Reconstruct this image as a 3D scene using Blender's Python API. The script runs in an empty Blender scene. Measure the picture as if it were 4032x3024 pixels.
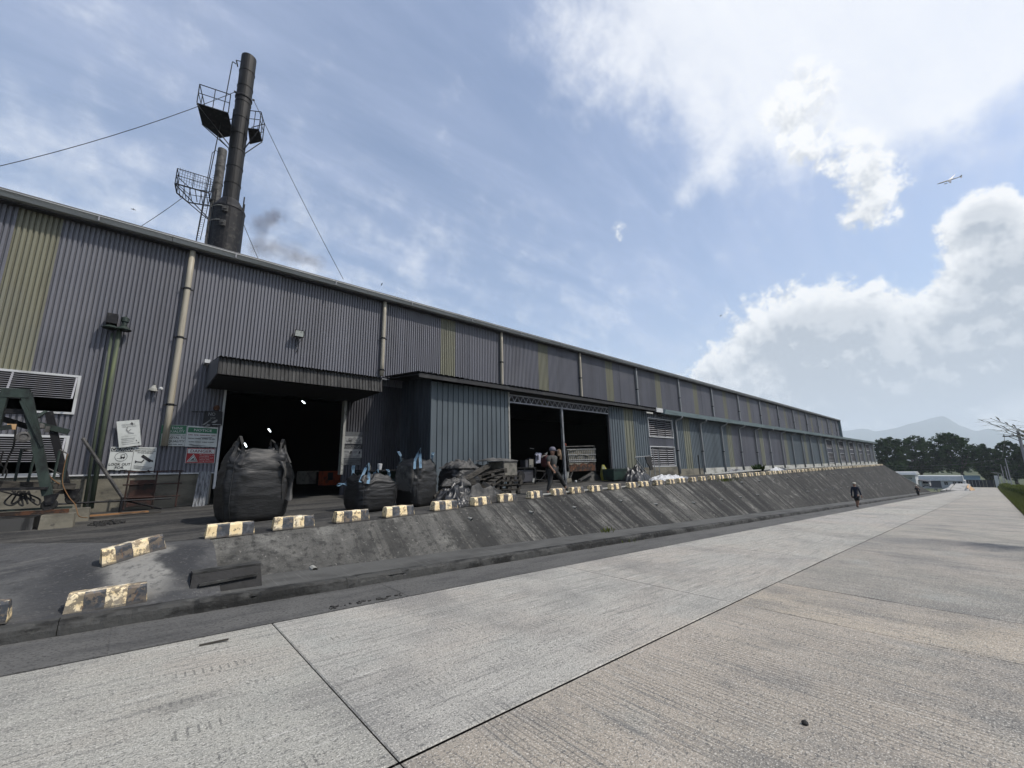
import bpy, math, random
from mathutils import Vector, Matrix, noise
random.seed(7)
R_ = math.radians
sc = bpy.context.scene
col = sc.collection

# ------------------------------------------------------------------ camera
CAM = Vector((0.0, 0.0, 1.6))
YAW, PIT, ROL = R_(47.9024), R_(11.4021), R_(-1.1008)
FPX, PCX, PCY = 1616.48, 2016.0, 1512.0
_f = Vector((math.cos(PIT)*math.cos(YAW), math.cos(PIT)*math.sin(YAW), math.sin(PIT)))
_r0 = _f.cross(Vector((0, 0, 1))).normalized()
_u0 = _r0.cross(_f)
_r = math.cos(ROL)*_r0 + math.sin(ROL)*_u0
_u = -math.sin(ROL)*_r0 + math.cos(ROL)*_u0
cd = bpy.data.cameras.new('camera')
cd.sensor_width = 36; cd.sensor_fit = 'HORIZONTAL'; cd.lens = 36*FPX/4032
cd.clip_start = 0.05; cd.clip_end = 20000
cam = bpy.data.objects.new('camera', cd)
m3 = Matrix((_r, _u, -_f)).transposed()
cam.matrix_world = Matrix.Translation(CAM) @ m3.to_4x4()
col.objects.link(cam); sc.camera = cam

def ray(x, y):
    return (_f*FPX + (x-PCX)*_r - (y-PCY)*_u).normalized()
def FY(x, y, Y):
    d = ray(x, y); return CAM + d*(Y/d.y)
def FX(x, y, X):
    d = ray(x, y); return CAM + d*(X/d.x)
def FZ(x, y, Z):
    d = ray(x, y); return CAM + d*((Z-1.6)/d.z)

# ------------------------------------------------------------------ render
sc.render.engine = 'CYCLES'
sc.cycles.use_denoising = True
sc.cycles.max_bounces = 6
sc.cycles.diffuse_bounces = 3
sc.cycles.transparent_max_bounces = 12
sc.cycles.volume_bounces = 3
sc.cycles.sample_clamp_indirect = 4
sc.view_settings.view_transform = 'Standard'
sc.view_settings.look = 'None'
sc.view_settings.gamma = 1
sc.view_settings.exposure = 0.0
sc.view_settings.use_curve_mapping = False

# ------------------------------------------------------------------ sun
SUN = Vector((0.62, -1.0, 1.55)).normalized()      # towards the sun
sd = bpy.data.lights.new('sun', 'SUN'); sd.energy = 4.4; sd.angle = R_(1.2); sd.color = (1, .95, .88)
so = bpy.data.objects.new('sun', sd); col.objects.link(so)
so.rotation_euler = SUN.to_track_quat('Z', 'Y').to_euler(); so.location = (0, -20, 40)
SUN_EL = math.asin(SUN.z)
SUN_AZ = math.atan2(SUN.x, SUN.y)                  # from +Y, clockwise

# ------------------------------------------------------------------ world
world = bpy.data.worlds.new('World'); sc.world = world; world.use_nodes = True
world.cycles.sampling_method = 'MANUAL'; world.cycles.sample_map_resolution = 256
WT = world.node_tree; WT.nodes.clear()

class NT:
    """small wrapper for building node trees"""
    def __init__(s, tree): s.t = tree
    def n(s, typ, **kw):
        nd = s.t.nodes.new(typ)
        for k, v in kw.items():
            if k == 'ins':
                for kk, vv in v.items(): s.put(nd.inputs[kk], vv)
            else: setattr(nd, k, v)
        return nd
    def put(s, inp, v):
        if isinstance(v, bpy.types.NodeSocket): s.t.links.new(v, inp)
        elif v is not None: inp.default_value = v
    def m(s, op, a, b=None, c=None, clamp=False):
        nd = s.t.nodes.new('ShaderNodeMath'); nd.operation = op; nd.use_clamp = clamp
        for i, v in enumerate((a, b, c)):
            if v is not None: s.put(nd.inputs[i], v)
        return nd.outputs[0]
    def vm(s, op, a, b=None, scale=None):
        nd = s.t.nodes.new('ShaderNodeVectorMath'); nd.operation = op
        s.put(nd.inputs[0], a)
        if b is not None: s.put(nd.inputs[1], b)
        if scale is not None: s.put(nd.inputs['Scale'], scale)
        return nd.outputs['Value'] if op in ('LENGTH', 'DISTANCE', 'DOT_PRODUCT') else nd.outputs[0]
    def noise(s, vec, scale, detail=4, rough=.55, dist=0.0, lac=2.0):
        nd = s.n('ShaderNodeTexNoise'); s.put(nd.inputs['Vector'], vec)
        nd.inputs['Scale'].default_value = scale; nd.inputs['Detail'].default_value = detail
        nd.inputs['Roughness'].default_value = rough; nd.inputs['Distortion'].default_value = dist
        nd.inputs['Lacunarity'].default_value = lac
        return nd.outputs['Fac']
    def smooth(s, v, lo, hi, a=0.0, b=1.0):
        nd = s.n('ShaderNodeMapRange', interpolation_type='SMOOTHSTEP')
        s.put(nd.inputs['Value'], v)
        for k, w in (('From Min', lo), ('From Max', hi), ('To Min', a), ('To Max', b)): s.put(nd.inputs[k], w)
        return nd.outputs[0]
    def mix(s, fac, a, b, mode='MIX'):
        nd = s.n('ShaderNodeMix', data_type='RGBA', blend_type=mode)
        s.put(nd.inputs['Factor'], fac)
        for i, v in ((6, a), (7, b)):
            if isinstance(v, (tuple, list)) and len(v) == 3: v = (*v, 1)
            s.put(nd.inputs[i], v)
        return nd.outputs[2]

W = NT(WT)
geo = W.n('ShaderNodeTexCoord').outputs['Generated']
sky = W.n('ShaderNodeTexSky', sky_type='NISHITA')
sky.sun_disc = False; sky.sun_elevation = SUN_EL; sky.sun_rotation = SUN_AZ
sky.air_density = 1.0; sky.dust_density = 2.2; sky.ozone_density = 1.6; sky.altitude = 60

def G(x, y): return ray(x*1.8228, y*1.8228)          # a direction in the sky
def blobs(vec, lst):
    """sum of soft round lobes of the cloud cover, each (direction, angular radius, weight)"""
    tot = None
    for (x, y, rpx, w) in lst:
        d = G(x, y); d2 = G(x+rpx, y); d3 = G(x, y+rpx)
        rad = .5*((d-d2).length+(d-d3).length)
        q = W.vm('DISTANCE', vec, tuple(d))
        q = W.m('DIVIDE', q, rad); q = W.m('MULTIPLY', q, q); q = W.m('MULTIPLY', q, -1.0)
        q = W.m('EXPONENT', q)
        if w != 1: q = W.m('MULTIPLY', q, w)
        tot = q if tot is None else W.m('ADD', tot, q)
    return tot

CUM = [(1650,715,75,1),(1780,700,90,1),(1880,690,62,.9),(1560,815,60,.9),(1490,845,36,.7),(1700,820,120,1.1),(1860,800,130,1.1),
       (2030,800,120,1.1),(2110,690,95,1.0),(2150,570,75,.95),(2075,480,55,.95),(2160,455,50,.9),(2240,500,90,.9),(2230,760,180,1.1),
       (1540,920,90,.9),(1760,920,140,.9),(2020,920,150,.8),(1895,615,20,.7),(2330,600,160,1),(2480,800,200,1),
       (1850,380,90,.42),(1905,455,66,.40),(1790,320,60,.30),(1730,230,90,.62),(1335,512,36,.36)]
def cumulus(vec, fine=True):
    base = blobs(vec, CUM)
    n1 = W.noise(vec, 15.0, 8, .64, .0)
    n3 = W.noise(vec, 5.0, 2, .5, .0)
    nn = W.m('MULTIPLY_ADD', W.m('SUBTRACT', n1, .5), 2.6, W.m('MULTIPLY', W.m('SUBTRACT', n3, .5), .9))
    return W.m('MULTIPLY_ADD', nn, W.m('MULTIPLY', base, 4.0, clamp=True), base), n1
dn = W.vm('NORMALIZE', geo)
f0, rag = cumulus(dn)
f1 = cumulus(W.vm('ADD', dn, tuple(Vector((SUN.x, SUN.y, SUN.z+.6))*.014)))[0]
cum_mask = W.smooth(f0, .30, .74)
lit = W.smooth(W.m('SUBTRACT', f0, f1), -.34, .44)
thick = W.smooth(f0, .7, 1.9)
shade = W.m('MULTIPLY_ADD', thick, -.72, W.m('MULTIPLY_ADD', lit, .75, .35), clamp=True)
cum_col = W.mix(shade, (4.7, 5.2, 5.9), (10.4, 10.5, 10.6))

# thin high sheet, streaked
sep = W.n('ShaderNodeSeparateXYZ', ins={0: dn})
zz = W.m('MAXIMUM', W.m('ADD', sep.outputs[2], .12), .05)
pl = W.n('ShaderNodeCombineXYZ', ins={0: W.m('DIVIDE', sep.outputs[0], zz), 1: W.m('DIVIDE', sep.outputs[1], zz), 2: 0.0}).outputs[0]
pl2 = W.n('ShaderNodeMapping', ins={0: pl, 2: (0, 0, R_(52)), 3: (.5, 1.9, 1)}).outputs[0]
st = W.noise(pl2, 1.6, 7, .62, .35)
SHEET = [(1950,10,210,.72),(1680,20,200,.70),(1380,-20,190,.60),(2180,0,170,.8),(1780,200,160,.72),(1610,280,100,.58),(1530,365,56,.55),(1480,425,32,.5),
         (1440,468,20,.45),(1960,240,120,.68),(2080,180,90,.5),(1460,160,150,.46),(1200,130,160,.28),(2300,-60,260,.9),(1750,-250,420,.8),(-20,400,190,.50),(560,570,220,.40),
         (950,650,220,.34),(1250,720,130,.28),(250,480,190,.36)]
sh = blobs(dn, SHEET)
shf = W.m('MULTIPLY_ADD', W.m('SUBTRACT', st, .5), 1.35, sh)
shf = W.m('MULTIPLY_ADD', W.m('SUBTRACT', rag, .5), 1.5, shf)
sheet_mask = W.m('MULTIPLY', W.smooth(shf, .06, 1.25), W.smooth(st, .3, .72, .72, .96))
veil = W.smooth(st, .28, .8, .10, .55)
low = W.smooth(sep.outputs[2], -.02, .32, .62, .0)
base_col = W.mix(1.0, sky.outputs[0], (1.66, 1.70, 1.72, 1), 'MULTIPLY')
c = W.mix(veil, base_col, (6.0, 6.8, 9.1))
c = W.mix(low, c, (8.0, 8.7, 9.6))
c = W.mix(sheet_mask, c, (10.2, 10.4, 10.8))
c = W.mix(cum_mask, c, cum_col)
bg = W.n('ShaderNodeBackground', ins={'Color': c, 'Strength': 0.1})
W.t.links.new(bg.outputs[0], W.n('ShaderNodeOutputWorld').inputs[0])

# ------------------------------------------------------------------ materials
MATS = {}
ALB = .72          # one common reflectance factor, lowered for deeper shadows under the strong sun
def mat(name, c, layers=(), rough=.8, metal=0.0, bump=0.0, bscale=40.0, tint=False, spec=.3, rand=0.0, bvec=(1, 1, 1), emit=None, trans=0.0):
    """procedural surface: base colour c, then layers (colour, (sx,sy,sz), lo, hi, detail, strength) of noise"""
    c = tuple(q*ALB for q in c); layers = [(tuple(q*ALB for q in L[0]),)+tuple(L[1:]) for L in layers]
    m = bpy.data.materials.new(name); m.use_nodes = True
    t = m.node_tree; t.nodes.clear(); N = NT(t)
    out = N.n('ShaderNodeOutputMaterial'); b = N.n('ShaderNodeBsdfPrincipled')
    t.links.new(b.outputs[0], out.inputs[0])
    co = N.n('ShaderNodeTexCoord').outputs['Object']
    oi = None
    if rand or tint: oi = N.n('ShaderNodeObjectInfo')
    if rand: co = N.vm('ADD', co, N.vm('SCALE', (7.3, 3.1, 5.7), scale=oi.outputs['Random']))
    cc = (*c, 1)
    if tint: cc = N.mix(1.0, (*c, 1), oi.outputs['Color'], 'MULTIPLY')
    for i, L in enumerate(layers):
        lc, s, lo, hi = L[:4]; det = L[4] if len(L) > 4 else 5; st = L[5] if len(L) > 5 else 1.0
        v = N.vm('MULTIPLY', co, s); v = N.vm('ADD', v, (i*3.7, i*1.3, i*2.9))
        f = N.noise(v, 1.0, det, .6)
        f = N.smooth(f, lo, hi, 0, st)
        cc = N.mix(f, cc, (*lc, 1))
    if rand:
        k = N.m('MULTIPLY_ADD', oi.outputs['Random'], rand, 1-rand/2)
        cc = N.mix(1.0, cc, N.n('ShaderNodeCombineColor', ins={0: k, 1: k, 2: k}).outputs[0], 'MULTIPLY')
    N.put(b.inputs['Base Color'], cc)
    b.inputs['Roughness'].default_value = rough; b.inputs['Metallic'].default_value = metal
    b.inputs['Specular IOR Level'].default_value = spec
    if emit:
        b.inputs['Emission Color'].default_value = (*emit[0], 1); b.inputs['Emission Strength'].default_value = emit[1]
    if trans:
        tl = N.n('ShaderNodeBsdfTranslucent'); N.put(tl.inputs['Color'], cc if isinstance(cc, bpy.types.NodeSocket) else cc); mx = N.n('ShaderNodeMixShader'); mx.inputs[0].default_value = trans
        t.links.new(b.outputs[0], mx.inputs[1]); t.links.new(tl.outputs[0], mx.inputs[2]); t.links.new(mx.outputs[0], out.inputs[0])
    if bump:
        bv = N.vm('MULTIPLY', co, bvec)
        h = N.noise(bv, bscale, 5, .6)
        bn = N.n('ShaderNodeBump', ins={'Strength': bump, 'Distance': .02, 'Height': h})
        t.links.new(bn.outputs[0], b.inputs['Normal'])
    MATS[name] = m
    return m

def slab_mat():
    """brushed concrete: left lane worn along the road, right lane with tined grooves across it; pits, crumbs, patches of tone"""
    m = bpy.data.materials.new('road_concrete'); m.use_nodes = True
    t = m.node_tree; t.nodes.clear(); N = NT(t)
    out = N.n('ShaderNodeOutputMaterial'); b = N.n('ShaderNodeBsdfPrincipled'); t.links.new(b.outputs[0], out.inputs[0])
    co = N.n('ShaderNodeTexCoord').outputs['Object']; oi = N.n('ShaderNodeObjectInfo')
    sp = N.n('ShaderNodeSeparateXYZ', ins={0: co})
    left = N.smooth(N.m('MULTIPLY_ADD', N.noise(N.vm('MULTIPLY', co, (1.2, 1.2, 1)), 1.0, 3, .5), .9, sp.outputs[1]), 2.75, 3.15)     # 1 in the left lane
    cc = N.mix(1.0, (.335, .321, .287, 1), oi.outputs['Color'], 'MULTIPLY')
    def F(s, lo, hi, det=5, st=1.0, off=0.0, rough=.62):
        v = N.vm('ADD', N.vm('MULTIPLY', co, s), (off, off*.7, 0))
        return N.smooth(N.noise(v, 1.0, det, rough), lo, hi, 0, st)
    def L(cc, colr, f): return N.mix(f, cc, (*colr, 1))
    R = N.m('SUBTRACT', 1.0, left)
    cc = L(cc, (.36, .315, .265), F((.45, .6, 1), .42, .70, 4, .55))
    cc = L(cc, (.27, .29, .27), F((.9, .9, 1), .52, .75, 4, .5, 13))
    cc = L(cc, (.135, .135, .132), F((.55, .42, 1), .46, .70, 7, .72, 4))
    cc = L(cc, (.115, .115, .112), N.m('MULTIPLY', F((1.6, .9, 1), .48, .68, 7, .6, 41), R))
    # drag marks: along the road on the left, across it on the right
    cc = L(cc, (.165, .162, .152), N.m('MULTIPLY', F((1.1, 17, 1), .50, .68, 6, .75, 2), left))
    cc = L(cc, (.47, .455, .42), N.m('MULTIPLY', F((1.6, 22, 1), .54, .72, 6, .6, 6), left))
    cc = L(cc, (.13, .13, .127), N.m('MULTIPLY', F((24, .8, 1), .50, .70, 6, .75, 3), R))
    cc = L(cc, (.42, .40, .36), N.m('MULTIPLY', F((30, 1.3, 1), .54, .72, 6, .55, 8), R))
    # tined lines, worn in places
    wob = N.noise(N.vm('MULTIPLY', co, (1.5, .5, 1)), 1.0, 3, .5)
    xx = N.m('MULTIPLY_ADD', wob, .16, sp.outputs[0])
    fr = N.m('FRACT', N.m('MULTIPLY', xx, 19.0))
    line = N.smooth(N.m('ABSOLUTE', N.m('SUBTRACT', fr, .5)), .0, .20, 1, 0)
    line = N.m('MULTIPLY', N.m('MULTIPLY', line, F((2.6, .7, 1), .40, .60, 4, 1.0, 21)), N.m('MULTIPLY_ADD', R, .9, .06))
    cc = L(cc, (.075, .075, .076), N.m('MULTIPLY', line, .55))
    # printed tyre treads: rows of short thin bars running along the left lane
    for (y0, wd, x0) in ((4.62, .12, 0), (4.1, .10, .4), (3.62, .14, 1.3), (3.2, .10, .2), (2.82, .16, .7)):
        row = N.smooth(N.m('ABSOLUTE', N.m('SUBTRACT', N.m('MULTIPLY_ADD', N.m('SUBTRACT', wob, .5), .25, sp.outputs[1]), y0)), wd*.38, wd*.5, 1, 0)
        bar = N.smooth(N.m('ABSOLUTE', N.m('SUBTRACT', N.m('FRACT', N.m('MULTIPLY', sp.outputs[0], 17.0)), .5)), .09, .16, 1, 0)
        seg = N.smooth(N.noise(N.vm('ADD', N.vm('MULTIPLY', co, (1.3, .2, 1)), (x0*5, y0, 0)), 1.0, 3, .6), .50, .60)
        cc = L(cc, (.09, .09, .085), N.m('MULTIPLY', N.m('MULTIPLY', row, bar), N.m('MULTIPLY', seg, .7)))
    # pits and crumbs of several sizes
    p1 = F((23, 38, 1), .585, .66, 3, .70, 5); p2 = F((55, 70, 1), .54, .66, 3, .75, 9); p3 = F((120, 140, 1), .52, .64, 2, .6, 1)
    cc = L(cc, (.10, .10, .098), p1); cc = L(cc, (.135, .132, .125), p2); cc = L(cc, (.16, .158, .15), p3)
    cc = L(cc, (.58, .555, .50), F((70, 80, 1), .53, .66, 3, .65, 17))
    st = F((.9, 1.3, 1), .58, .74, 5, .35, 30); cc = L(cc, (.15, .147, .135), st)
    N.put(b.inputs['Base Color'], cc)
    b.inputs['Roughness'].default_value = .88; b.inputs['Specular IOR Level'].default_value = .2
    h = N.m('MULTIPLY_ADD', line, -.7, N.m('MULTIPLY', p1, -.8)); h = N.m('MULTIPLY_ADD', p2, -.6, h); h = N.m('MULTIPLY_ADD', p3, -.3, h)
    bn = N.n('ShaderNodeBump', ins={'Strength': .7, 'Distance': .012, 'Height': h}); t.links.new(bn.outputs[0], b.inputs['Normal'])
    MATS['road_concrete'] = m
slab_mat()

def block_mat():
    """cream and black hazard paint in four bands along the block, chipped to bare concrete"""
    m = bpy.data.materials.new('hazard_paint'); m.use_nodes = True
    t = m.node_tree; t.nodes.clear(); N = NT(t)
    out = N.n('ShaderNodeOutputMaterial'); b = N.n('ShaderNodeBsdfPrincipled'); t.links.new(b.outputs[0], out.inputs[0])
    co = N.n('ShaderNodeTexCoord').outputs['Object']; oi = N.n('ShaderNodeObjectInfo')
    cr = N.vm('ADD', co, N.vm('SCALE', (31, 17, 23), scale=oi.outputs['Random']))
    sp = N.n('ShaderNodeSeparateXYZ', ins={0: co})
    wob = N.m('MULTIPLY', N.m('SUBTRACT', N.noise(cr, 14, 3, .5), .5), .02)
    x = N.m('ADD', sp.outputs[0], wob)
    # black where x in (-.19,-.02) or (.15,.32)
    def band(a, c): return N.m('MULTIPLY', N.m('GREATER_THAN', x, a), N.m('LESS_THAN', x, c))
    blk = N.m('ADD', band(-.19, -.02), band(.15, .318))
    top = N.smooth(N.m('MULTIPLY_ADD', N.noise(cr, 9, 4, .6), .02, sp.outputs[2]), .210, .218)
    blk = N.m('MULTIPLY', blk, N.m('SUBTRACT', 1.0, top))
    cream = N.mix(N.smooth(N.noise(cr, 6, 5, .6), .4, .7), (.70, .545, .30, 1), (.70, .60, .42, 1))
    black = N.mix(N.smooth(N.noise(cr, 11, 5, .6), .45, .7), (.030, .034, .040, 1), (.085, .09, .10, 1))
    cc = N.mix(blk, cream, black)
    cc = N.mix(N.m('MULTIPLY', top, N.smooth(N.noise(cr, 8, 4, .6), .42, .6)), cc, (.56, .52, .43, 1))
    wear = N.n('ShaderNodeSeparateColor', ins={0: oi.outputs['Color']}).outputs[0]
    th_ = N.m('MULTIPLY_ADD', wear, .09, N.m('MULTIPLY_ADD', oi.outputs['Random'], -.10, .475))
    chip = N.smooth(N.noise(cr, 13, 6, .7), th_, N.m('ADD', th_, .06))
    cc = N.mix(N.m('MULTIPLY', chip, .8), cc, N.mix(N.smooth(N.noise(cr, 5, 3, .5), .42, .58), (.055, .052, .05, 1), (.15, .115, .08, 1)))
    rust = N.smooth(N.noise(N.vm('MULTIPLY', cr, (22, 22, 7)), 1.0, 5, .65), .58, .72)
    cc = N.mix(N.m('MULTIPLY', rust, .7), cc, (.17, .09, .035, 1))
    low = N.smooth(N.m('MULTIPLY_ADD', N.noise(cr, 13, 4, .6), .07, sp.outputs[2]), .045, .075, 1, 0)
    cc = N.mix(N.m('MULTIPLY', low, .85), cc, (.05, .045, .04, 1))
    N.put(b.inputs['Base Color'], cc); b.inputs['Roughness'].default_value = .7
    bn = N.n('ShaderNodeBump', ins={'Strength': .6, 'Distance': .012, 'Height': N.noise(cr, 22, 5, .65)}); t.links.new(bn.outputs[0], b.inputs['Normal'])
    MATS['hazard_paint'] = m
block_mat()

def bank_mat():
    """old shotcrete: mottled near the ramp, further on washed by long dark and pale runs down the slope"""
    m = bpy.data.materials.new('bank_concrete'); m.use_nodes = True
    t = m.node_tree; t.nodes.clear(); N = NT(t)
    out = N.n('ShaderNodeOutputMaterial'); b = N.n('ShaderNodeBsdfPrincipled'); t.links.new(b.outputs[0], out.inputs[0])
    co = N.n('ShaderNodeTexCoord').outputs['Object']; sp = N.n('ShaderNodeSeparateXYZ', ins={0: co})
    def F(s, lo, hi, det=6, st=1.0, off=0.0, rough=.62):
        return N.smooth(N.noise(N.vm('ADD', N.vm('MULTIPLY', co, s), (off, off*.7, off*.3)), 1.0, det, rough), lo, hi, 0, st)
    def L(cc, colr, f): return N.mix(f, cc, (*colr, 1))
    runs = N.smooth(N.m('MULTIPLY_ADD', N.noise(co, .5, 2, .5), 4.0, sp.outputs[0]), 4.0, 10.0, .15, 1.0)
    old = N.smooth(sp.outputs[0], 14.0, 34.0)
    cc = L((.092, .090, .083, 1), (.034, .033, .031), old)
    cc = L(cc, (0.185, 0.181, 0.165), F((1.3, 1.6, 2.2), .50, .68, 6, .75))
    cc = L(cc, (0.037, 0.037, 0.035), F((.9, 1.2, 1.5), .46, .64, 6, .75, 5))
    cc = L(cc, (0.018, 0.018, 0.018), N.m('MULTIPLY', F((2.4, .10, .16), .44, .58, 6, .95, 2), runs))
    cc = L(cc, (0.020, 0.020, 0.018), N.m('MULTIPLY', F((8.5, .14, .22), .50, .62, 6, .8, 7), runs))
    cc = L(cc, (0.160, 0.153, 0.136), N.m('MULTIPLY', F((5.6, .13, .22), .58, .68, 7, .85, 11), runs))
    cc = L(cc, (0.024, 0.024, 0.023), F((10, 8, 11), .50, .66, 6, .75, 3))
    cc = L(cc, (0.184, 0.177, 0.163), F((14, 9, 12), .60, .70, 5, .6, 9))
    cc = L(cc, (0.027, 0.027, 0.026), F((40, 34, 40), .52, .68, 3, .6, 1))
    cc = L(cc, (0.245, 0.238, 0.218), F((5, 2.5, 3.5), .69, .74, 5, .8, 23))
    N.put(b.inputs['Base Color'], cc); b.inputs['Roughness'].default_value = .92; b.inputs['Specular IOR Level'].default_value = .2
    h = N.noise(N.vm('MULTIPLY', co, (9, 7, 9)), 1.0, 7, .68)
    bn = N.n('ShaderNodeBump', ins={'Strength': .8, 'Distance': .03, 'Height': h}); t.links.new(bn.outputs[0], b.inputs['Normal'])
    MATS['bank_concrete'] = m
bank_mat()
D = (.035, .035, .035)
mat('subbase', (.03, .029, .027), rough=.95)
mat('gutter_concrete', (.128, .126, .12), [((.06, .06, .06), (.8, 3, 1), .4, .7, 5, .8), ((.15, .15, .142), (9, 1.6, 1), .54, .76, 5, .5), ((.04, .04, .04), (34, 40, 1), .50, .66, 4, .8), ((.19, .19, .18), (60, 70, 1), .56, .7, 3, .5)], bump=.5, bscale=30)
mat('kerb_concrete', (.060, .060, .057), [((.014, .014, .013), (1.6, 3, 4), .44, .58, 6), ((.17, .17, .155), (4, 4, 8), .60, .72, 6, .5), ((.02, .02, .02), (9, 9, 9), .6, .75, 4, .8)], bump=.8, bscale=14)
mat('path_concrete', (.105, .105, .10), [((.055, .055, .052), (.6, 1.5, 1), .4, .68, 5), ((.17, .17, .16), (20, 1.2, 1), .55, .75, 4, .6)], bump=.3, bscale=40)
def apron_mat():
    """ramp concrete under black dust: swept bare on the nose of the ramp, an oil-dark patch beside the bank"""
    m = bpy.data.materials.new('apron_concrete'); m.use_nodes = True
    t = m.node_tree; t.nodes.clear(); N = NT(t)
    out = N.n('ShaderNodeOutputMaterial'); b = N.n('ShaderNodeBsdfPrincipled'); t.links.new(b.outputs[0], out.inputs[0])
    co = N.n('ShaderNodeTexCoord').outputs['Object']
    def F(s, lo, hi, det=6, st=1.0, off=0.0): return N.smooth(N.noise(N.vm('ADD', N.vm('MULTIPLY', co, s), (off, off*.7, off*.3)), 1.0, det, .62), lo, hi, 0, st)
    def L(cc, colr, f): return N.mix(f, cc, (*colr, 1))
    wv = N.n('ShaderNodeTexNoise', ins={'Vector': co, 'Scale': 2.2, 'Detail': 4.0}).outputs['Color']
    cw = N.vm('ADD', co, N.vm('SCALE', N.vm('SUBTRACT', wv, (.5, .5, .5)), scale=.55))
    def spot(c_, sx, sy, r0, r1, st): return N.smooth(N.vm('LENGTH', N.vm('MULTIPLY', N.vm('SUBTRACT', cw, c_), (1/sx, 1/sy, 0))), r0, r1, st, 0)
    cc = L((.056, .056, .056, 1), (.026, .027, .029), F((.7, 1.6, 1), .42, .62, 5, .9))
    cc = L(cc, (0.106, 0.104, 0.096), F((.5, 4.0, 1), .54, .70, 6, .8, 4))
    cc = L(cc, (0.205, 0.200, 0.182), spot((.20, 7.5, 0), .42, .95, .45, 1.1, .9)); cc = L(cc, (0.093, 0.093, 0.089), spot((-1.4, 7.4, 0), 1.0, .8, .3, 1.2, .6))
    cc = L(cc, (0.020, 0.021, 0.023), spot((.60, 7.45, 0), .22, .55, .6, 1.1, .92)); cc = L(cc, (0.022, 0.023, 0.025), spot((-.45, 7.6, 0), .40, .9, .4, 1.15, .75))
    cc = L(cc, (0.025, 0.025, 0.025), F((12, 14, 12), .50, .66, 5, .6, 8)); cc = L(cc, (0.145, 0.142, 0.132), F((26, 30, 26), .57, .70, 4, .45, 2))
    N.put(b.inputs['Base Color'], cc); b.inputs['Roughness'].default_value = .82
    bn = N.n('ShaderNodeBump', ins={'Strength': .7, 'Distance': .02, 'Height': N.noise(co, 16, 6, .65)}); t.links.new(bn.outputs[0], b.inputs['Normal'])
    MATS['apron_concrete'] = m
apron_mat()
mat('yard_concrete', (.078, .075, .068), [((.026, .026, .026), (.7, 2.2, 1), .38, .60, 6), ((.15, .142, .128), (.5, 5, 1), .56, .72, 6, .8), ((.03, .03, .03), (9, 22, 1), .50, .66, 5, .7), ((.20, .195, .18), (16, 34, 1), .57, .7, 4, .6)], bump=.6, bscale=14, rough=.85)
mat('dark_floor', (.04, .038, .035), [((.02, .02, .02), (.6, .6, 1), .4, .6)], rough=.8)
mat('cladding', (.168, .170, .194), [((.12, .12, .134), (1.2, 1, .12), .4, .7, 5, .8), ((.12, .118, .13), (10, 1, .25), .58, .75, 5, .55), ((.205, .204, .222), (.35, 1, .5), .5, .75, 4, .5), ((.10, .095, .09), (5, 5, 5), .66, .76, 5, .6)], rough=.55, metal=.1, spec=.4, rand=.16)
mat('strip_yellow', (.235, .23, .165), [((.165, .16, .12), (4, 1, .4), .45, .7, 5, .8), ((.205, .205, .165), (1, 1, 1), .45, .7, 4, .6), ((.15, .145, .105), (9, 1, .7), .6, .75, 5, .5)], rough=.6)
mat('annex_teal', (.108, .132, .148), [((.072, .088, .10), (.8, 1, .3), .42, .7, 5, .8), ((.135, .16, .175), (3, 1, .3), .5, .75, 5, .6), ((.08, .09, .1), (9, 1, .35), .6, .75, 5, .5)], rough=.6, metal=.1)
mat('annex_blue_grey', (.112, .122, .142), [((.10, .11, .13), (1, 1, .3), .42, .7, 5, .8), ((.20, .22, .25), (4, 1, .3), .55, .78, 5, .6)], rough=.6, metal=.1)
mat('cladding_shaded_sooty', (.075, .076, .088), [((.035, .035, .04), (1.2, 1, .4), .38, .62, 5, .9), ((.11, .11, .125), (9, 1, .3), .58, .75, 5, .6)], rough=.65)  # darker copy of the cladding: under-canopy shade put into the colour, with soot
mat('annex_shaded_sooty', (.055, .066, .078), [((.025, .03, .036), (1.2, 1.2, .4), .38, .62, 5, .9), ((.09, .105, .12), (9, 9, .3), .58, .75, 5, .6)], rough=.65)  # darker annex teal for the side wall, its shade painted in along with soot
mat('annex_strip', (.175, .18, .135), [((.12, .125, .10), (3, 1, .6), .42, .7, 5, .8), ((.215, .21, .145), (2, 1, 1.4), .52, .72, 5, .7)], rough=.65)
mat('gutter_metal', (.46, .47, .46), [((.28, .29, .28), (.7, 4, 6), .45, .7, 5, .7), ((.56, .57, .55), (2, 6, 9), .55, .75, 4, .5)], rough=.5, metal=.3)
mat('gutter_teal', (.27, .345, .36), [((.17, .22, .235), (.5, 4, 5), .45, .68, 5, .8), ((.36, .43, .44), (1.2, 6, 9), .55, .75, 4, .6)], rough=.55, metal=.2)
mat('pvc_pipe', (.44, .40, .315), [((.29, .255, .19), (14, 14, .9), .48, .7, 5, .8), ((.52, .49, .41), (5, 5, .5), .52, .75, 4, .6)], rough=.5)
mat('pvc_grey', (.30, .31, .31), [((.18, .18, .18), (14, 14, .9), .48, .7, 5, .7)], rough=.55)
mat('soot_metal', (.016, .016, .017), [((.008, .008, .008), (3, 3, .6), .4, .62, 6), ((.06, .06, .062), (5, 5, .5), .58, .72, 6, .8)], rough=.6, metal=.2, bump=.3, bscale=12)
mat('canopy_sheet', (.055, .054, .052), [((.014, .014, .014), (8, 8, .9), .45, .6, 6), ((.13, .127, .12), (11, 11, 1.4), .6, .74, 6, .8)], rough=.65)
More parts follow.
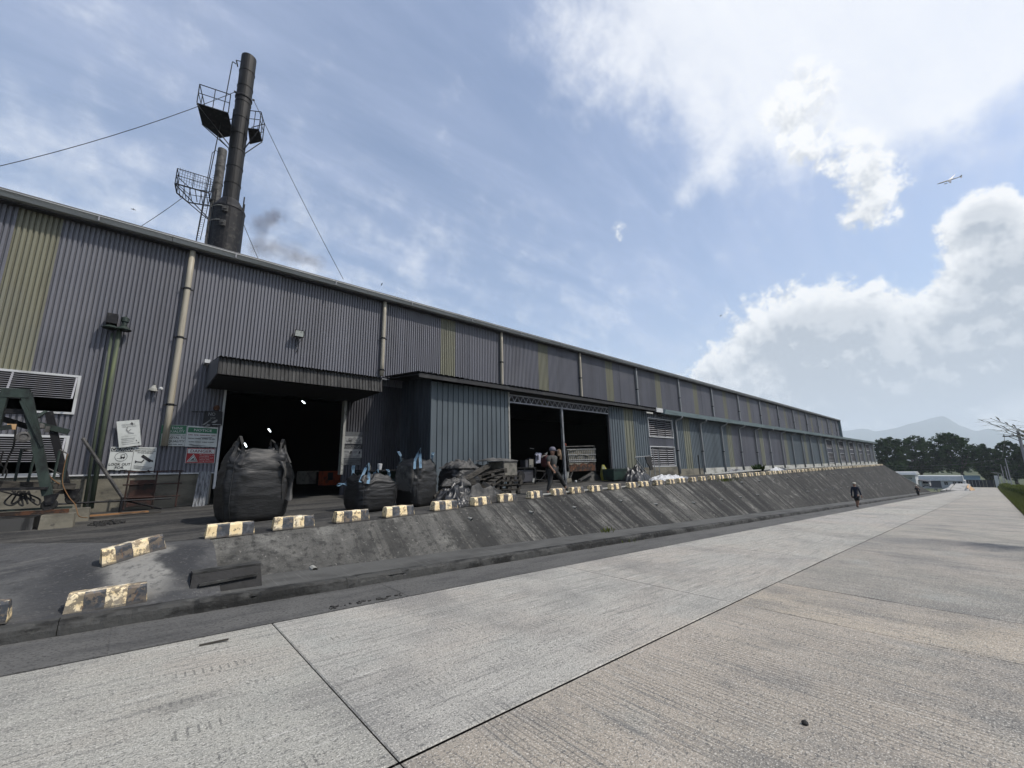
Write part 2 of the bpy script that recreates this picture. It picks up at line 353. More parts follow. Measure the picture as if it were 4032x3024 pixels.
mat('plinth_concrete', (.20, .185, .145), [((.09, .085, .07), (.8, 1, 2), .42, .66, 6), ((.29, .27, .215), (2, 2, 3), .55, .75, 5, .7), ((.06, .055, .05), (5, 5, 5), .62, .72, 5, .8)], bump=.5, bscale=12, rough=.9)
mat('plinth_white', (.46, .46, .42), [((.20, .195, .17), (1.0, 1, 2.5), .45, .68, 6, .9), ((.06, .06, .055), (4, 2, 1.2), .60, .72, 6, .8)], bump=.3, bscale=12, rough=.85)
mat('white_paint', (.60, .61, .61), [((.34, .34, .32), (3, 3, 3), .5, .72, 5, .7)], rough=.5)
mat('louvre_metal', (.34, .34, .36), [((.20, .20, .21), (3, 3, 8), .45, .7, 5, .7)], rough=.5, metal=.3)
mat('louvre_dark', (.085, .085, .095), [((.04, .04, .045), (3, 3, 8), .45, .7, 5, .7)], rough=.5, metal=.3)
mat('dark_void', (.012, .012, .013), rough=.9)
mat('roof_metal', (.15, .15, .155), [((.08, .08, .08), (1, 1, 1), .4, .7, 5)], rough=.6, metal=.2)
mat('roof_black', (.03, .03, .032), [((.055, .055, .055), (3, 3, 3), .5, .7, 5)], rough=.7)
mat('green_paint', (.030, .046, .038), [((.014, .018, .016), (4, 4, 2), .42, .62, 6), ((.055, .078, .064), (7, 7, 3), .58, .74, 5, .6)], rough=.55, bump=.2, bscale=20)
mat('moss_pipe', (.075, .092, .062), [((.125, .145, .07), (9, 9, .6), .48, .62, 5, .9), ((.035, .05, .04), (7, 7, .8), .55, .7, 5, .8)], rough=.7)
mat('black_steel', (.013, .013, .015), [((.05, .048, .045), (6, 6, 6), .5, .7, 5)], rough=.6, metal=.3)
mat('rust', (.10, .045, .024), [((.03, .022, .018), (4, 4, 4), .44, .58, 6), ((.24, .11, .05), (9, 9, 9), .58, .72, 6)], rough=.9, bump=.5, bscale=30)
mat('rust_dark', (.055, .028, .022), [((.02, .016, .014), (5, 5, 5), .42, .62, 6)], rough=.9)
mat('old_wood', (.075, .068, .058), [((.03, .028, .025), (4, 4, 14), .42, .62, 6), ((.17, .16, .14), (3, 3, 22), .57, .72, 5, .8)], rough=.9, bump=.4, bscale=30)
mat('orange_wood', (.32, .17, .075), [((.12, .07, .04), (4, 14, 4), .45, .65, 6)], rough=.85)
mat('galv_sheet', (.25, .262, .275), [((.10, .104, .11), (16, 16, 3), .45, .62, 6), ((.36, .37, .38), (8, 8, 2), .56, .72, 5, .7)], rough=.6, metal=.25)
mat('bag_black', (.017, .017, .017), [((.011, .011, .011), (3, 3, 3), .4, .65, 5), ((.050, .048, .045), (4, 4, 9), .58, .80, 6, .7)], rough=.52, spec=.4, bump=.5, bscale=7, bvec=(1, 1, 3.2), rand=.2)
mat('bag_grey', (.10, .096, .09), [((.035, .035, .034), (4, 4, 4), .40, .62, 6), ((.20, .195, .18), (7, 7, 7), .58, .74, 5, .6)], rough=.6, bump=.5, bscale=14, rand=.2)
mat('tarp_black', (.018, .018, .019), [((.06, .06, .062), (3, 3, 3), .55, .75, 5, .7)], rough=.38, spec=.5, bump=.4, bscale=10)
mat('strap_blue', (.16, .27, .37), [((.32, .42, .50), (9, 9, 9), .5, .7, 4, .7), ((.10, .16, .22), (6, 6, 6), .58, .72, 4, .7)], rough=.65)
mat('strap_black', (.055, .053, .05), [((.15, .145, .135), (12, 12, 12), .55, .72, 5, .8)], rough=.6)
mat('ash', (.04, .039, .037), [((.09, .088, .082), (14, 14, 14), .55, .7, 5)], rough=.95, bump=1, bscale=24)
mat('trash_white', (.62, .63, .64), [((.30, .30, .31), (6, 6, 6), .48, .66, 5), ((.12, .12, .13), (9, 9, 9), .62, .72, 5)], rough=.5)
mat('sign_white', (.62, .64, .61), [((.43, .45, .42), (4, 4, 3), .45, .72, 5, .8), ((.22, .23, .21), (9, 9, 5), .66, .78, 6, .7)], rough=.5)
mat('sign_grey', (.30, .305, .30), [((.14, .14, .14), (4, 4, 6), .45, .68, 6)], rough=.6)
mat('sign_green', (.030, .155, .075), [((.05, .21, .12), (7, 7, 3), .5, .75, 5, .7)], rough=.45)
mat('sign_red', (.33, .022, .025), [((.22, .02, .022), (5, 5, 5), .5, .7, 5, .7)], rough=.45)
mat('sign_black', (.022, .022, .024), [((.07, .07, .07), (8, 8, 8), .6, .75, 5, .7)], rough=.6)
mat('sign_maroon', (.16, .012, .03), rough=.5)
mat('poster_dark', (.10, .105, .11), [((.05, .05, .05), (5, 5, 5), .45, .7, 5)], rough=.6)
mat('glass_lamp', (.55, .58, .54), [((.2, .2, .19), (9, 9, 9), .5, .7, 4)], rough=.2)
mat('lamp_lit', (.9, .95, 1), emit=((.85, .95, 1), 9.0))
mat('skin', (.33, .19, .13), rough=.6)
mat('hair', (.02, .016, .014), rough=.7)
mat('cloth_grey', (.075, .078, .075), [((.04, .042, .04), (9, 9, 9), .45, .65, 5)], rough=.9)
mat('cloth_dark', (.030, .030, .030), [((.06, .06, .058), (9, 9, 9), .5, .7, 5, .7)], rough=.9)
mat('cloth_navy', (.022, .026, .042), [((.04, .045, .06), (8, 8, 8), .5, .7, 4, .6)], rough=.9)
mat('cap_grey', (.17, .165, .20), rough=.9)
mat('cap_white', (.55, .52, .44), rough=.8)
mat('bag_red', (.055, .009, .010), [((.025, .005, .006), (9, 9, 9), .45, .65, 5)], rough=.7)
mat('cloth_white', (.45, .46, .55), [((.30, .31, .40), (9, 9, 9), .45, .7, 5)], rough=.9)
mat('cloth_beige', (.30, .22, .15), [((.16, .10, .07), (9, 9, 9), .45, .7, 5)], rough=.9)
mat('sack_yellow', (.34, .32, .05), [((.18, .19, .12), (5, 5, 5), .5, .62, 5)], rough=.7)
mat('bin_green', (.022, .045, .036), [((.012, .02, .018), (4, 4, 4), .45, .65, 5)], rough=.5)
mat('bucket', (.36, .36, .33), [((.17, .17, .15), (8, 8, 8), .5, .68, 5)], rough=.5)
mat('rubber', (.018, .018, .018), rough=.8)
mat('orange_paint', (.42, .085, .035), [((.16, .05, .03), (6, 6, 6), .5, .68, 5)], rough=.6)
mat('cardboard', (.22, .21, .18), [((.12, .115, .10), (5, 5, 5), .45, .65, 5)], rough=.9)
mat('rope', (.20, .11, .05), rough=.9)
mat('house_white', (.60, .62, .62), [((.44, .46, .46), (.5, .5, .8), .45, .7, 4)], rough=.7)
mat('house_roof', (.58, .60, .59), [((.70, .71, .69), (.4, 2, 2), .5, .7, 4)], rough=.45, metal=.2)
mat('shutter', (.115, .115, .135), rough=.7)
mat('glass_dark', (.015, .016, .02), rough=.1, spec=.6)
mat('gate_blue', (.014, .016, .026), [((.03, .032, .045), (1, 1, 1), .5, .7, 4)], rough=.5)
mat('teal_roof', (.22, .31, .34), rough=.7)
mat('hump_concrete', (.42, .415, .39), [((.26, .255, .24), (.5, 1, 1), .45, .7, 5)], rough=.9)
mat('hump_paint', (.52, .33, .17), [((.33, .22, .13), (1.5, 1.5, 1.5), .48, .68, 5)], rough=.8)
mat('van_white', (.70, .71, .72), rough=.25, spec=.6)
mat('pole_concrete', (.36, .36, .37), [((.22, .22, .22), (3, 3, .6), .45, .7, 4)], rough=.8)
mat('wire', (.07, .07, .08), rough=.6)
mat('leaf_dark', (.050, .098, .030), [((.020, .042, .016), (.35, .35, .35), .4, .62, 4), ((.068, .098, .036), (.8, .8, .8), .56, .74, 4, .7)], rough=.6, spec=.06, trans=.3)
mat('leaf_mid', (.048, .078, .030), [((.025, .045, .02), (.5, .5, .5), .4, .62, 4), ((.095, .125, .04), (1.2, 1.2, 1.2), .56, .74, 4, .7)], rough=.6, spec=.06, trans=.3)
mat('hedge_leaf', (.12, .15, .028), [((.06, .09, .022), (1.2, 1.2, 1.2), .4, .62, 4), ((.19, .20, .04), (3, 3, 3), .52, .72, 4, .8)], rough=.6, spec=.1, trans=.4)
mat('grass', (.11, .135, .035), [((.17, .17, .06), (3, 3, 3), .5, .7, 4)], rough=.9, trans=.35)
mat('palm_leaf', (.05, .062, .03), [((.10, .105, .055), (2, 2, 2), .5, .7, 4)], rough=.5)
mat('bark', (.12, .105, .085), [((.05, .045, .04), (4, 4, 1), .42, .62, 5)], rough=.95, bump=.5, bscale=6)
mat('soil', (.10, .085, .062), [((.05, .045, .03), (1.2, 1.2, 1), .4, .65, 6), ((.07, .085, .03), (.7, .7, 1), .52, .68, 5, .8)], rough=.95, bump=.6, bscale=8)
mat('field', (.09, .105, .05), [((.05, .07, .03), (.02, .02, .02), .42, .62, 6), ((.13, .125, .07), (.05, .05, .05), .54, .72, 6)], rough=.95)
mat('mountain', (.040, .062, .048), [((.026, .046, .032), (.0018, .0018, .0036), .42, .62, 8)], rough=.95)
mat('plane_metal', (.075, .08, .095), rough=.5)
mat('plane_tail', (.2, .195, .18), rough=.5)
mat('bird', (.03, .03, .032), rough=.8)

# ------------------------------------------------------------------ mesh helpers
class MB:
    def __init__(s): s.v = []; s.f = []; s.mi = []
    def add(s, vs, fs, mi=0):
        n = len(s.v); s.v += [Vector(q) for q in vs]
        for f in fs: s.f.append([i+n for i in f]); s.mi.append(mi)
        return s
    def quad(s, a, b, c, d, mi=0): return s.add([a, b, c, d], [(0, 1, 2, 3)], mi)
    def poly(s, pts, mi=0): return s.add(pts, [list(range(len(pts)))], mi)
    def hexa(s, p, mi=0):
        """eight corners: bottom ring 0-3 counter-clockwise, top ring 4-7"""
        return s.add(p, [(3, 2, 1, 0), (4, 5, 6, 7), (0, 1, 5, 4), (1, 2, 6, 5), (2, 3, 7, 6), (3, 0, 4, 7)], mi)
    def box(s, x0, x1, y0, y1, z0, z1, mi=0):
        return s.hexa([(x0, y0, z0), (x1, y0, z0), (x1, y1, z0), (x0, y1, z0), (x0, y0, z1), (x1, y0, z1), (x1, y1, z1), (x0, y1, z1)], mi)
    def obox(s, c, size, rz=0, rx=0, ry=0, mi=0):
        m = Matrix.Rotation(rz, 3, 'Z') @ Matrix.Rotation(ry, 3, 'Y') @ Matrix.Rotation(rx, 3, 'X')
        hx, hy, hz = size[0]/2, size[1]/2, size[2]/2
        c = Vector(c)
        return s.hexa([c + m @ Vector(q) for q in ((-hx, -hy, -hz), (hx, -hy, -hz), (hx, hy, -hz), (-hx, hy, -hz), (-hx, -hy, hz), (hx, -hy, hz), (hx, hy, hz), (-hx, hy, hz))], mi)
    def beam(s, p, q, w, h, mi=0, up=(0, 0, 1)):
        p, q = Vector(p), Vector(q); d = (q-p)
        if d.length < 1e-6: return s
        d.normalize(); u = Vector(up)
        if abs(d.dot(u)) > .98: u = Vector((0, 1, 0))
        r = d.cross(u).normalized()*w/2; u2 = r.cross(d).normalized()*h/2
        return s.hexa([p-r-u2, p+r-u2, q+r-u2, q-r-u2, p-r+u2, p+r+u2, q+r+u2, q-r+u2], mi)
    def tube(s, path, r, seg=8, mi=0, caps=True):
        path = [Vector(q) for q in path]; n = len(path)
        rr = r if isinstance(r, (list, tuple)) else [r]*n
        rings = []; ref = None
        for i, q in enumerate(path):
            d = (path[min(i+1, n-1)]-path[max(i-1, 0)])
            if d.length < 1e-9: d = Vector((0, 0, 1))
            d.normalize()
            if ref is None:
                ref = Vector((0, 0, 1)) if abs(d.z) < .9 else Vector((1, 0, 0))
            a = d.cross(ref).normalized(); ref = a.cross(d).normalized(); b = ref
            rings.append([q + (a*math.cos(t)+b*math.sin(t))*rr[i] for t in [2*math.pi*k/seg for k in range(seg)]])
        vs = [v for g in rings for v in g]; fs = []
        for i in range(n-1):
            for k in range(seg):
                k2 = (k+1) % seg
                fs.append((i*seg+k, i*seg+k2, (i+1)*seg+k2, (i+1)*seg+k))
        if caps: fs.append(tuple(range(seg-1, -1, -1))); fs.append(tuple((n-1)*seg+k for k in range(seg)))
        return s.add(vs, fs, mi)
    def lathe(s, c, prof, seg=16, mi=0, caps=True, axis=None):
        c = Vector(c); vs = []; fs = []
        q = Vector((0, 0, 1)).rotation_difference(Vector(axis)).to_matrix() if axis is not None else Matrix.Identity(3)
        for (r, z) in prof:
            for k in range(seg):
                t = 2*math.pi*k/seg; vs.append(c + q @ Vector((r*math.cos(t), r*math.sin(t), z)))
        for i in range(len(prof)-1):
            for k in range(seg):
                k2 = (k+1) % seg; fs.append((i*seg+k, i*seg+k2, (i+1)*seg+k2, (i+1)*seg+k))
        if caps: fs.append(tuple(range(seg-1, -1, -1))); fs.append(tuple((len(prof)-1)*seg+k for k in range(seg)))
        return s.add(vs, fs, mi)
    def prism(s, pts, off, mi=0):
        """polygon pts extruded by the vector off"""
        n = len(pts); off = Vector(off); a = [Vector(q) for q in pts]; b = [q+off for q in a]
        fs = [tuple(range(n-1, -1, -1)), tuple(range(n, 2*n))] + [(i, (i+1) % n, n+(i+1) % n, n+i) for i in range(n)]
        return s.add(a+b, fs, mi)
    def grid(s, fn, nu, nv, mi=0, closed_u=False):
        vs = [fn(i/(nu if closed_u else nu), j/nv) for j in range(nv+1) for i in range(nu if closed_u else nu+1)]
        w = nu if closed_u else nu+1; fs = []
        for j in range(nv):
            for i in range(nu):
                i2 = (i+1) % w if closed_u else i+1
                fs.append((j*w+i, j*w+i2, (j+1)*w+i2, (j+1)*w+i))
        return s.add(vs, fs, mi)
    def move(s, off):
        off = Vector(off); s.v = [q+off for q in s.v]; return s

WO = {}
def obj(name, mb, mats, parent=None, loc=None, smooth=False, kind=None, label=None, color=None):
    """one mesh object from world-space geometry; its origin is loc (or its parent's)"""
    me = bpy.data.meshes.new(name)
    base = WO[parent.name] if parent is not None else Vector((0, 0, 0))
    org = Vector(loc) if loc is not None else (base if parent is not None else Vector((0, 0, 0)))
    me.from_pydata([tuple(q-org) for q in mb.v], [], mb.f)
    ml = mats if isinstance(mats, (list, tuple)) else [mats]
    for m in ml: me.materials.append(MATS[m])
    if len(ml) > 1: me.polygons.foreach_set('material_index', mb.mi)
    if smooth: me.polygons.foreach_set('use_smooth', [True]*len(me.polygons))
    me.update()
    o = bpy.data.objects.new(name, me); col.objects.link(o)
    if parent is not None: o.parent = parent
    o.location = org-base
    WO[o.name] = org
    if kind: o['kind'] = kind
    if label: o['label'] = label
    if color: o.color = (*color, 1)
    return o
def tag(o, label, cat, group=None):
    o['label'] = label; o['category'] = cat
    if group: o['group'] = group
    return o
def thing(name, label, cat, loc, group=None):
    o = bpy.data.objects.new(name, None); o.empty_display_size = .2
    o.location = loc; col.objects.link(o); WO[o.name] = Vector(loc)
    return tag(o, label, cat, group)
def solo(name, mb, mats, label, cat, loc, group=None, smooth=False):
    return tag(obj(name, mb, mats, None, loc, smooth), label, cat, group)
def fbm(p, sc_=1.0, oct_=4): return noise.fractal(Vector(p)*sc_, 1.0, 2.0, oct_)
def lerp(a, b, t): return a+(b-a)*t
def interp(x, xs, ys):
    if x <= xs[0]: return ys[0]
    for i in range(len(xs)-1):
        if x <= xs[i+1]: return lerp(ys[i], ys[i+1], (x-xs[i])/(xs[i+1]-xs[i]))
    return ys[-1]
def sstep(t): t = max(0, min(1, t)); return t*t*(3-2*t)

# ------------------------------------------------------------------ levels of the site
def zroad(X): return interp(X, [-300, -20, 150, 205, 400], [.8, .8, -6.0, -7.75, -8.0])
def yoff(X): return -.01*max(0, X-10)
def zyard(X, Y): return interp(X, [-4, 1, 3, 10, 17, 25, 35, 110], [.57, .60, .63, .70, .75, .79, .81, .82]) + .0186*(Y-8.5)
def ycrest(X): return interp(X, [.9, 4, 6, 8, 10, 77, 78], [8.14, 8.14, 8.38, 8.62, 8.80, 8.72, 8.72])
def yard_at(x, y):
    d = ray(x, y); t = 10.0
    for _ in range(40):
        P = CAM+d*t; t = .5*t + .5*((zyard(P.x, P.y)-1.6)/d.z)
    return CAM+d*t
def road_at(x, y):
    d = ray(x, y); t = 10.0
    for _ in range(60):
        P = CAM+d*t; t = .5*t + .5*((zroad(P.x)-1.6)/d.z)
    return CAM+d*t
KERB_Y, KERB_H, BANK_Y = 6.45, .14, 7.32

# ---- ground sheet reaching the horizon
mb = MB()
gx = [-4200, -300, -20, 150, 205, 400, 1200, 4000, 10200]; gy = [-7800, -2500, -500, -120, -20, 20, 120, 500, 2500, 7800]
def gz(x): return interp(x, [-4200, -20, 150, 205, 400, 10200], [.45, .45, -6.35, -8.1, -8.4, -9.0])
vs = [(x, y, gz(x)-.12) for y in gy for x in gx]; w = len(gx)
mb.add(vs, [(j*w+i, j*w+i+1, (j+1)*w+i+1, (j+1)*w+i) for j in range(len(gy)-1) for i in range(w-1)])
obj('ground', mb, 'field', kind='structure')

# ---- road: dark bed with cast slabs
def strip(mb, xs, y0, y1, dz, th=0.0, mi=0):
    vs = []
    for X in xs: vs += [(X, y0+yoff(X), zroad(X)+dz), (X, y1+yoff(X), zroad(X)+dz)]
    mb.add(vs, [(2*i, 2*i+2, 2*i+3, 2*i+1) for i in range(len(xs)-1)], mi)
    return mb
XS = [-20, -10, 0, 10]+[20+10*k for k in range(14)]+[160, 170, 180, 190, 200, 205]
mb = strip(MB(), XS, -.95, 6.5, -.03)
road = obj('road', mb, 'subbase', kind='structure')
def slab(x0, x1, y0, y1, colr, top=0.0):
    g = .0045; b = .010
    x0 += g; x1 -= g; y0 += g; y1 -= g
    n = max(1, int((x1-x0)/2.5)); m_ = MB()
    xs = [x0+(x1-x0)*i/n for i in range(n+1)]
    # worn arris: outer ring a little lower than the face
    ring = lambda X, Y, dz: (X, Y+yoff(X), zroad(X)+dz+top)
    for i in range(n):
        a, c = xs[i], xs[i+1]
        a2 = a+b if i == 0 else a; c2 = c-b if i == n-1 else c
        m_.quad(ring(a2, y0+b, 0), ring(c2, y0+b, 0), ring(c2, y1-b, 0), ring(a2, y1-b, 0))
        m_.quad(ring(a, y0, -.008), ring(c, y0, -.008), ring(c2, y0+b, 0), ring(a2, y0+b, 0))
        m_.quad(ring(a2, y1-b, 0), ring(c2, y1-b, 0), ring(c, y1, -.008), ring(a, y1, -.008))
    a, c = xs[0], xs[-1]
    m_.quad(ring(a, y0, -.008), ring(a+b, y0+b, 0), ring(a+b, y1-b, 0), ring(a, y1, -.008))
    m_.quad(ring(c, y0, -.008), ring(c, y1, -.008), ring(c-b, y1-b, 0), ring(c-b, y0+b, 0))
    return obj('slab', m_, 'road_concrete', road, color=colr)
rs = random.Random(3)
def tone(base, j=.05):
    k = 1+rs.uniform(-j, j); return (base[0]*k, base[1]*k*(1+rs.uniform(-.012, .012)), base[2]*k*(1+rs.uniform(-.02, .02)))
xl = [1.33+4.87*k for k in range(-4, 42)]
for i in range(len(xl)-1):
    if xl[i+1] > 204: break
    slab(xl[i], xl[i+1], 2.508, 5.52, tone((.97, .985, .99)))
xr = [1.33-4.87*k for k in range(4, 0, -1)]+[1.33, 6.2, 7.95]+[7.95+4.87*k for k in range(1, 41)]
for i in range(len(xr)-1):
    if xr[i+1] > 204: break
    base = (.93, .90, .86)
    if abs(xr[i]-1.33) < .01: base = (.93, .865, .79)
    if abs(xr[i]-6.2) < .01: base = (1.06, .965, .84)
    if 7.9 < xr[i] < 17: base = (.66, .65, .635)
    elif 17 < xr[i] < 45: base = (.90, .88, .85)
    elif xr[i] >= 45: base = (1.0, .97, .93)
    slab(xr[i], xr[i+1], -.9, 2.494, tone(base))
# kerbside drain pan
pan = obj('drain_channel', strip(MB(), XS, 5.52, KERB_Y+.02, -.002), 'gutter_concrete', kind='structure')
for i in range(0, 40):
    X0 = -18+3.0*i; m_ = MB()
    strip(m_, [X0+.006, X0+1.5, X0+2.994], 5.53, KERB_Y+.01, .002)
    obj('slab', m_, 'gutter_concrete', pan)

# ---- kerb, built from broken-edged lengths
kerb = obj('kerb', strip(MB(), XS[:-6], KERB_Y+.03, KERB_Y+.16, KERB_H-.05), 'kerb_concrete', kind='structure')
X0 = -12.0
while X0 < 101:
    L = 2.9 if X0 < 40 else 6.0; m_ = MB(); n = 58 if X0 < 20 else 16
    vs = []
    for i in range(n+1):
        X = X0+.003+(L-.006)*i/n; q = .02*fbm((X*1.1, 0, 0), 1.7)+.012*fbm((X*7, 2, 0), 1.0); e = .10*max(0, fbm((X*1.7, 4, 0), 1.0)-.12)+.03*max(0, fbm((X*8, 9, 0), 1.0)); z = zroad(X); yo = yoff(X); e = min(e, .09)
        vs += [(X, KERB_Y+yo+q*.5-.004, z-.05), (X, KERB_Y+yo+q+.004+.3*e, z+KERB_H*.45), (X, KERB_Y+yo+q+.012+.6*e, z+KERB_H-.03-e), (X, KERB_Y+yo+.04+q+e*.5, z+KERB_H-e*.6), (X, KERB_Y+yo+.17, z+KERB_H-.1*e)]
    fs = [(5*i+k, 5*i+5+k, 5*i+6+k, 5*i+1+k) for i in range(n) for k in range(4)]
    m_.add(vs, fs); obj('kerb_stone', m_, 'kerb_concrete', kerb)
    X0 += L

# ---- narrow path between kerb and bank
m_ = MB(); vs = []
px = [.9+.5*k for k in range(200)]
px = [x for x in px if x <= 99]
for X in px: vs += [(X, KERB_Y+.165+yoff(X), zroad(X)+KERB_H), (X, BANK_Y+yoff(X)+.05, zroad(X)+KERB_H+.02)]
m_.add(vs, [(2*i, 2*i+2, 2*i+3, 2*i+1) for i in range(len(px)-1)])
obj('footpath', m_, 'path_concrete', kind='structure')

# ---- concrete bank: warped slope from path to yard, hipped at the far end
m_ = MB(); bx = [.92+.28*k for k in range(60)]+[17.8+.9*k for k in range(66)]
bx = [x for x in bx if x < 76.6]+[77.0]; NV = 10
def bank_pt(X, t):
    y0 = BANK_Y+yoff(X); z0 = zroad(X)+KERB_H+.015; y1 = ycrest(X); z1 = zyard(X, y1)
    q = .016*fbm((X*1.3, t*3, 1), 1.0)+.008*fbm((X*6, t*9, 5), 1.0)
    if t > .9: q += .02*fbm((X*4, 0, 7), 1.0)
    return Vector((X, lerp(y0, y1, t)-q*.8, lerp(z0, z1, t)+q*.5-.012))
vs = [bank_pt(X, j/NV) for X in bx for j in range(NV+1)]; w = NV+1
m_.add(vs, [(i*w+j, (i+1)*w+j, (i+1)*w+j+1, i*w+j+1) for i in range(len(bx)-1) for j in range(NV)])
# hip beyond the crest corner
toe = [bank_pt(77, 0), Vector((84, BANK_Y+yoff(84), zroad(84)+.14)), Vector((92, BANK_Y+yoff(92)-.1, zroad(92)+.12)), Vector((99, 5.95, zroad(99)+.05)), Vector((108, 9.5, -4.3)), Vector((112, 15, -4.4)), Vector((114, 24, -4.5))]
cor = bank_pt(77, 1); crest = [cor, cor, cor, cor, Vector((92, 10.6, .8)), Vector((104, 13, .8)), Vector((106, 22, .8))]
for i in range(len(toe)-1):
    n = 12
    def fn(u, v, i=i):
        a = toe[i].lerp(toe[i+1], u); b = crest[i].lerp(crest[i+1], u); P = a.lerp(b, v)
        return P + Vector((0, -.02, .02))*fbm((P.x, P.y, P.z), 1.1)
    m_.grid(fn, 3, n)
# near end cheek of the bank
m_.poly([bank_pt(.92, j/NV) for j in range(NV+1)]+[(.92, 8.3, .3), (.92, 7.6, .0)])
bank = obj('embankment', m_, 'bank_concrete', kind='structure')
# weep pipes in the bank
def weep(X, t, r=.035, l=.09):
    P = bank_pt(X, t); mm = MB()
    d = Vector((0, -1, -.12)).normalized()
    mm.tube([P-d*.05, P+d*l], r, 10, caps=False); mm.tube([P+d*l, P-d*.02], r*.8, 10, caps=False)
    mm.poly([P+d*.01+Vector((math.cos(a)*r*.8, 0, math.sin(a)*r*.8)) for a in [2*math.pi*k/10 for k in range(10)]], 1)
    obj('weep_pipe', mm, ['bucket', 'dark_void'], bank)
for X, t in [(2.28, .02), (5.9, .72), (8.0, .68), (9.9, .66), (12.4, .7), (14.2, .52), (16.9, .45), (19.6, .45), (21.8, .46), (24.2, .47)]+[(24+2.6*k, .86) for k in range(9)]+[(33+2.4*k, .42) for k in range(14)]+[(47+2.1*k, .8) for k in range(9)]:
    weep(X, t, .05 if X < 3 else .038)

# ---- raised yard along the building
m_ = MB(); yx = [.92+.55*k for k in range(139)]; yx = [x for x in yx if x < 76.5]+[77]
ny = 14
def yard_pt(X, v):
    y0 = ycrest(X); Y = lerp(y0, 14.9, v); return Vector((X, Y, zyard(X, Y)+.008*fbm((X, Y, 0), .8)-(0 if v > .02 else .012)))
vs = [yard_pt(X, j/ny) for X in yx for j in range(ny+1)]; w = ny+1
m_.add(vs, [(i*w+j, (i+1)*w+j, (i+1)*w+j+1, i*w+j+1) for i in range(len(yx)-1) for j in range(ny)])
m_.poly([yard_pt(77, 0), (92, 10.6, .80), (104, 13, .80), (106, 22, .80), (77, 22, .82), yard_pt(77, 1)])
obj('yard', m_, 'yard_concrete', kind='structure')
# ---- ramped apron at the near end
m_ = MB()
def apron_pt(u, v):
    X = lerp(-9, .98, u); yt = interp(X, [-9, -3, -1, .3, .98], [13.5, 11.5, 9.6, 8.3, 8.14]); y0 = KERB_Y+.16
    if v < .62:
        t = v/.62; Y = lerp(y0, yt, t); a = zroad(X)+KERB_H; b = zyard(X, yt)
        s = lerp(t, sstep(t), .55); z = lerp(a, b, s)
        z += .12*math.sin(math.pi*t)*sstep((X+1.2)/2.2)
    else:
        t = (v-.62)/.38; Y = lerp(yt, 14.9, t); z = zyard(X, Y)
    return Vector((X, Y, z+.010*fbm((X, Y, 3), 1.1)-.002))
m_.grid(apron_pt, 48, 40)
m_.mi = [1 if (k//48+.5)/40 > .62 else 0 for k in range(len(m_.f))]
obj('ramp', m_, ['apron_concrete', 'yard_concrete'], kind='structure', smooth=True)
def ground_z(X, Y):
    if X >= .95: return zyard(X, Y)
    yt = interp(X, [-9, -3, -1, .3, .98], [13.5, 11.5, 9.6, 8.3, 8.14]); y0 = KERB_Y+.16
    if Y >= yt: return zyard(X, Y)
    t = max(0, (Y-y0)/(yt-y0)); s = lerp(t, sstep(t), .55)
    return lerp(zroad(X)+KERB_H, zyard(X, yt), s)+.12*math.sin(math.pi*t)*sstep((X+1.2)/2.2)

# ---- verge right of the road: soil edge, grass
m_ = MB(); vs = []; vx = [-20+4*k for k in range(56)]
for X in vx: vs += [(X, -.9+yoff(X)+.12*fbm((X, 0, 0), .6), zroad(X)-.012), (X, -2.0+yoff(X), zroad(X)+.06), (X, -30, zroad(X)+.3)]
m_.add(vs, [(3*i+k, 3*i+k+1, 3*i+4+k, 3*i+3+k) for i in range(len(vx)-1) for k in range(2)])
obj('verge', m_, 'soil', kind='structure')
m_ = MB()
for k in range(26000):
    X = 30+170*random.random()**1.5; Y = -1.0+yoff(X)-random.random()**1.3*5.0
    if random.random() < .2: Y = -.93+yoff(X)-.3*random.random()
    z = zroad(X)+.03+.05*max(0, min(1, (-.9+yoff(X)-Y))); h = random.uniform(.08, .26)*(1+X/120); a = random.random()*6.28; l = random.uniform(-.1, .1); wd = .012*(1+X/40)
    dx, dy = math.cos(a)*wd, math.sin(a)*wd
    m_.add([(X-dx, Y-dy, z-.03), (X+dx, Y+dy, z-.03), (X+l, Y+l*.7, z+h)], [(0, 1, 2)])
obj('grass', m_, 'grass', kind='stuff')

# ------------------------------------------------------------------ corrugated sheet
def corr_cols(x0, x1, pitch, groove, depth, slope):
    """(x, inset) columns between x0 and x1 of a trapezoid profile"""
    out = []; k = math.floor(x0/pitch); crest = pitch-groove-2*slope
    while k*pitch < x1:
        b = k*pitch
        for dx, dep in ((0, 0), (crest, 0), (crest+slope, depth), (crest+slope+groove, depth)):
            x = b+dx
            if x0-1e-6 <= x <= x1+1e-6: out.append((x, dep))
        k += 1
    def prof(x):
        t = (x/pitch-math.floor(x/pitch))*pitch
        if t <= crest: return 0
        if t <= crest+slope: return depth*(t-crest)/slope
        if t <= crest+slope+groove: return depth
        return depth*(1-(t-crest-slope-groove)/slope)
    if not out or out[0][0] > x0+1e-4: out.insert(0, (x0, prof(x0)))
    if out[-1][0] < x1-1e-4: out.append((x1, prof(x1)))
    return out
def corr_wall(x0, x1, z0, z1, Y, pitch=.0945, groove=.022, depth=.040, slope=.011, mb=None):
    mb = mb or MB(); cs = corr_cols(x0, x1, pitch, groove, depth, slope); vs = []
    for x, d in cs: vs += [(x, Y+d, z0), (x, Y+d, z1)]
    mb.add(vs, [(2*i, 2*i+2, 2*i+3, 2*i+1) for i in range(len(cs)-1)]); return mb
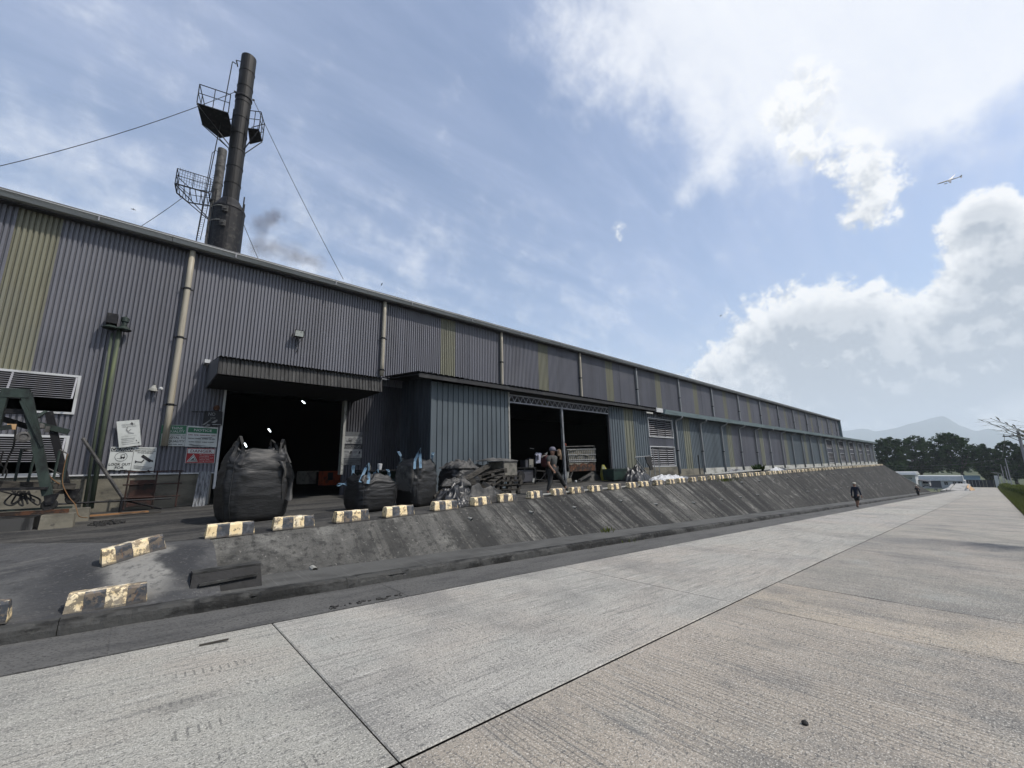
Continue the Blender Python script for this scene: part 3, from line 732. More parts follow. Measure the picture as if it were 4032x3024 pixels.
def corr_side(X, y0, y1, z0, z1, pitch=.225, groove=.03, depth=.025, slope=.015, mb=None):
    mb = mb or MB(); cs = corr_cols(y0, y1, pitch, groove, depth, slope); vs = []
    for y, d in cs: vs += [(X+d, y, z0), (X+d, y, z1)]
    mb.add(vs, [(2*i, 2*i+2, 2*i+3, 2*i+1) for i in range(len(cs)-1)]); return mb

# ------------------------------------------------------------------ warehouse
YW = 14.64
wh = thing('warehouse', 'very long tall warehouse clad in purple grey corrugated sheets with pale strips', 'warehouse', (0, YW, .7))
EAVE = 8.16
DOOR = (1.71, 5.24); ANX = (7.4, 101.0)
strips = [(-2.88, -2.13)]+[(9.13+6*k, 9.88+6*k) for k in range(13)]
cuts = sorted({-9.0, -1.3, DOOR[0], DOOR[1], 7.45, 11.3, 21.0, 86.7}|{.5+6*k for k in range(-1, 15)}|{v for s_ in strips for v in s_})
def bottom(x):
    if x < -1.3: return 4.02
    if x < DOOR[0]: return 1.6
    if x < DOOR[1]: return 4.03
    if x < 11.3: return .70
    if x < 21: return 4.6
    return .8
for a, b in zip(cuts[:-1], cuts[1:]):
    if b-a < .02: continue
    mid = .5*(a+b); yl = any(s0-.01 < mid < s1+.01 for s0, s1 in strips)
    if DOOR[1] < mid < 7.45:      # sheets right of the door: canopy shade and soot painted in below, plain cladding above
        obj('cladding_sheet', corr_wall(a, b, .7, 4.7, YW), 'cladding_shaded_sooty', wh); obj('cladding_sheet', corr_wall(a, b, 4.704, EAVE, YW), 'cladding', wh); continue
    obj('translucent_strip' if yl else 'cladding_sheet', corr_wall(a, b, bottom(mid), EAVE, YW+(.004 if yl else 0)), 'strip_yellow' if yl else 'cladding', wh)
# left bays between the louvre windows
obj('cladding_sheet', corr_wall(-9, -1.3, 2.53, 3.07, YW), 'cladding', wh)
# flashing line where sheet seams run
for k in range(1, 15):
    X = .5+6*k-1.9
    if X > 8: m_ = MB(); m_.box(X, X+.014, YW-.005, YW+.01, 4.95, EAVE); obj('sheet_seam', m_, 'louvre_dark', wh)
# concrete plinth
m_ = MB()
m_.box(-9, DOOR[0]-.06, YW+.02, YW+.28, .45, 1.6)
obj('plinth', m_, 'plinth_concrete', wh)
m_ = MB(); m_.box(-9, DOOR[0]+.0, YW-.03, YW+.03, 1.575, 1.61); obj('plinth_flashing', m_, 'white_paint', wh)
m_ = MB(); m_.box(DOOR[0]-.03, DOOR[0]+.03, YW-.05, YW+.2, 1.15, 4.02); obj('door_jamb', m_, 'white_paint', wh)
m_ = MB(); m_.box(DOOR[0]-.22, DOOR[0]-.1, YW-.02, YW+.14, .72, 1.56); obj('door_post', m_, 'pvc_grey', wh)
m_ = MB(); m_.box(DOOR[1]-.03, DOOR[1]+.05, YW-.05, YW+.2, 1.45, 4.02); obj('door_jamb', m_, 'bucket', wh)
m_ = MB(); m_.box(DOOR[0]-.3, DOOR[1]+.3, YW+.03, YW+.25, 4.0, 4.2); obj('door_header', m_, 'black_steel', wh)
# shell: back wall, ends, roof, floor
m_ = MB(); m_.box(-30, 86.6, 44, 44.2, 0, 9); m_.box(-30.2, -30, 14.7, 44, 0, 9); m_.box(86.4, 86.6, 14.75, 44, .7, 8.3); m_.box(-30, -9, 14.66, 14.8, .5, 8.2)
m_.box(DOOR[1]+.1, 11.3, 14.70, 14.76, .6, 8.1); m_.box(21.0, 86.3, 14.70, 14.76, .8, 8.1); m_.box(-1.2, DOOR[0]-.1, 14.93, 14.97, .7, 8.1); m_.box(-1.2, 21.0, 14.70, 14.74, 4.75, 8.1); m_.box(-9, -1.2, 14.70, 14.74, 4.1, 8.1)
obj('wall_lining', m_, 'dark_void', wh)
m_ = MB()
m_.hexa([(-30, 14.25, 8.2), (86.8, 14.25, 8.2), (86.8, 30, 10.6), (-30, 30, 10.6), (-30, 14.25, 8.25), (86.8, 14.25, 8.25), (86.8, 30, 10.65), (-30, 30, 10.65)])
m_.hexa([(-30, 30, 10.6), (86.8, 30, 10.6), (86.8, 44.3, 8.4), (-30, 44.3, 8.4), (-30, 30, 10.65), (86.8, 30, 10.65), (86.8, 44.3, 8.45), (-30, 44.3, 8.45)])
obj('roof', m_, 'roof_metal', wh)
m_ = MB(); m_.box(-30, 86.4, 14.75, 44, .55, .70); obj('floor', m_, 'dark_floor', wh)
# eave: gutter in lengths with clips, roof edge above
X = -12.0
while X < 86:
    x1 = min(X+6, 86.9); m_ = MB()
    m_.hexa([(X+.004, 14.30, 8.07), (x1-.004, 14.30, 8.07), (x1-.004, 14.58, 8.07), (X+.004, 14.58, 8.07), (X+.004, 14.24, 8.20), (x1-.004, 14.24, 8.20), (x1-.004, 14.58, 8.20), (X+.004, 14.58, 8.20)])
    m_.box(X+.004, x1-.004, 14.225, 14.245, 8.185, 8.205)
    g = obj('gutter', m_, 'gutter_metal', wh)
    for k in range(2):
        mm = MB(); xx = X+1.5+3*k; mm.box(xx, xx+.03, 14.215, 14.24, 8.06, 8.21); obj('gutter_clip', mm, 'louvre_metal', g)
    X = x1
m_ = MB(); m_.box(-12, 87, 14.27, 14.4, 8.225, 8.262); obj('roof_edge', m_, 'gutter_metal', wh)
m_ = MB(); m_.box(-12, 86.9, 14.44, 14.63, 8.03, 8.066); obj('soffit', m_, 'louvre_dark', wh)
m_ = MB(); m_.box(86.72, 86.84, 14.3, 14.7, 4.7, 8.2); obj('corner_trim', m_, 'gutter_teal', wh)
# downpipes
def downpipe(par, X, Y, z0, z1, r, clamps, mname, elbow=None):
    mm = MB(); path = [(X, Y, z0)]
    nseg = 6
    for i in range(1, nseg): path.append((X+.004*fbm((X, i, 0)), Y, lerp(z0, z1, i/nseg)))
    path.append((X, Y, z1))
    if elbow: path += elbow
    mm.tube(path, r, 12)
    p_ = obj('downpipe', mm, mname, par, smooth=True)
    for z in clamps:
        cc = MB(); cc.lathe((X, Y, z-.035), [(r+.006, 0), (r+.014, .01), (r+.014, .05), (r+.006, .06)], 12); cc.box(X-r-.07, X+r+.07, Y+.02, Y+.05, z-.03, z+.01)
        obj('clamp', cc, 'black_steel', p_)
downpipe(wh, .49, 14.52, 2.33, 8.1, .075, (3.45, 5.37, 6.85), 'pvc_pipe')
for k in range(1, 15):
    X = .5+6*k; zb = 5.08 if k < 3 else 4.9
    downpipe(wh, X, 14.54, zb, 8.1, .07, (5.3, 6.55) if k < 6 else (6.4,), 'pvc_pipe' if k < 4 else 'pvc_grey')

# louvre windows of the left bay: frame plus a top-hung leaf of slats
def open_louvre(x0, x1, z0, z1, name):
    f = MB(); t = .05
    for a in ((x0, x1, z1-t, z1), (x0, x1, z0, z0+t), (x1-t, x1, z0+t, z1-t), (x0, x0+t, z0+t, z1-t)):
        f.box(a[0], a[1], YW-.04, YW+.06, a[2], a[3])
    o = obj('louvre_window', f, 'white_paint', wh)
    top = Vector((0, YW-.03, z1-t)); H = .62; ang = R_(24)
    dv = Vector((0, -math.sin(ang), -math.cos(ang)))
    L = x1-x0-2*t
    for j in range(12):
        P = top+dv*(H*j/11); mm = MB()
        mm.beam((x0+t+.03, P.y, P.z), (x1-t-.03, P.y, P.z), .020, .010, up=(0, -.5, .85)); obj('slat', mm, 'louvre_metal', o)
    for xx in (x1-t-.02, x1-t-1.05, x1-t-2.1, x0+t+.02):
        mm = MB(); mm.beam((xx, top.y+.01, top.z), tuple(Vector((xx, top.y+.01, top.z))+dv*H), .035, .02, up=(0, -1, 0)); obj('stile', mm, 'louvre_metal', o)
    return o
open_louvre(-4.55, -1.29, 3.06, 4.03, 'a'); open_louvre(-4.55, -1.29, 1.61, 2.54, 'b')

# canopy over the door
m_ = MB(); cs = corr_cols(1.22, 5.55, .0945, .018, .022, .012); vs = []
for x, d in cs: vs += [(x, 12.30+d, 4.02), (x, 12.36+d, 4.47)]
m_.add(vs, [(2*i, 2*i+2, 2*i+3, 2*i+1) for i in range(len(cs)-1)])
cp = obj('canopy', m_, 'canopy_sheet', wh)
m_ = MB(); m_.hexa([(1.22, 12.34, 4.03), (1.25, 12.34, 4.03), (1.25, 14.62, 4.0), (1.22, 14.62, 4.0), (1.22, 12.36, 4.46), (1.25, 12.36, 4.46), (1.25, 14.62, 4.74), (1.22, 14.62, 4.74)]); obj('canopy_cheek', m_, 'annex_blue_grey', cp)
m_ = MB(); cs = corr_cols(1.22, 5.55, .0945, .018, .018, .012); vs = []
for x, d in cs: vs += [(x, 12.26, 4.475-d), (x, 14.62, 4.755-d)]
m_.add(vs, [(2*i, 2*i+2, 2*i+3, 2*i+1) for i in range(len(cs)-1)]); obj('canopy_roof', m_, 'canopy_sheet', cp)
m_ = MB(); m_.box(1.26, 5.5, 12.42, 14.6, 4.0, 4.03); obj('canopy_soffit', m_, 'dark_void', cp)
m_ = MB(); m_.hexa([(5.52, 12.36, 4.03), (5.55, 12.36, 4.03), (5.55, 14.62, 4.0), (5.52, 14.62, 4.0), (5.52, 12.38, 4.45), (5.55, 12.38, 4.45), (5.55, 14.62, 4.72), (5.52, 14.62, 4.72)]); obj('canopy_cheek', m_, 'canopy_sheet', cp)
m_ = MB(); m_.box(1.10, 1.23, 14.35, 14.62, 4.70, 4.80); obj('canopy_flashing', m_, 'white_paint', cp)
m_ = MB(); m_.hexa([(5.75, 14.2, 4.86), (6.65, 14.2, 4.86), (6.65, 14.6, 4.92), (5.75, 14.6, 4.92), (5.75, 14.2, 4.9), (6.65, 14.2, 4.9), (6.65, 14.6, 4.96), (5.75, 14.6, 4.96)]); obj('canopy_flashing', m_, 'galv_sheet', cp)

# interior: lit tubes and a few shapes in the dark
for (px, py, Y, l) in ((1196, 1583, 26, .8), (1062, 1694, 22, .5), (968, 1752, 19, .35)):
    P = FY(px, py, Y); mm = MB(); mm.tube([P+Vector((-l*.12, 0, .06)), P+Vector((l*.12, .1, -.06))], .022, 8)
    t_ = obj('lamp_tube', mm, 'lamp_lit', None, P); tag(t_, {26: 'upper lit lamp hanging deep inside the dark doorway', 22: 'slanted lit tube lamp in the middle of the dark doorway', 19: 'lit lamp just above the near bag handle in the doorway'}[Y], 'lamp', 'lamps inside the warehouse')
mm = MB(); P = FY(1300, 1910, 17.5); mm.obox(P+Vector((0, 0, .28)), (.75, .5, .55), .1); mm.obox(P+Vector((-.1, -.26, .35)), (.2, .02, .3), .1, mi=1)
solo('machine_box', mm, ['orange_paint', 'sign_black'], 'faded orange box standing on the floor inside the dark doorway', 'box', (P.x, P.y, P.z))
mm = MB(); P = FY(1205, 1905, 17.8); mm.obox(P+Vector((0, 0, .22)), (.5, .5, .45), .4); mm.obox(P+Vector((.05, 0, .47)), (.55, .55, .05), .4)
solo('crate', mm, 'cardboard', 'dim grey crate beside the orange box inside the doorway', 'crate', (P.x, P.y, P.z))

# ------------------------------------------------------------------ annex
YA = 12.40
an = thing('annex', 'low annex with blue grey ribbed walls and an open bay along the warehouse', 'annex', (7.4, YA, .75))
AX0, OP0, OP1, AX1 = 7.4, 10.98, 17.9, 101.0
def apiece(a, b, z0, z1, mname, nm='cladding_sheet', pitch=.225): obj(nm, corr_wall(a, b, z0, z1, YA, pitch, .035, .03, .012), mname, an)
ATOP = 4.62
for a, b in ((7.4, 8.3), (8.3, 9.2), (9.2, 10.1), (10.1, 10.98)):
    apiece(a, b, .74, ATOP, 'annex_teal')
obj('side_sheet', corr_side(AX0, YA, 14.63, .72, 4.95), 'annex_shaded_sooty', an)
m_ = MB(); m_.box(AX0-.02, AX0+.05, YA-.02, YA+.05, .74, ATOP-.02); obj('corner_trim', m_, 'annex_teal', an)
apiece(17.9, 19.3, .9, ATOP, 'annex_teal'); apiece(19.3, 20.2, .9, ATOP, 'annex_strip', 'translucent_strip', .3); apiece(20.2, 21.7, .9, ATOP, 'annex_teal')
apiece(21.7, 24.6, 3.12, 3.14+.02, 'annex_blue_grey'); apiece(21.7, 24.6, 2.62, 3.15, 'cladding', pitch=.0945); apiece(21.7, 24.6, 4.26, ATOP, 'annex_blue_grey')
x = 24.6; k = 0
while x < 64:
    s0 = 26.05+7.02*k; s1 = s0+.95
    if s1 > 64: break
    apiece(x, s0, 1.27, ATOP, 'annex_teal' if k in (0, 1, 4, 5) else 'cladding', pitch=.225 if k in (0, 1, 4, 5) else .12)
    apiece(s0, s1, 1.27, ATOP, 'annex_strip', 'translucent_strip', .3); x = s1; k += 1
apiece(x, 64.2, 1.27, ATOP, 'annex_teal')
lv = [64.2+7.0*k for k in range(5)]
for i, a in enumerate(lv):
    nxt = lv[i+1] if i < 4 else AX1
    apiece(a, a+3.4, 2.62, 3.12, 'cladding', pitch=.0945); apiece(a, a+3.4, 4.26, ATOP, 'annex_blue_grey')
    apiece(a+3.4, nxt-1.7, 1.27, ATOP, 'annex_blue_grey'); apiece(nxt-1.7, nxt-.9, 1.27, ATOP, 'annex_strip', 'translucent_strip', .3); apiece(nxt-.9, nxt, 1.27, ATOP, 'annex_teal')
def louvre(x0, x1, z0, z1, n, big=True):
    f = MB(); t = .045
    for a in ((x0, x1, z1-t, z1), (x0, x1, z0, z0+t), (x1-t, x1, z0+t, z1-t), (x0, x0+t, z0+t, z1-t)):
        f.box(a[0], a[1], YA-.05, YA+.05, a[2], a[3])
    f.box(x0+t, x1-t, YA+.09, YA+.11, z0+t, z1-t, 1)
    o = obj('louvre_window', f, ['white_paint', 'dark_void'], an)
    for j in range(n):
        z = lerp(z0+t+.05, z1-t-.05, j/(n-1)); mm = MB(); mm.beam((x0+t, YA+.01, z), (x1-t, YA+.01, z), .055, .012, up=(0, -.70, .72)); obj('slat', mm, 'louvre_metal', o)
    for q in ((1/3, 2/3) if big else (.5,)):
        mm = MB(); xx = lerp(x0, x1, q); mm.box(xx-.02, xx+.02, YA-.045, YA-.03, z0+t, z1-t); obj('mullion', mm, 'louvre_dark', o)
louvre(21.7, 24.6, 3.14, 4.26, 9); louvre(21.7, 24.6, 1.44, 2.62, 9)
for a in lv: louvre(a, a+3.4, 3.14, 4.26, 7, False); louvre(a, a+3.4, 1.34, 2.6, 7, False)
# plinth of the annex, in bays
m_ = MB(); m_.box(20.9, 24.75, YA-.04, YA+.2, .6, 1.42); obj('plinth', m_, 'plinth_concrete', an)
x = 24.78
while x < 101:
    x1 = min(x+3.5, 101.2); m_ = MB(); m_.hexa([(x+.05, YA-.12, .6), (x1-.12, YA-.12, .6), (x1-.12, YA+.2, .6), (x+.05, YA+.2, .6), (x+.02, YA-.05, 1.27), (x1-.06, YA-.05, 1.27), (x1-.06, YA+.2, 1.27), (x+.02, YA+.2, 1.27)])
    obj('plinth', m_, 'plinth_concrete' if x < 28 else 'plinth_white', an); x += 3.5
# roof of the near part: black corrugated, thin, overhanging
def annex_roof(x0, x1, yf, zf, zb, pitch, mname):
    m_ = MB(); cs = corr_cols(x0, x1, pitch, .06, .03, .02); vs = []
    for x, d in cs: vs += [(x, yf, zf-d), (x, 14.63, zb-d)]
    m_.add(vs, [(2*i, 2*i+2, 2*i+3, 2*i+1) for i in range(len(cs)-1)])
    return obj('roof_sheet', m_, mname, an)
for k in range(8):
    a = 6.62+2.02*k; annex_roof(a, a+2.015, 11.95+.02*random.uniform(-1, 1), 4.79+.01*random.uniform(-1, 1), 5.08, .225, 'roof_black')
m_ = MB(); m_.box(6.66, 22.75, 11.98, 12.05, 4.60, 4.74); obj('eave_purlin', m_, 'roof_black', an)
m_ = MB(); m_.hexa([(6.7, 12.0, 4.70), (22.7, 12.0, 4.70), (22.7, 14.6, 4.98), (6.7, 14.6, 4.98), (6.7, 12.0, 4.73), (22.7, 12.0, 4.73), (22.7, 14.6, 5.01), (6.7, 14.6, 5.01)]); obj('ceiling_sheet', m_, 'roof_black', an)
m_ = MB(); m_.hexa([(22.8, 12.02, 4.72), (101.2, 12.02, 4.72), (101.2, 14.63, 4.95), (22.8, 14.63, 4.95), (22.8, 12.02, 4.76), (101.2, 12.02, 4.76), (101.2, 14.63, 4.99), (22.8, 14.63, 4.99)]); obj('roof_sheet', m_, 'roof_metal', an)
m_ = MB(); m_.box(22.85, 101.1, 12.0, 12.36, 4.55, 4.60); obj('soffit', m_, 'louvre_dark', an)
x = 22.8
while x < 101:
    x1 = min(x+6, 101.3); m_ = MB()
    m_.hexa([(x+.004, 11.86, 4.50), (x1-.004, 11.86, 4.50), (x1-.004, 12.1, 4.50), (x+.004, 12.1, 4.50), (x+.004, 11.78, 4.74), (x1-.004, 11.78, 4.74), (x1-.004, 12.06, 4.80), (x+.004, 12.06, 4.80)])
    obj('gutter', m_, 'gutter_teal', an); x = x1
m_ = MB(); m_.box(22.0, 22.75, 11.93, 12.0, 4.56, 4.80); obj('gutter_patch', m_, 'white_paint', an)
m_ = MB(); m_.box(21.0, 21.7, 12.0, 12.05, 4.42, 4.50); obj('gutter_patch', m_, 'plinth_white', an)
k = 0
while 24.9+3.5*k < 100.5:
    X = 24.9+3.5*k
    downpipe(an, X, 12.30, 1.0, 4.15, .06, (2.4,) if k < 6 else (), 'pvc_grey', elbow=[(X+.02, 12.28, 4.24), (X+.06, 12.16, 4.32), (X+.10, 11.98, 4.36), (X+.11, 11.92, 4.42), (X+.11, 11.92, 4.52)])
    k += 1
# open bay: lattice truss, middle post, jambs
tr = obj('truss', MB().beam((OP0, YA, 4.50), (OP1, YA, 4.50), .05, .05), 'louvre_metal', an)
mm = MB(); mm.beam((OP0, YA, 4.20), (OP1, YA, 4.20), .05, .05); obj('chord', mm, 'louvre_metal', tr)
n = 21
for i in range(n):
    a = lerp(OP0, OP1, i/n); b = lerp(OP0, OP1, (i+.5)/n); c_ = lerp(OP0, OP1, (i+1)/n)
    mm = MB(); mm.beam((a, YA, 4.22), (b, YA, 4.48), .03, .03); obj('lattice_bar', mm, 'louvre_metal', tr)
    mm = MB(); mm.beam((b, YA, 4.48), (c_, YA, 4.22), .03, .03); obj('lattice_bar', mm, 'louvre_metal', tr)
m_ = MB(); m_.box(OP0, OP1, YA+.03, YA+.05, 4.52, 4.72); obj('lintel_sheet', m_, 'roof_black', an)
m_ = MB(); m_.beam((14.30, YA, .75), (14.22, YA, 4.2), .10, .10, up=(0, 1, 0)); obj('post', m_, 'galv_sheet', an)
m_ = MB(); m_.box(OP0-.02, OP0+.05, YA-.03, YA+.08, .76, 4.6); obj('jamb', m_, 'bucket', an)
m_ = MB(); m_.box(OP1-.05, OP1+.03, YA-.03, YA+.08, .8, 4.6); obj('jamb', m_, 'louvre_dark', an)
# inside of the annex
obj('partition_sheet', corr_side(11.05, YA+.3, 14.6, .8, 4.6, pitch=.2), 'louvre_dark', an)
m_ = MB(); m_.box(20.9, 21.0, YA+.1, 14.6, .8, 4.9); m_.box(7.5, 10.9, YA+.2, YA+.24, .8, 4.6); obj('wall_lining', m_, 'dark_void', an)
m_ = MB(); m_.box(100.95, 101.05, YA+.05, 14.7, .8, 4.9); m_.box(18.0, 100.9, YA+.14, YA+.18, 1.0, 4.6); obj('end_wall', m_, 'annex_blue_grey', an)

# ------------------------------------------------------------------ smokestacks
def stack(name, label, X, Y, r, z0, z1, drum, mats, plat_z, rail_h, yaw, pl, wires):
    o = thing(name, label, 'smokestack', (X, Y, z0))
    segs = 9; zs = [lerp(drum[2] if drum else z0, z1, i/segs) for i in range(segs+1)]
    for i in range(segs):
        mm = MB(); mm.lathe((X, Y, 0), [(r, zs[i]), (r*1.002, zs[i+1]-.05), (r+.018, zs[i+1]-.05), (r+.018, zs[i+1])] if i < segs-1 else [(r, zs[i]), (r, zs[i+1]), (r-.04, zs[i+1]), (r-.05, zs[i+1]-.6)], 24, caps=(i < segs-1))
        obj('shaft_section', mm, mats[0], o, smooth=False)
    if drum:
        mm = MB(); R0 = drum[0]; mm.lathe((X, Y, 0), [(R0, drum[1]), (R0, drum[2]-.55), (R0+.02, drum[2]-.5), (R0*.99, drum[2]-.42), (R0*.72, drum[2]-.12), (r+.06, drum[2]), (r+.03, drum[2]+.05)], 28)
        d = obj('drum', mm, mats[1], o)
        for a in (R_(200), R_(255), R_(320), R_(20)):
            mm = MB(); px, py = X+R0*.98*math.cos(a), Y+R0*.98*math.sin(a); mm.tube([(px, py, drum[2]-.7), (px, py, drum[2]+.25)], .03, 6); obj('lug', mm, mats[1], d)
        for (a, z) in ((R_(252), drum[2]-.75), (R_(250), drum[2]-1.45)):
            nx, ny = math.cos(a), math.sin(a); P = Vector((X+nx*(R0+.03), Y+ny*(R0+.03), z)); tx = Vector((-ny, nx, 0))
            mm = MB(); mm.hexa([P-tx*.11+Vector((0, 0, -.13)), P+tx*.11+Vector((0, 0, -.13)), P+tx*.11+Vector((nx*.06, ny*.06, -.13)), P-tx*.11+Vector((nx*.06, ny*.06, -.13)), P-tx*.11+Vector((0, 0, .13)), P+tx*.11+Vector((0, 0, .13)), P+tx*.11+Vector((nx*.06, ny*.06, .13)), P-tx*.11+Vector((nx*.06, ny*.06, .13))])
            mm.lathe(P+Vector((nx*.06, ny*.06, 0)), [(.06, 0), (.05, .05)], 10, axis=(nx, ny, 0))
            j = obj('port', mm, 'bag_grey', d)
            mm = MB(); a2 = a-R_(65); mm.tube([P+Vector((0, 0, .12))]+[Vector((X+(R0+.04)*math.cos(a-R_(65)*t), Y+(R0+.04)*math.sin(a-R_(65)*t), z+.14+.03*t)) for t in (.2, .4, .6, .8, 1)], .015, 6); obj('conduit', mm, 'bucket', d)
        a = R_(187); mm = MB(); mm.tube([(X+(R0+.06)*math.cos(a), Y+(R0+.06)*math.sin(a), drum[1]), (X+(R0+.06)*math.cos(a), Y+(R0+.06)*math.sin(a), drum[2]-.45)], .05, 8); obj('conduit', mm, 'bag_grey', d)
    # service platform: deck, knee braces, handrail
    def P(dx, dy, dz): return Vector((X+dx*math.cos(yaw)-dy*math.sin(yaw), Y+dx*math.sin(yaw)+dy*math.cos(yaw), plat_z+dz))
    for (ring, gap) in pl:
        if mats[0] == 'soot_metal': mm = MB(); mm.prism([P(x, y, 0) for x, y in ring], (0, 0, .04)); obj('deck', mm, mats[2], o)
        else:
            for i in range(len(ring)): mm = MB(); mm.beam(P(*ring[i], 0), P(*ring[(i+1) % len(ring)], 0), .05, .05); obj('deck_frame', mm, mats[2], o)
            for i in range(6): t_ = (i+.5)/6; mm = MB(); mm.beam(P(lerp(ring[0][0], ring[1][0], t_), -.75, 0), P(lerp(ring[-1][0], ring[2][0], t_), .45, 0), .03, .03); obj('deck_bar', mm, mats[2], o)
        for i in range(len(ring)):
            a, b = ring[i], ring[(i+1) % len(ring)]
            mm = MB(); mm.tube([P(*a, .04), P(*a, rail_h)], .022, 6); obj('rail_post', mm, 'black_steel', o)
            if i == gap: continue
            mm = MB(); mm.tube([P(*a, rail_h), P(*b, rail_h)], .02, 6); obj('handrail', mm, 'black_steel', o)
            mm = MB(); mm.tube([P(*a, rail_h*.55), P(*b, rail_h*.55)], .016, 6); obj('mid_rail', mm, 'black_steel', o)
            mid = ((a[0]+b[0])/2, (a[1]+b[1])/2)
            mm = MB(); mm.tube([P(*mid, .04), P(*mid, rail_h)], .018, 6); obj('rail_post', mm, 'black_steel', o)
            mm = MB(); e = Vector((a[0], a[1], 0)); e2 = e.normalized()*(r); mm.beam(P(*a, -.02), P(e2.x, e2.y, -1.05), .035, .035); obj('brace', mm, 'black_steel', o)
    for w_ in wires:
        mm = MB(); a, b = Vector(w_[0]), Vector(w_[1]); n = 10
        mm.tube([a.lerp(b, i/n)+Vector((0, 0, -w_[2]*4*(i/n)*(1-i/n))) for i in range(n+1)], w_[3] if len(w_) > 3 else .014, 5)
        obj('guy_wire', mm, 'wire', o)
    return o
S1 = (1.77, 21.0)
roofZ = lambda Y: 8.2+(Y-14.25)*.1524
st1 = stack('smokestack', 'tall soot-black smokestack with wide drum at its foot and steel platform', S1[0], S1[1], .32, 9.0, 21.75, (.62, 9.0, 13.75), ['soot_metal', 'black_steel', 'black_steel'], 17.55, 1.0, R_(-14),
      [([(-1.5, -.95), (-.35, -.95), (-.32, -.1), (-.33, .5), (-.9, .95), (-1.5, .3)], 1), ([(.36, -.35), (.82, -.5), (.92, .25), (.36, .75)], 3)],
      [(FY(998, 393, 21), FY(1352, 1100, 21), .15), (FY(926, 362, 21), FY(-160, 690, 24), .35), (FY(958, 880, 21.6), FY(1022, 1030, 21.6), .03)])
# sampling line and ladder rails left of the shaft
mm = MB(); mm.tube([FY(772, 950, 21), FY(880, 430, 21), FY(915, 245, 21), FY(917, 243, 21), FY(930, 252, 21)], .022, 6); mm.tube([FY(930, 237, 21), FY(960, 245, 21)], .02, 6); mm.tube([FY(931, 237, 21), FY(936, 262, 21)], .03, 6); obj('pipe_run', mm, 'black_steel', st1)
mm = MB(); mm.lathe((S1[0], S1[1], 20.0-.72), [(.345, 0), (.36, .03), (.36, .09), (.345, .12)], 20); obj('collar', mm, 'black_steel', st1)
for (px, py) in ((926, 362), (998, 394)):
    P = FY(px, py, 21); mm = MB(); mm.obox(P, (.10, .05, .08)); obj('wire_lug', mm, 'black_steel', st1)
S2 = (1.47, 25.0)
st2 = stack('smokestack', 'shorter pale weathered smokestack with mesh platform, behind the black one', S2[0], S2[1], .215, 9.5, 18.98, None, ['bag_grey', 'bag_grey', 'black_steel'], 15.75, .85, R_(-8),
      [([(-1.62, -.75), (-.25, -.75), (-.22, .5), (-1.2, .75), (-1.62, .1)], 1)],
      [(FY(718, 779, 25), FY(540, 900, 25), .05), (FY(800, 420, 25), FY(800, 421, 25), 0)])
for k in range(14):
    t = k/13; mm = MB(); a = Vector((S2[0]-1.6+1.35*t, S2[1]-.77, 0)); mm.tube([a+Vector((0, 0, 15.78)), a+Vector((0, 0, 16.55))], .008, 4); obj('mesh_wire', mm, 'black_steel', st2)
for z in (15.95, 16.1, 16.25, 16.4):
    mm = MB(); mm.tube([(S2[0]-1.62, S2[1]-.77, z), (S2[0]-.25, S2[1]-.72, z)], .008, 4); obj('mesh_wire', mm, 'black_steel', st2)
mm = MB()
for px in ((836, 602, 772, 945), (846, 690, 788, 945)):
    mm.tube([FY(px[0], px[1], 24.6), FY(px[2], px[3], 24.6)], .018, 5)
mm.tube([FY(836, 602, 24.6), FY(850, 592, 24.6), FY(860, 600, 24.6)], .018, 5)
for i in range(30):
    a = FY(lerp(838, 772, i/29)+9, lerp(690, 945, i/29), 24.6); b = FY(lerp(838, 772, i/29), lerp(690, 945, i/29), 24.6); mm.tube([a, b], .01, 4)
obj('ladder', mm, 'black_steel', st2)

# ------------------------------------------------------------------ things fixed to the warehouse wall
P = FY(1175, 1317, 14.5)
fl = thing('floodlight', 'square floodlight with dirty glass above the door canopy', 'floodlight', P)
mm = MB(); mm.hexa([P+Vector(q) for q in ((-.15, -.1, -.11), (.15, -.1, -.11), (.11, .06, -.09), (-.11, .06, -.09), (-.15, -.16, .11), (.15, -.16, .11), (.11, .03, .1), (-.11, .03, .1))]); obj('housing', mm, 'black_steel', fl)
mm = MB(); mm.quad(*[P+Vector(q) for q in ((-.125, -.109, -.09), (.125, -.109, -.09), (.125, -.159, .09), (-.125, -.159, .09))]); obj('lens', mm, 'glass_lamp', fl)
mm = MB(); mm.tube([P+Vector((-.17, -.05, 0)), P+Vector((-.17, .12, -.05)), P+Vector((.17, .12, -.05)), P+Vector((.17, -.05, 0))], .012, 6); obj('bracket', mm, 'black_steel', fl)
mm = MB(); mm.tube([P+Vector((.0, .1, -.1)), P+Vector((.04, .11, -.28)), P+Vector((-.03, .1, -.36)), P+Vector((.06, .1, -.42)), P+Vector((.01, .11, -.6))], .012, 6); obj('cable', mm, 'rubber', fl)
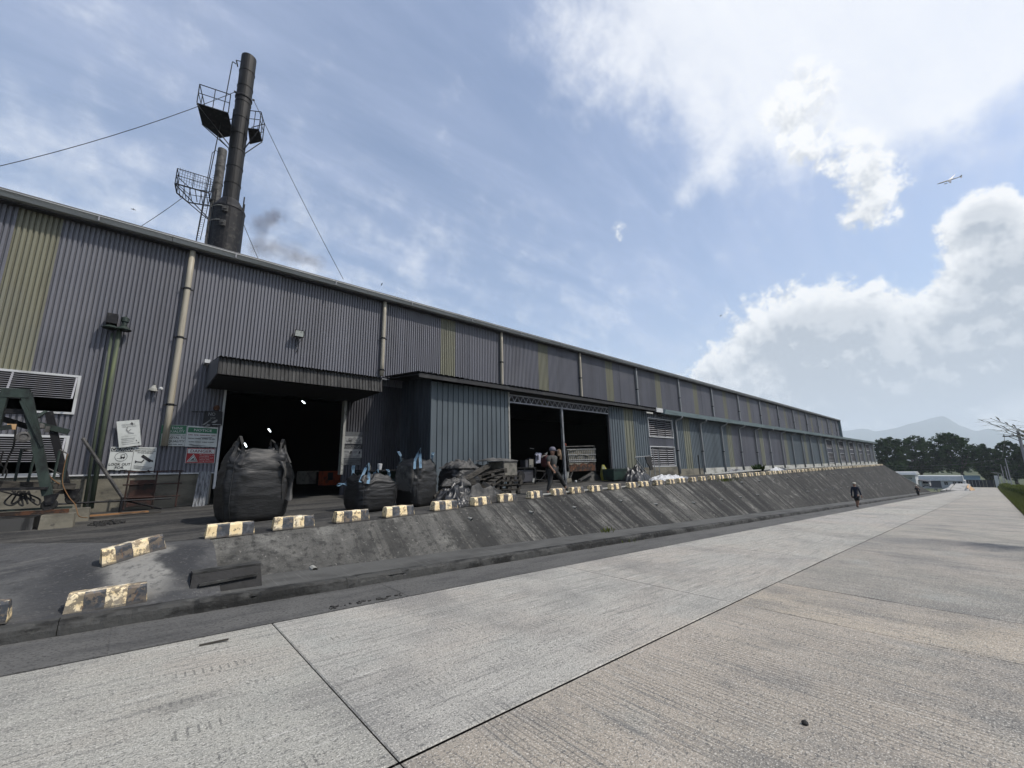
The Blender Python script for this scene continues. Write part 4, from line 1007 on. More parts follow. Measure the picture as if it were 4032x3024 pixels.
# green pipes with capped heads
gp = thing('vent_pipe', 'mossy green twin pipe with capped heads rising up the warehouse wall', 'pipe', (-.68, 14.45, .75))
for dx, r_, zt in ((0, .05, 5.38), (-.12, .03, 5.2)):
    mm = MB(); mm.tube([(-.70+dx, 14.50, .8), (-.73+dx, 14.50, 3), (-.76+dx, 14.50, zt)], r_, 10); obj('pipe', mm, 'moss_pipe', gp, smooth=True)
for dx in (-.13, .12):
    mm = MB(); mm.lathe((-.80+dx, 14.44, 5.30), [(.15, 0), (.17, .02), (.06, .12), (.06, .22), (.085, .24), (.085, .34), (.03, .38)], 12); obj('cap', mm, 'green_paint', gp)
mm = MB(); mm.box(-1.02, -.82, 14.30, 14.6, 5.42, 5.68); obj('shield', mm, 'black_steel', gp)
P = FY(607, 1526, 14.5)
vl = thing('wall_lamp', 'small cone wall lamp with white rim beside the downpipe', 'lamp', P)
mm = MB(); mm.lathe(P+Vector((0, .05, .08)), [(.025, 0), (.04, -.04), (.10, -.15), (.09, -.15)], 12, axis=(.1, -.25, 1)); obj('shade', mm, 'plinth_white', vl)
mm = MB(); mm.lathe(P+Vector((.12, -.02, -.02)), [(.0, 0), (.045, .01), (.05, .04), (.03, .07)], 10, axis=(.6, -.7, 0)); obj('reflector', mm, 'white_paint', vl)
mm = MB(); mm.tube([P+Vector((0, .12, .1)), P+Vector((0, .05, .1))], .015, 6); obj('arm', mm, 'black_steel', vl)

# ------------------------------------------------------------------ signs
_tc = {}
def text_geo(s):
    if s not in _tc:
        cu = bpy.data.curves.new('t', 'FONT'); cu.body = s; cu.resolution_u = 2; cu.offset = .012
        o = bpy.data.objects.new('t', cu); col.objects.link(o)
        dg = bpy.context.evaluated_depsgraph_get(); me = o.evaluated_get(dg).to_mesh()
        v = [(q.co.x, q.co.y) for q in me.vertices]; f = [tuple(p.vertices) for p in me.polygons]
        o.evaluated_get(dg).to_mesh_clear(); bpy.data.objects.remove(o); bpy.data.curves.remove(cu)
        x0 = min(q[0] for q in v); x1 = max(q[0] for q in v); y0 = min(q[1] for q in v); y1 = max(q[1] for q in v)
        _tc[s] = ([((x-x0)/(x1-x0), (y-y0)/(y1-y0)) for x, y in v], f)
    return _tc[s]
class Sign:
    def __init__(s, label, quad, plane, mname, off=(400, 1600), k=4.424, name='sign', th=.012, rib=True):
        s.q = [FY(off[0]+x/k, off[1]+y/k, plane) for x, y in quad]        # tl, tr, br, bl
        s.Y = plane; s.n = 0
        c = sum(s.q, Vector())/4
        s.o = thing(name, label, 'sign', c)
        mm = MB(); mm.prism([s.q[3], s.q[2], s.q[1], s.q[0]], (0, th, 0)); obj('board', mm, mname, s.o)
    def pt(s, u, v, dy=0):
        a = s.q[3].lerp(s.q[2], u); b = s.q[0].lerp(s.q[1], u); P = a.lerp(b, v); return P+Vector((0, -dy, 0))
    def rect(s, u0, v0, u1, v1, m, name='panel', dy=.003):
        mm = MB(); mm.quad(s.pt(u0, v0, dy), s.pt(u1, v0, dy), s.pt(u1, v1, dy), s.pt(u0, v1, dy)); return obj(name, mm, m, s.o)
    def poly(s, pts, m, name='symbol', dy=.006):
        mm = MB(); mm.poly([s.pt(u, v, dy) for u, v in pts]); return obj(name, mm, m, s.o)
    def text(s, t, u0, v0, u1, v1, m, dy=.007):
        v, f = text_geo(t); mm = MB(); mm.add([s.pt(lerp(u0, u1, a), lerp(v0, v1, b), dy) for a, b in v], f); return obj('lettering', mm, m, s.o)
    def ring(s, cu, cv, ru, rv, w_, m, dy=.006, n=28):
        mm = MB()
        for i in range(n):
            a, b = 2*math.pi*i/n, 2*math.pi*(i+1)/n
            mm.quad(*[s.pt(cu+ru*k*math.cos(t), cv+rv*k*math.sin(t), dy) for k, t in ((1, a), (1, b), (1-w_, b), (1-w_, a))])
        return obj('symbol', mm, m, s.o)
    def words(s, u0, v0, u1, v1, n, m):
        mm = MB(); u = u0; rr = random.Random(n*7+int(v0*100)); wd = (u1-u0)/n
        for i in range(n):
            a = u0+wd*i; b = a+wd*.86; k = a
            while k < b-.01:      # worn, unreadable letter strokes
                e = min(b, k+rr.uniform(.012, .028)); mm.quad(s.pt(k, v0, .006), s.pt(e, v0, .006), s.pt(e, lerp(v0, v1, rr.uniform(.7, 1)), .006), s.pt(k, lerp(v0, v1, rr.uniform(.7, 1)), .006)); k = e+.012
        return obj('text_line', mm, m, s.o)
    def lines(s, rows, m):
        for (u0, v0, u1, v1) in rows: s.rect(u0, v0, u1, v1, m, 'text_line', .005)
YS = 14.60
def forklift(s, cu, cv, k, kv, m):
    Q = lambda pts: [(cu+x*k, cv+y*kv) for x, y in pts]
    s.poly(Q([(-.05, -.35), (-.05, .1), (.1, .1), (.1, -.05), (.55, -.05), (.75, .1), (.85, .05), (.85, -.35)]), m)
    s.poly(Q([(-.12, -.45), (-.05, -.45), (-.05, .7), (-.12, .7)]), m); s.poly(Q([(-.85, -.5), (-.1, -.5), (-.1, -.42), (-.85, -.42)]), m)
    s.poly(Q([(.0, .1), (.08, .1), (.18, .6), (.6, .6), (.72, .1), (.8, .1), (.66, .7), (.12, .7)]), m)
    for wx in (.1, .62): s.poly(Q([(wx+.17*math.cos(t), -.4+.2*math.sin(t)) for t in [6.283*i/12 for i in range(12)]]), m)
s = Sign('CAUTION LOOK OUT FOR sign with a forklift in a circle, left of the camera sign', [(165, 705), (572, 712), (500, 1112), (88, 1115)], YS, 'sign_white')
s.rect(.03, .80, .97, .965, 'sign_black'); s.text('CAUTION', .06, .82, .94, .945, 'sign_white', .008)
s.ring(.5, .58, .27, .20, .07, 'sign_black'); forklift(s, .5, .58, .2, .15, 'sign_black')
s.text('LOOK OUT', .04, .20, .96, .31, 'sign_black'); s.text('FOR', .32, .06, .70, .17, 'sign_black'); s.rect(.08, -.0, .35, .02, 'sign_black'); s.rect(.55, 0, .85, .02, 'sign_black')
s = Sign('white notice with black surveillance camera picture beside the forklift sign', [(580, 712), (967, 715), (902, 1165), (505, 1112)], YS, 'sign_white')
s.text('REPORT UNSAFE CONDITIONS', .04, .82, .97, .88, 'sign_black'); s.text('TO YOUR SUPERVISOR', .16, .74, .86, .80, 'sign_black'); s.rect(.05, .92, .93, .945, 'sign_black')
s.poly([(.34, .60), (.42, .70), (.83, .50), (.86, .46), (.75, .40)], 'sign_black'); s.poly([(.80, .44), (.92, .42), (.90, .48), (.86, .51)], 'sign_black'); s.poly([(.12, .30), (.20, .36), (.42, .36), (.52, .47), (.48, .50), (.40, .40), (.20, .40), (.12, .44)], 'sign_black')
s.lines([(.1, .20, .9, .215), (.1, .15, .88, .165), (.12, .10, .8, .115)], 'sign_black'); s.poly([(.62, .02), (.86, .01), (.84, .08), (.76, .10)], 'sign_black')
s = Sign('green and white THINK QUALITY board half covered by the downpipe foot', [(1050, 320), (1492, 330), (1440, 695), (1003, 690)], YS, 'sign_white')
s.rect(.0, .585, .985, .985, 'sign_green'); s.text('THINK', .38, .79, .86, .91, 'sign_white', .008); s.text('QUALITY', .27, .62, .93, .75, 'sign_white', .008)
s.text('CUSTOMERS ARE', .36, .50, .98, .545, 'sign_black'); s.text('LOYAL TO', .33, .35, .99, .455, 'sign_black'); s.text('QUALITY', .31, .16, .98, .28, 'sign_black'); s.words(.30, .06, .96, .105, 3, 'sign_black'); s.rect(0, 0, .03, .585, 'sign_green')
s = Sign('NOTICE board with green heading and smudged lines beside the doorway', [(1500, 335), (2030, 370), (2005, 710), (1445, 700)], YS, 'sign_white')
s.rect(.03, .68, .97, .93, 'sign_green'); s.text('NOTICE', .22, .75, .80, .87, 'sign_white', .008)
s.words(.06, .545, .97, .60, 5, 'sign_maroon'); s.words(.08, .37, .95, .43, 4, 'sign_black'); s.words(.10, .21, .93, .26, 4, 'sign_black')
s.poly([(.10, .08), (.16, .14), (.3, .09), (.6, .07), (.75, .04), (.3, .03)], 'sign_grey'); s.poly([(.4, .46), (.7, .48), (.86, .52), (.8, .44), (.6, .42)], 'sign_grey')
s = Sign('red and white DANGER sign with hand triangle beside the doorway', [(1490, 725), (1985, 740), (1965, 990), (1448, 990)], YS, 'sign_red')
s.rect(.04, .66, .97, .955, 'sign_white'); s.text('DANGER', .13, .71, .88, .91, 'sign_maroon', .008); s.rect(0, 0, 1, .02, 'sign_white'); s.rect(.985, .02, 1, 1, 'sign_white'); s.rect(0, .02, .015, 1, 'sign_white')
s.poly([(.05, .10), (.42, .10), (.25, .60)], 'sign_white'); s.poly([(.09, .13), (.39, .13), (.25, .54)], 'sign_black', dy=.008); s.poly([(.12, .15), (.36, .15), (.25, .49)], 'sign_white', dy=.010)
s.poly([(.18, .20), (.30, .24), (.27, .36), (.22, .30)], 'sign_black', dy=.012); s.poly([(.16, .17), (.33, .17), (.33, .20), (.16, .20)], 'sign_black', dy=.012)
for i, t in enumerate(['Moving parts can', 'cause injury.', 'Keep hands and', 'objects clear', 'during operation.']): s.text(t, .46, .53-.105*i, (.97, .80, .93, .82, .95)[i], .59-.105*i, 'sign_white', .008)
s = Sign('torn white sign hanging askew with a faint falling figure', [(258, 265), (655, 230), (693, 675), (303, 722)], 14.53, 'sign_white', th=.006)
s.text('PREVENT SLIPS', .22, .82, .80, .87, 'sign_grey'); s.text('TRIPS AND FALLS', .22, .745, .84, .79, 'sign_grey')
s.poly([(.40, .73), (.44, .76), (.47, .72), (.44, .68)], 'sign_grey'); s.poly([(.38, .70), (.42, .68), (.50, .55), (.72, .50), (.70, .47), (.47, .51), (.38, .62)], 'sign_grey'); s.poly([(.46, .60), (.60, .67), (.62, .65), (.5, .57)], 'sign_grey'); s.poly([(.58, .86), (.66, .93), (.72, .88), (.70, .80), (.62, .83)], 'sign_black'); s.poly([(.76, .20), (.80, .24), (.82, .16)], 'sign_black'); s.poly([(.84, .12), (.92, .14), (.90, .08)], 'sign_black')
s.lines([(.15, .40, .85, .405), (.12, .30, .75, .315), (.12, .24, .7, .25), (.12, .17, .66, .185), (.15, .10, .85, .11)], 'sign_grey')
s = Sign('tattered black sign with torn flaps at the top of the doorway edge', [(1800, 75), (2110, 90), (2100, 330), (1750, 330)], 14.50, 'sign_black')
s.text('NO', .22, .66, .60, .90, 'sign_grey'); s.text('ACCE', .35, .44, .62, .56, 'sign_grey'); s.poly([(-.02, .02), (.38, .42), (.40, .36), (.12, .02)], 'sign_grey', dy=.02); s.poly([(.42, .2), (.72, .42), (.75, .3), (.6, .15)], 'sign_grey'); s.poly([(.15, -.1), (.25, .1), (.4, .02), (.3, -.12)], 'sign_grey', dy=.02); s.rect(.5, .02, .95, .08, 'sign_grey')
mm = MB(); mm.beam(s.pt(-.7, .88, .02), s.pt(.1, .92, .02), .03, .03); obj('bracket', mm, 'black_steel', s.o)
mm = MB(); c_ = s.pt(.62, 1.22, .03); mm.lathe(c_, [(.08, 0), (.08, .05), (.03, .06)], 12, axis=(0, -1, 0)); obj('beacon', mm, 'rust', s.o)
s = Sign('dim forklift poster with rows of words on the wall right of the doorway', [(1452, 772), (1612, 778), (1608, 882), (1448, 882)], YS, 'poster_dark', (700, 1350), 2.212, 'poster')
s.rect(.02, .05, .98, .62, 'sign_grey'); forklift(s, .25, .32, .17, .25, 'sign_black'); s.text('Do not', .5, .45, .85, .57, 'sign_black'); s.text('ride on', .5, .28, .92, .40, 'sign_black'); s.text('forklift', .5, .11, .9, .23, 'sign_black')
s = Sign('dim lifting poster reading HOW TO LIFT CORRECTLY right of the doorway', [(1446, 888), (1606, 890), (1602, 1000), (1440, 1000)], YS, 'sign_grey', (700, 1350), 2.212, 'poster')
s.rect(.0, .66, 1, 1, 'sign_black'); s.text('HOW TO LIFT', .05, .84, .95, .95, 'sign_grey', .008); s.text('CORRECTLY', .08, .69, .92, .80, 'sign_grey', .008); s.poly([(.32, .3), (.4, .3), (.46, .5), (.38, .56)], 'sign_black'); s.poly([(.8, .3), (.9, .32), (.92, .5), (.84, .52)], 'sign_black'); s.lines([(.06, .5, .28, .53), (.06, .42, .28, .45), (.55, .5, .75, .53), (.55, .42, .75, .45), (.06, .1, .9, .13)], 'sign_black')
s = Sign('blank dark lower board under the lifting poster', [(1440, 1004), (1598, 1004), (1592, 1065), (1436, 1065)], YS, 'poster_dark', (700, 1350), 2.212, 'poster')
s.lines([(.1, .6, .9, .65), (.1, .4, .8, .45)], 'sign_black')

# corrugated offcut leaning by the door
mm = MB(); cs = corr_cols(0, .27, .068, .018, .02, .012); a0 = FY(786, 1982, 14.2); a1 = FY(815, 1854, 14.5); vs = []
for x, d in cs: vs += [Vector((1.24+x, 14.25+d, ground_z(1.3, 14.2))), Vector((1.31+x, 14.48+d, 1.64))]
mm.add(vs, [(2*i, 2*i+2, 2*i+3, 2*i+1) for i in range(len(cs)-1)])
solo('metal_offcut', mm, 'galv_sheet', 'grey corrugated metal offcut leaning on the plinth beside the doorway', 'metal sheet', (1.35, 14.25, ground_z(1.3, 14.2)))

# low rail and slanting pipe in front of the plinth, with a dark red panel
lr = thing('guard_rail', 'low dark pipe rail with a dull red panel in front of the plinth', 'railing', (-.2, 14.2, .74))
for xx in (-.12, .42, .88):
    mm = MB(); mm.tube([(xx, 14.2, .74), (xx, 14.2, 1.68)], .02, 6); obj('post', mm, 'rust_dark', lr)
for z in (1.66, 1.34, 1.02):
    mm = MB(); mm.tube([(-.2, 14.2, z), (.95, 14.2, z)], .018, 6); obj('rail', mm, 'rust_dark', lr)
mm = MB(); mm.box(-.08, .40, 14.21, 14.23, .80, 1.45); obj('panel', mm, 'rust_dark', lr)
mm = MB(); a, b = FY(325, 1725, 13.6), FY(482, 1958, 13.6); mm.tube([a, b], .035, 8)
sp_ = tag(obj('pipe_brace', mm, 'bag_grey', None, b), 'slanting grey pipe leaning from the gantry down to the ground', 'pipe')
mm = MB(); c_ = Vector((b.x, b.y, ground_z(b.x, b.y))); mm.tube([c_, Vector((b.x+.0, b.y, c_.z+.38))], .03, 8); mm.tube([Vector((b.x, b.y, c_.z+.32)), Vector((b.x+.75, b.y+.2, c_.z+.05))], .022, 6); mm.tube([Vector((b.x-1.2, b.y, c_.z+.3)), Vector((b.x+.9, b.y, c_.z+.3))], .022, 6)
solo('rail_stub', mm, 'black_steel', 'short dark pipe stub frame where the slanting pipe meets the ground', 'railing', c_)
mm = MB(); P = yard_at(640, 1984); mm.obox(P+Vector((0, 0, .05)), (.55, .08, .06), .1); mm.obox(P+Vector((-.15, .15, .03)), (.5, .06, .05), -.2)
solo('timber_offcut', mm, 'bag_grey', 'pale timber offcuts lying on the ground by the plinth', 'timber', P)

# ------------------------------------------------------------------ gantry at the left edge
GK = 2.212
def g2(x, y, Y): return FY(x/GK, 1400+y/GK, Y)              # reading of the left part of the site
gz0 = ground_z(-1.2, 12.1)
ga = thing('gantry', 'dark green steel A-frame gantry on castors at the left edge', 'gantry', (-1.5, 12.1, gz0))
YG, YH = 11.95, 12.9
def gbeam(nm, a, b, Ya, Yb, w_, h_, m='green_paint'):
    mm = MB(); mm.beam(g2(*a, Ya), g2(*b, Yb), w_, h_, up=(0, 1, 0)); return obj(nm, mm, m, ga)
gbeam('leg', (232, 330), (415, 1215), YG, YG, .14, .15)
gbeam('leg', (28, 330), (-210, 1215), YG, YG, .14, .15)
gbeam('leg_stiffener', (185, 395), (370, 790), YG-.09, YG-.09, .05, .03)
gbeam('head_beam', (15, 325), (262, 335), YG, YG, .17, .17)
gbeam('leg', (425, 490), (605, 1235), YH, YH, .12, .10, 'black_steel')
gbeam('runway_beam', (335, 600), (600, 668), YH-.05, YH-.05, .11, .09)
gbeam('runway_beam', (0, 485), (215, 490), YG+.05, YG+.05, .09, .09, 'black_steel')
gbeam('cross_beam', (0, 545), (240, 620), YG+.12, YG+.3, .10, .12, 'black_steel')
gbeam('cross_beam', (-60, 640), (100, 620), YG-.15, YG-.15, .08, .07)
gbeam('brace', (245, 590), (395, 490), YG+.1, YH, .05, .05)
gbeam('brace', (190, 380), (245, 600), YG, YG, .05, .05, 'black_steel')
gbeam('sill', (0, 1120), (640, 1140), YG+.05, YH-.1, .12, .10, 'old_wood')
gbeam('sill', (0, 1165), (420, 1155), YG-.1, YG-.1, .05, .10, 'black_steel')
gbeam('sill', (440, 1190), (630, 1185), YH, YH, .08, .10, 'old_wood')
for (a, b, Y) in (((190, 815), (125, 1110), 12.3), ((305, 850), (240, 1110), 12.3), ((520, 830), (450, 1145), 12.5), ((590, 870), (535, 1140), 12.6)):
    mm = MB(); mm.tube([g2(*a, Y), g2(*b, Y)], .022, 6); obj('stanchion', mm, 'green_paint', ga)
for (a, b, Y) in (((190, 815), (300, 845), 12.3), ((520, 820), (600, 860), 12.6), ((400, 975), (530, 1035), 12.5), ((270, 1025), (330, 1000), 12.4)):
    mm = MB(); mm.tube([g2(*a, Y), g2(*b, Y)], .014, 6); obj('rail', mm, 'bag_grey', ga)
for (a, Y) in (((430, 1300), YG), ((632, 1245), YH)):
    P = g2(*a, Y); mm = MB(); mm.lathe(P+Vector((0, -.04, .0)), [(.0, 0), (.10, 0), (.115, .02), (.115, .06), (.10, .08), (0, .08)], 16, axis=(0, 1, 0)); w_ = obj('castor', mm, 'rubber', ga)
    mm = MB(); mm.hexa([P+Vector(q) for q in ((-.05, -.06, 0), (.05, -.06, 0), (.05, .06, 0), (-.05, .06, 0), (-.10, -.07, .2), (.10, -.07, .2), (.10, .07, .2), (-.10, .07, .2))]); obj('fork', mm, 'black_steel', w_)
P = g2(205, 710, 11.9); mm = MB(); mm.lathe(P, [(.05, 0), (.095, .0), (.10, .04), (.06, .05), (.05, .03)], 14, axis=(.2, -1, .1)); obj('pulley', mm, 'bag_grey', ga)
P = g2(100, 620, 11.85); mm = MB(); mm.obox(P, (.11, .05, .1), .1); obj('hook_block', mm, 'hump_paint', ga)
P = g2(350, 640, 12.6); mm = MB(); mm.lathe(P, [(.0, 0), (.06, .02), (.05, .10), (.0, .12)], 8); mm.obox(P+Vector((.1, 0, 0)), (.06, .06, .12)); obj('motor', mm, 'bag_grey', ga)
rc = random.Random(5)
def cable(pts, r, m, par, nm='cable'):
    mm = MB(); P = [Vector(q) for q in pts]; path = []
    for i in range(len(P)-1):
        for k in range(6):
            t = k/6; p0, p1, p2, p3 = P[max(i-1, 0)], P[i], P[i+1], P[min(i+2, len(P)-1)]
            path.append(.5*((2*p1)+(p2-p0)*t+(2*p0-5*p1+4*p2-p3)*t*t+(3*p1-p0-3*p2+p3)*t*t*t))
    path.append(P[-1]); mm.tube(path, r, 6); return obj(nm, mm, m, par)
cable([g2(145, 560, 12.0), g2(120, 780, 12.0), g2(70, 900, 12.0), g2(20, 1050, 12.0)], .015, 'rubber', ga)
cable([g2(30, 830, 12.1), g2(5, 940, 12.1), g2(60, 1000, 12.1), g2(40, 1080, 12.1)], .012, 'rubber', ga)
for k in range(6):
    cable([g2(60+rc.uniform(-60, 160), 1180, 12.0), g2(40+60*k, 1240+rc.uniform(0, 50), 11.95), g2(120+40*k, 1290+rc.uniform(-30, 20), 11.9), g2(200+rc.uniform(-40, 60), 1180, 12.0)], .014, 'rubber', ga)
cable([g2(590, 855, 12.5), g2(560, 960, 12.5), g2(545, 1110, 12.45), g2(600, 1230, 12.3), g2(650, 1290, 12.2), g2(668, 1340, 12.05), g2(690, 1400, 12.0), g2(760, 1412, 12.2)], .008, 'rope', ga, 'rope')
cable([g2(405, 1000, 12.4), g2(450, 1070, 12.4), g2(520, 1120, 12.45)], .01, 'rope', ga, 'rope')
cable([g2(300, 880, 12.3), g2(290, 900, 12.3), g2(300, 930, 12.3)], .012, 'rope', ga, 'rope')
# concrete sleepers carrying its rail
def sleeper(label, x0, x1, y0, y1, z1, m):
    z0 = min(ground_z(x0, y0), ground_z(x1, y1))-.05; mm = MB(); mm.hexa([(x0, y0, z0), (x1, y0, z0), (x1, y1, z0), (x0, y1, z0), (x0+.01, y0+.03, z1), (x1-.01, y0+.03, z1), (x1-.01, y1-.03, z1), (x0+.01, y1-.03, z1)])
    return solo('concrete_sleeper', mm, m, label, 'concrete block', (x0, y0, z0))
sleeper('pale concrete block under the gantry rail end, nearest the doorway', -1.20, -.76, 11.55, 11.95, .89, 'plinth_concrete')
sleeper('concrete block set behind the rail end block at the gantry', -1.05, -.62, 12.6, 13.0, .92, 'plinth_concrete')
sleeper('long dark concrete bed under the gantry rail at the left edge', -4.2, -1.27, 11.62, 13.2, .86, 'canopy_sheet')
mm = MB(); mm.box(-4.2, -.86, 11.70, 11.80, .905, .935); mm.box(-4.2, -.86, 11.735, 11.765, .935, .975)
solo('rail_track', mm, 'rust', 'rusty rail lying on the concrete blocks under the gantry', 'rail', (-2, 11.75, .9))
mm = MB(); mm.box(-4.2, -.9, 12.78, 12.83, .93, .97); solo('rail_track', mm, 'green_paint', 'thin green rail behind the rusty one under the gantry', 'rail', (-2, 12.8, .93))

# ------------------------------------------------------------------ small things on the ground by the gantry
P = yard_at(470, 2030)
mm = MB(); mm.obox(P+Vector((0, 0, .045)), (1.0, .13, .03), .22); solo('wood_plank', mm, 'orange_wood', 'orange brown wooden plank lying on the dark yard by the gantry', 'plank', P)
mm = MB(); mm.obox(P+Vector((.05, -.12, .015)), (1.35, .16, .03), .18); solo('wood_plank', mm, 'old_wood', 'dark plank lying under the orange plank on the yard', 'plank', P+Vector((.05, -.12, 0)))
mm = MB(); P = yard_at(415, 2062)
for k in range(60):
    a = rc.random()*6.28; q = rc.random()**.6; c_ = P+Vector((math.cos(a)*q*.28, math.sin(a)*q*.4, .0)); c_.z = ground_z(c_.x, c_.y)+.015; mm.obox(c_, (rc.uniform(.02, .07), rc.uniform(.02, .06), rc.uniform(.01, .05)), a, rc.uniform(-.4, .4))
o = obj('ash_heap', mm, 'ash', None, P); tag(o, 'small heap of black cinders on the yard near the planks', 'debris'); o['kind'] = 'stuff'

# ------------------------------------------------------------------ striped blocks
bm = MB(); hl, n = .34, 12
def blk(hl=.34, w0=.105, w1=.075, h=.205):
    mb_ = MB(); nx = 14; ring = [(-w0, 0), (-w0+.004, .03), (-w1-.012, h-.03), (-w1+.012, h), (w1-.012, h), (w1+.012, h-.03), (w0-.004, .03), (w0, 0)]
    vs = []
    for i in range(nx+1):
        x = -hl+2*hl*i/nx; k = 1.0
        xx = x*.97 if i in (0, nx) else x
        for j, (y, z) in enumerate(ring):
            e = .018 if (i in (0, nx) and z > .1) else 0
            q = .007*fbm((x*9, y*9+j, z*9), 1.0)
            vs.append((xx+(e if x < 0 else -e)*(1 if i in (0, nx) else 0)+q*.5, y+q, max(0, z+q*(1 if z > .02 else 0))))
    m = len(ring); fs = []
    for i in range(nx):
        for j in range(m-1): fs.append((i*m+j, (i+1)*m+j, (i+1)*m+j+1, i*m+j+1))
    fs.append(tuple(range(m))); fs.append(tuple(nx*m+j for j in range(m-1, -1, -1)))
    mb_.add(vs, fs); return mb_
bmeshes = []
for v in range(4):
    mb_ = blk(); me = bpy.data.meshes.new('striped_block')
    jit = [Vector((.006*fbm((q.x*5+v*9, q.y*5, q.z*5)), .005*fbm((q.x*5, q.y*5+v*7, q.z*5)), (.007*fbm((q.x*4+v*3, q.y*4, 0)) if q.z > .02 else 0))) for q in mb_.v]
    me.from_pydata([tuple(q+j) for q, j in zip(mb_.v, jit)], [], mb_.f); me.materials.append(MATS['hazard_paint']); me.update(); bmeshes.append(me)
ORD = ['first', 'second', 'third', 'fourth', 'fifth', 'sixth', 'seventh', 'eighth', 'ninth', 'tenth', 'eleventh', 'twelfth', 'thirteenth', 'fourteenth', 'fifteenth', 'sixteenth', 'seventeenth', 'eighteenth', 'nineteenth', 'twentieth']
def place_block(X, Y, z, rz, label, tilt=0.0, sx=1.0):
    o = bpy.data.objects.new('striped_block', rc.choice(bmeshes)); col.objects.link(o)
    o.location = (X, Y, z); o.rotation_euler = (0, -tilt, rz); o.scale = (sx, 1, 1)
    return tag(o, label, 'concrete block', 'striped blocks lining the yard edge')
crest_x = [1.23, 2.21, 3.26, 4.24, 5.43, 6.56, 7.62, 8.78, 9.92, 10.78, 11.85, 12.95, 14.1, 15.0]
while crest_x[-1] < 75.6: crest_x.append(crest_x[-1]+rc.uniform(1.0, 1.12))
for i, X in enumerate(crest_x):
    Y = ycrest(X)+.15; sl = math.atan2(ycrest(X+.3)-ycrest(X-.3), .6)
    lab = f'striped block, {ORD[i]} from the near end of the row topping the bank' if i < 20 else 'small far striped block past the twentieth in the row topping the bank'
    place_block(X+rc.uniform(-.04, .04), Y+rc.uniform(-.03, .03), zyard(X, Y)-.006, sl+rc.uniform(-.10, .10), lab, 0, 1.0 if i < 4 else rc.uniform(.93, 1.0))
Y = 7.78; Y = 7.86; ca, sa_ = .32*math.cos(.16), .32*math.sin(.16); g0_, g1_ = ground_z(.12-ca, Y-sa_), ground_z(.12+ca, Y+sa_)
place_block(.12, Y, (g0_+g1_)/2-.012, .16, 'striped block standing askew at the crest of the ramp, left of the bank', math.atan2(g1_-g0_, .64), .98)
Pn = Vector((-.06, 6.78)); place_block(Pn.x, Pn.y, zroad(Pn.x)+KERB_H+.005, -.02, 'worn striped block on the kerb at the foot of the ramp', 0, 1.02).color = (.30, 1, 1, 1)
place_block(-1.10, 6.72, zroad(-1.10)+KERB_H+.005, .0, 'striped block cut off by the left picture edge', 0, 1.02).color = (.4, 1, 1, 1)
# pale pipe ends between the blocks
for i in (7, 8, 9, 10, 11, 12):
    X = (crest_x[i]+crest_x[i+1])/2; mm = MB(); P = Vector((X, ycrest(X)+.16, zyard(X, 9)+.06)); mm.tube([P-Vector((.2, 0, 0)), P+Vector((.2, .01, 0))], .028, 8)
    solo('pipe_link', mm, 'bucket', f'pale pipe lying between the {ORD[i]} and {ORD[i+1]} striped blocks of the bank row', 'pipe', P-Vector((0, 0, .06)))
# steel cover plate, drain holes at the foot of the ramp
zr = zroad(1)+KERB_H
mm = MB(); mm.hexa([(.66, 6.74, zr-.03), (1.46, 6.74, zr-.03), (1.46, 7.02, zr-.03), (.66, 7.02, zr-.03), (.69, 6.86, zr+.24), (1.44, 6.86, zr+.24), (1.44, 7.06, zr+.24), (.69, 7.06, zr+.24)])
dp_ = tag(obj('drain_box', mm, 'soot_metal', None, (1.0, 6.8, zr)), 'dark steel drain box at the foot of the bank by the kerb', 'drain')
mm = MB(); mm.beam((.69, 6.955, zr+.25), (1.45, 6.955, zr+.25), .20, .02); obj('lid', mm, 'kerb_concrete', dp_)
mm = MB(); mm.beam((.76, 6.775, zr+.12), (1.40, 6.785, zr+.13), .04, .03); obj('ledge', mm, 'kerb_concrete', dp_)
P = FY(578, 2312, 7.08); mm = MB(); mm.tube([P+Vector((0, .2, 0)), P+Vector((0, -.03, 0))], .052, 14, caps=False); mm.poly([P+Vector((.05*math.cos(t), -.022, .05*math.sin(t))) for t in [6.283*k/14 for k in range(14)]], 1)
solo('drain_pipe', mm, ['bucket', 'dark_void'], 'round drain pipe mouth in the ramp above the worn kerb block', 'pipe', P)

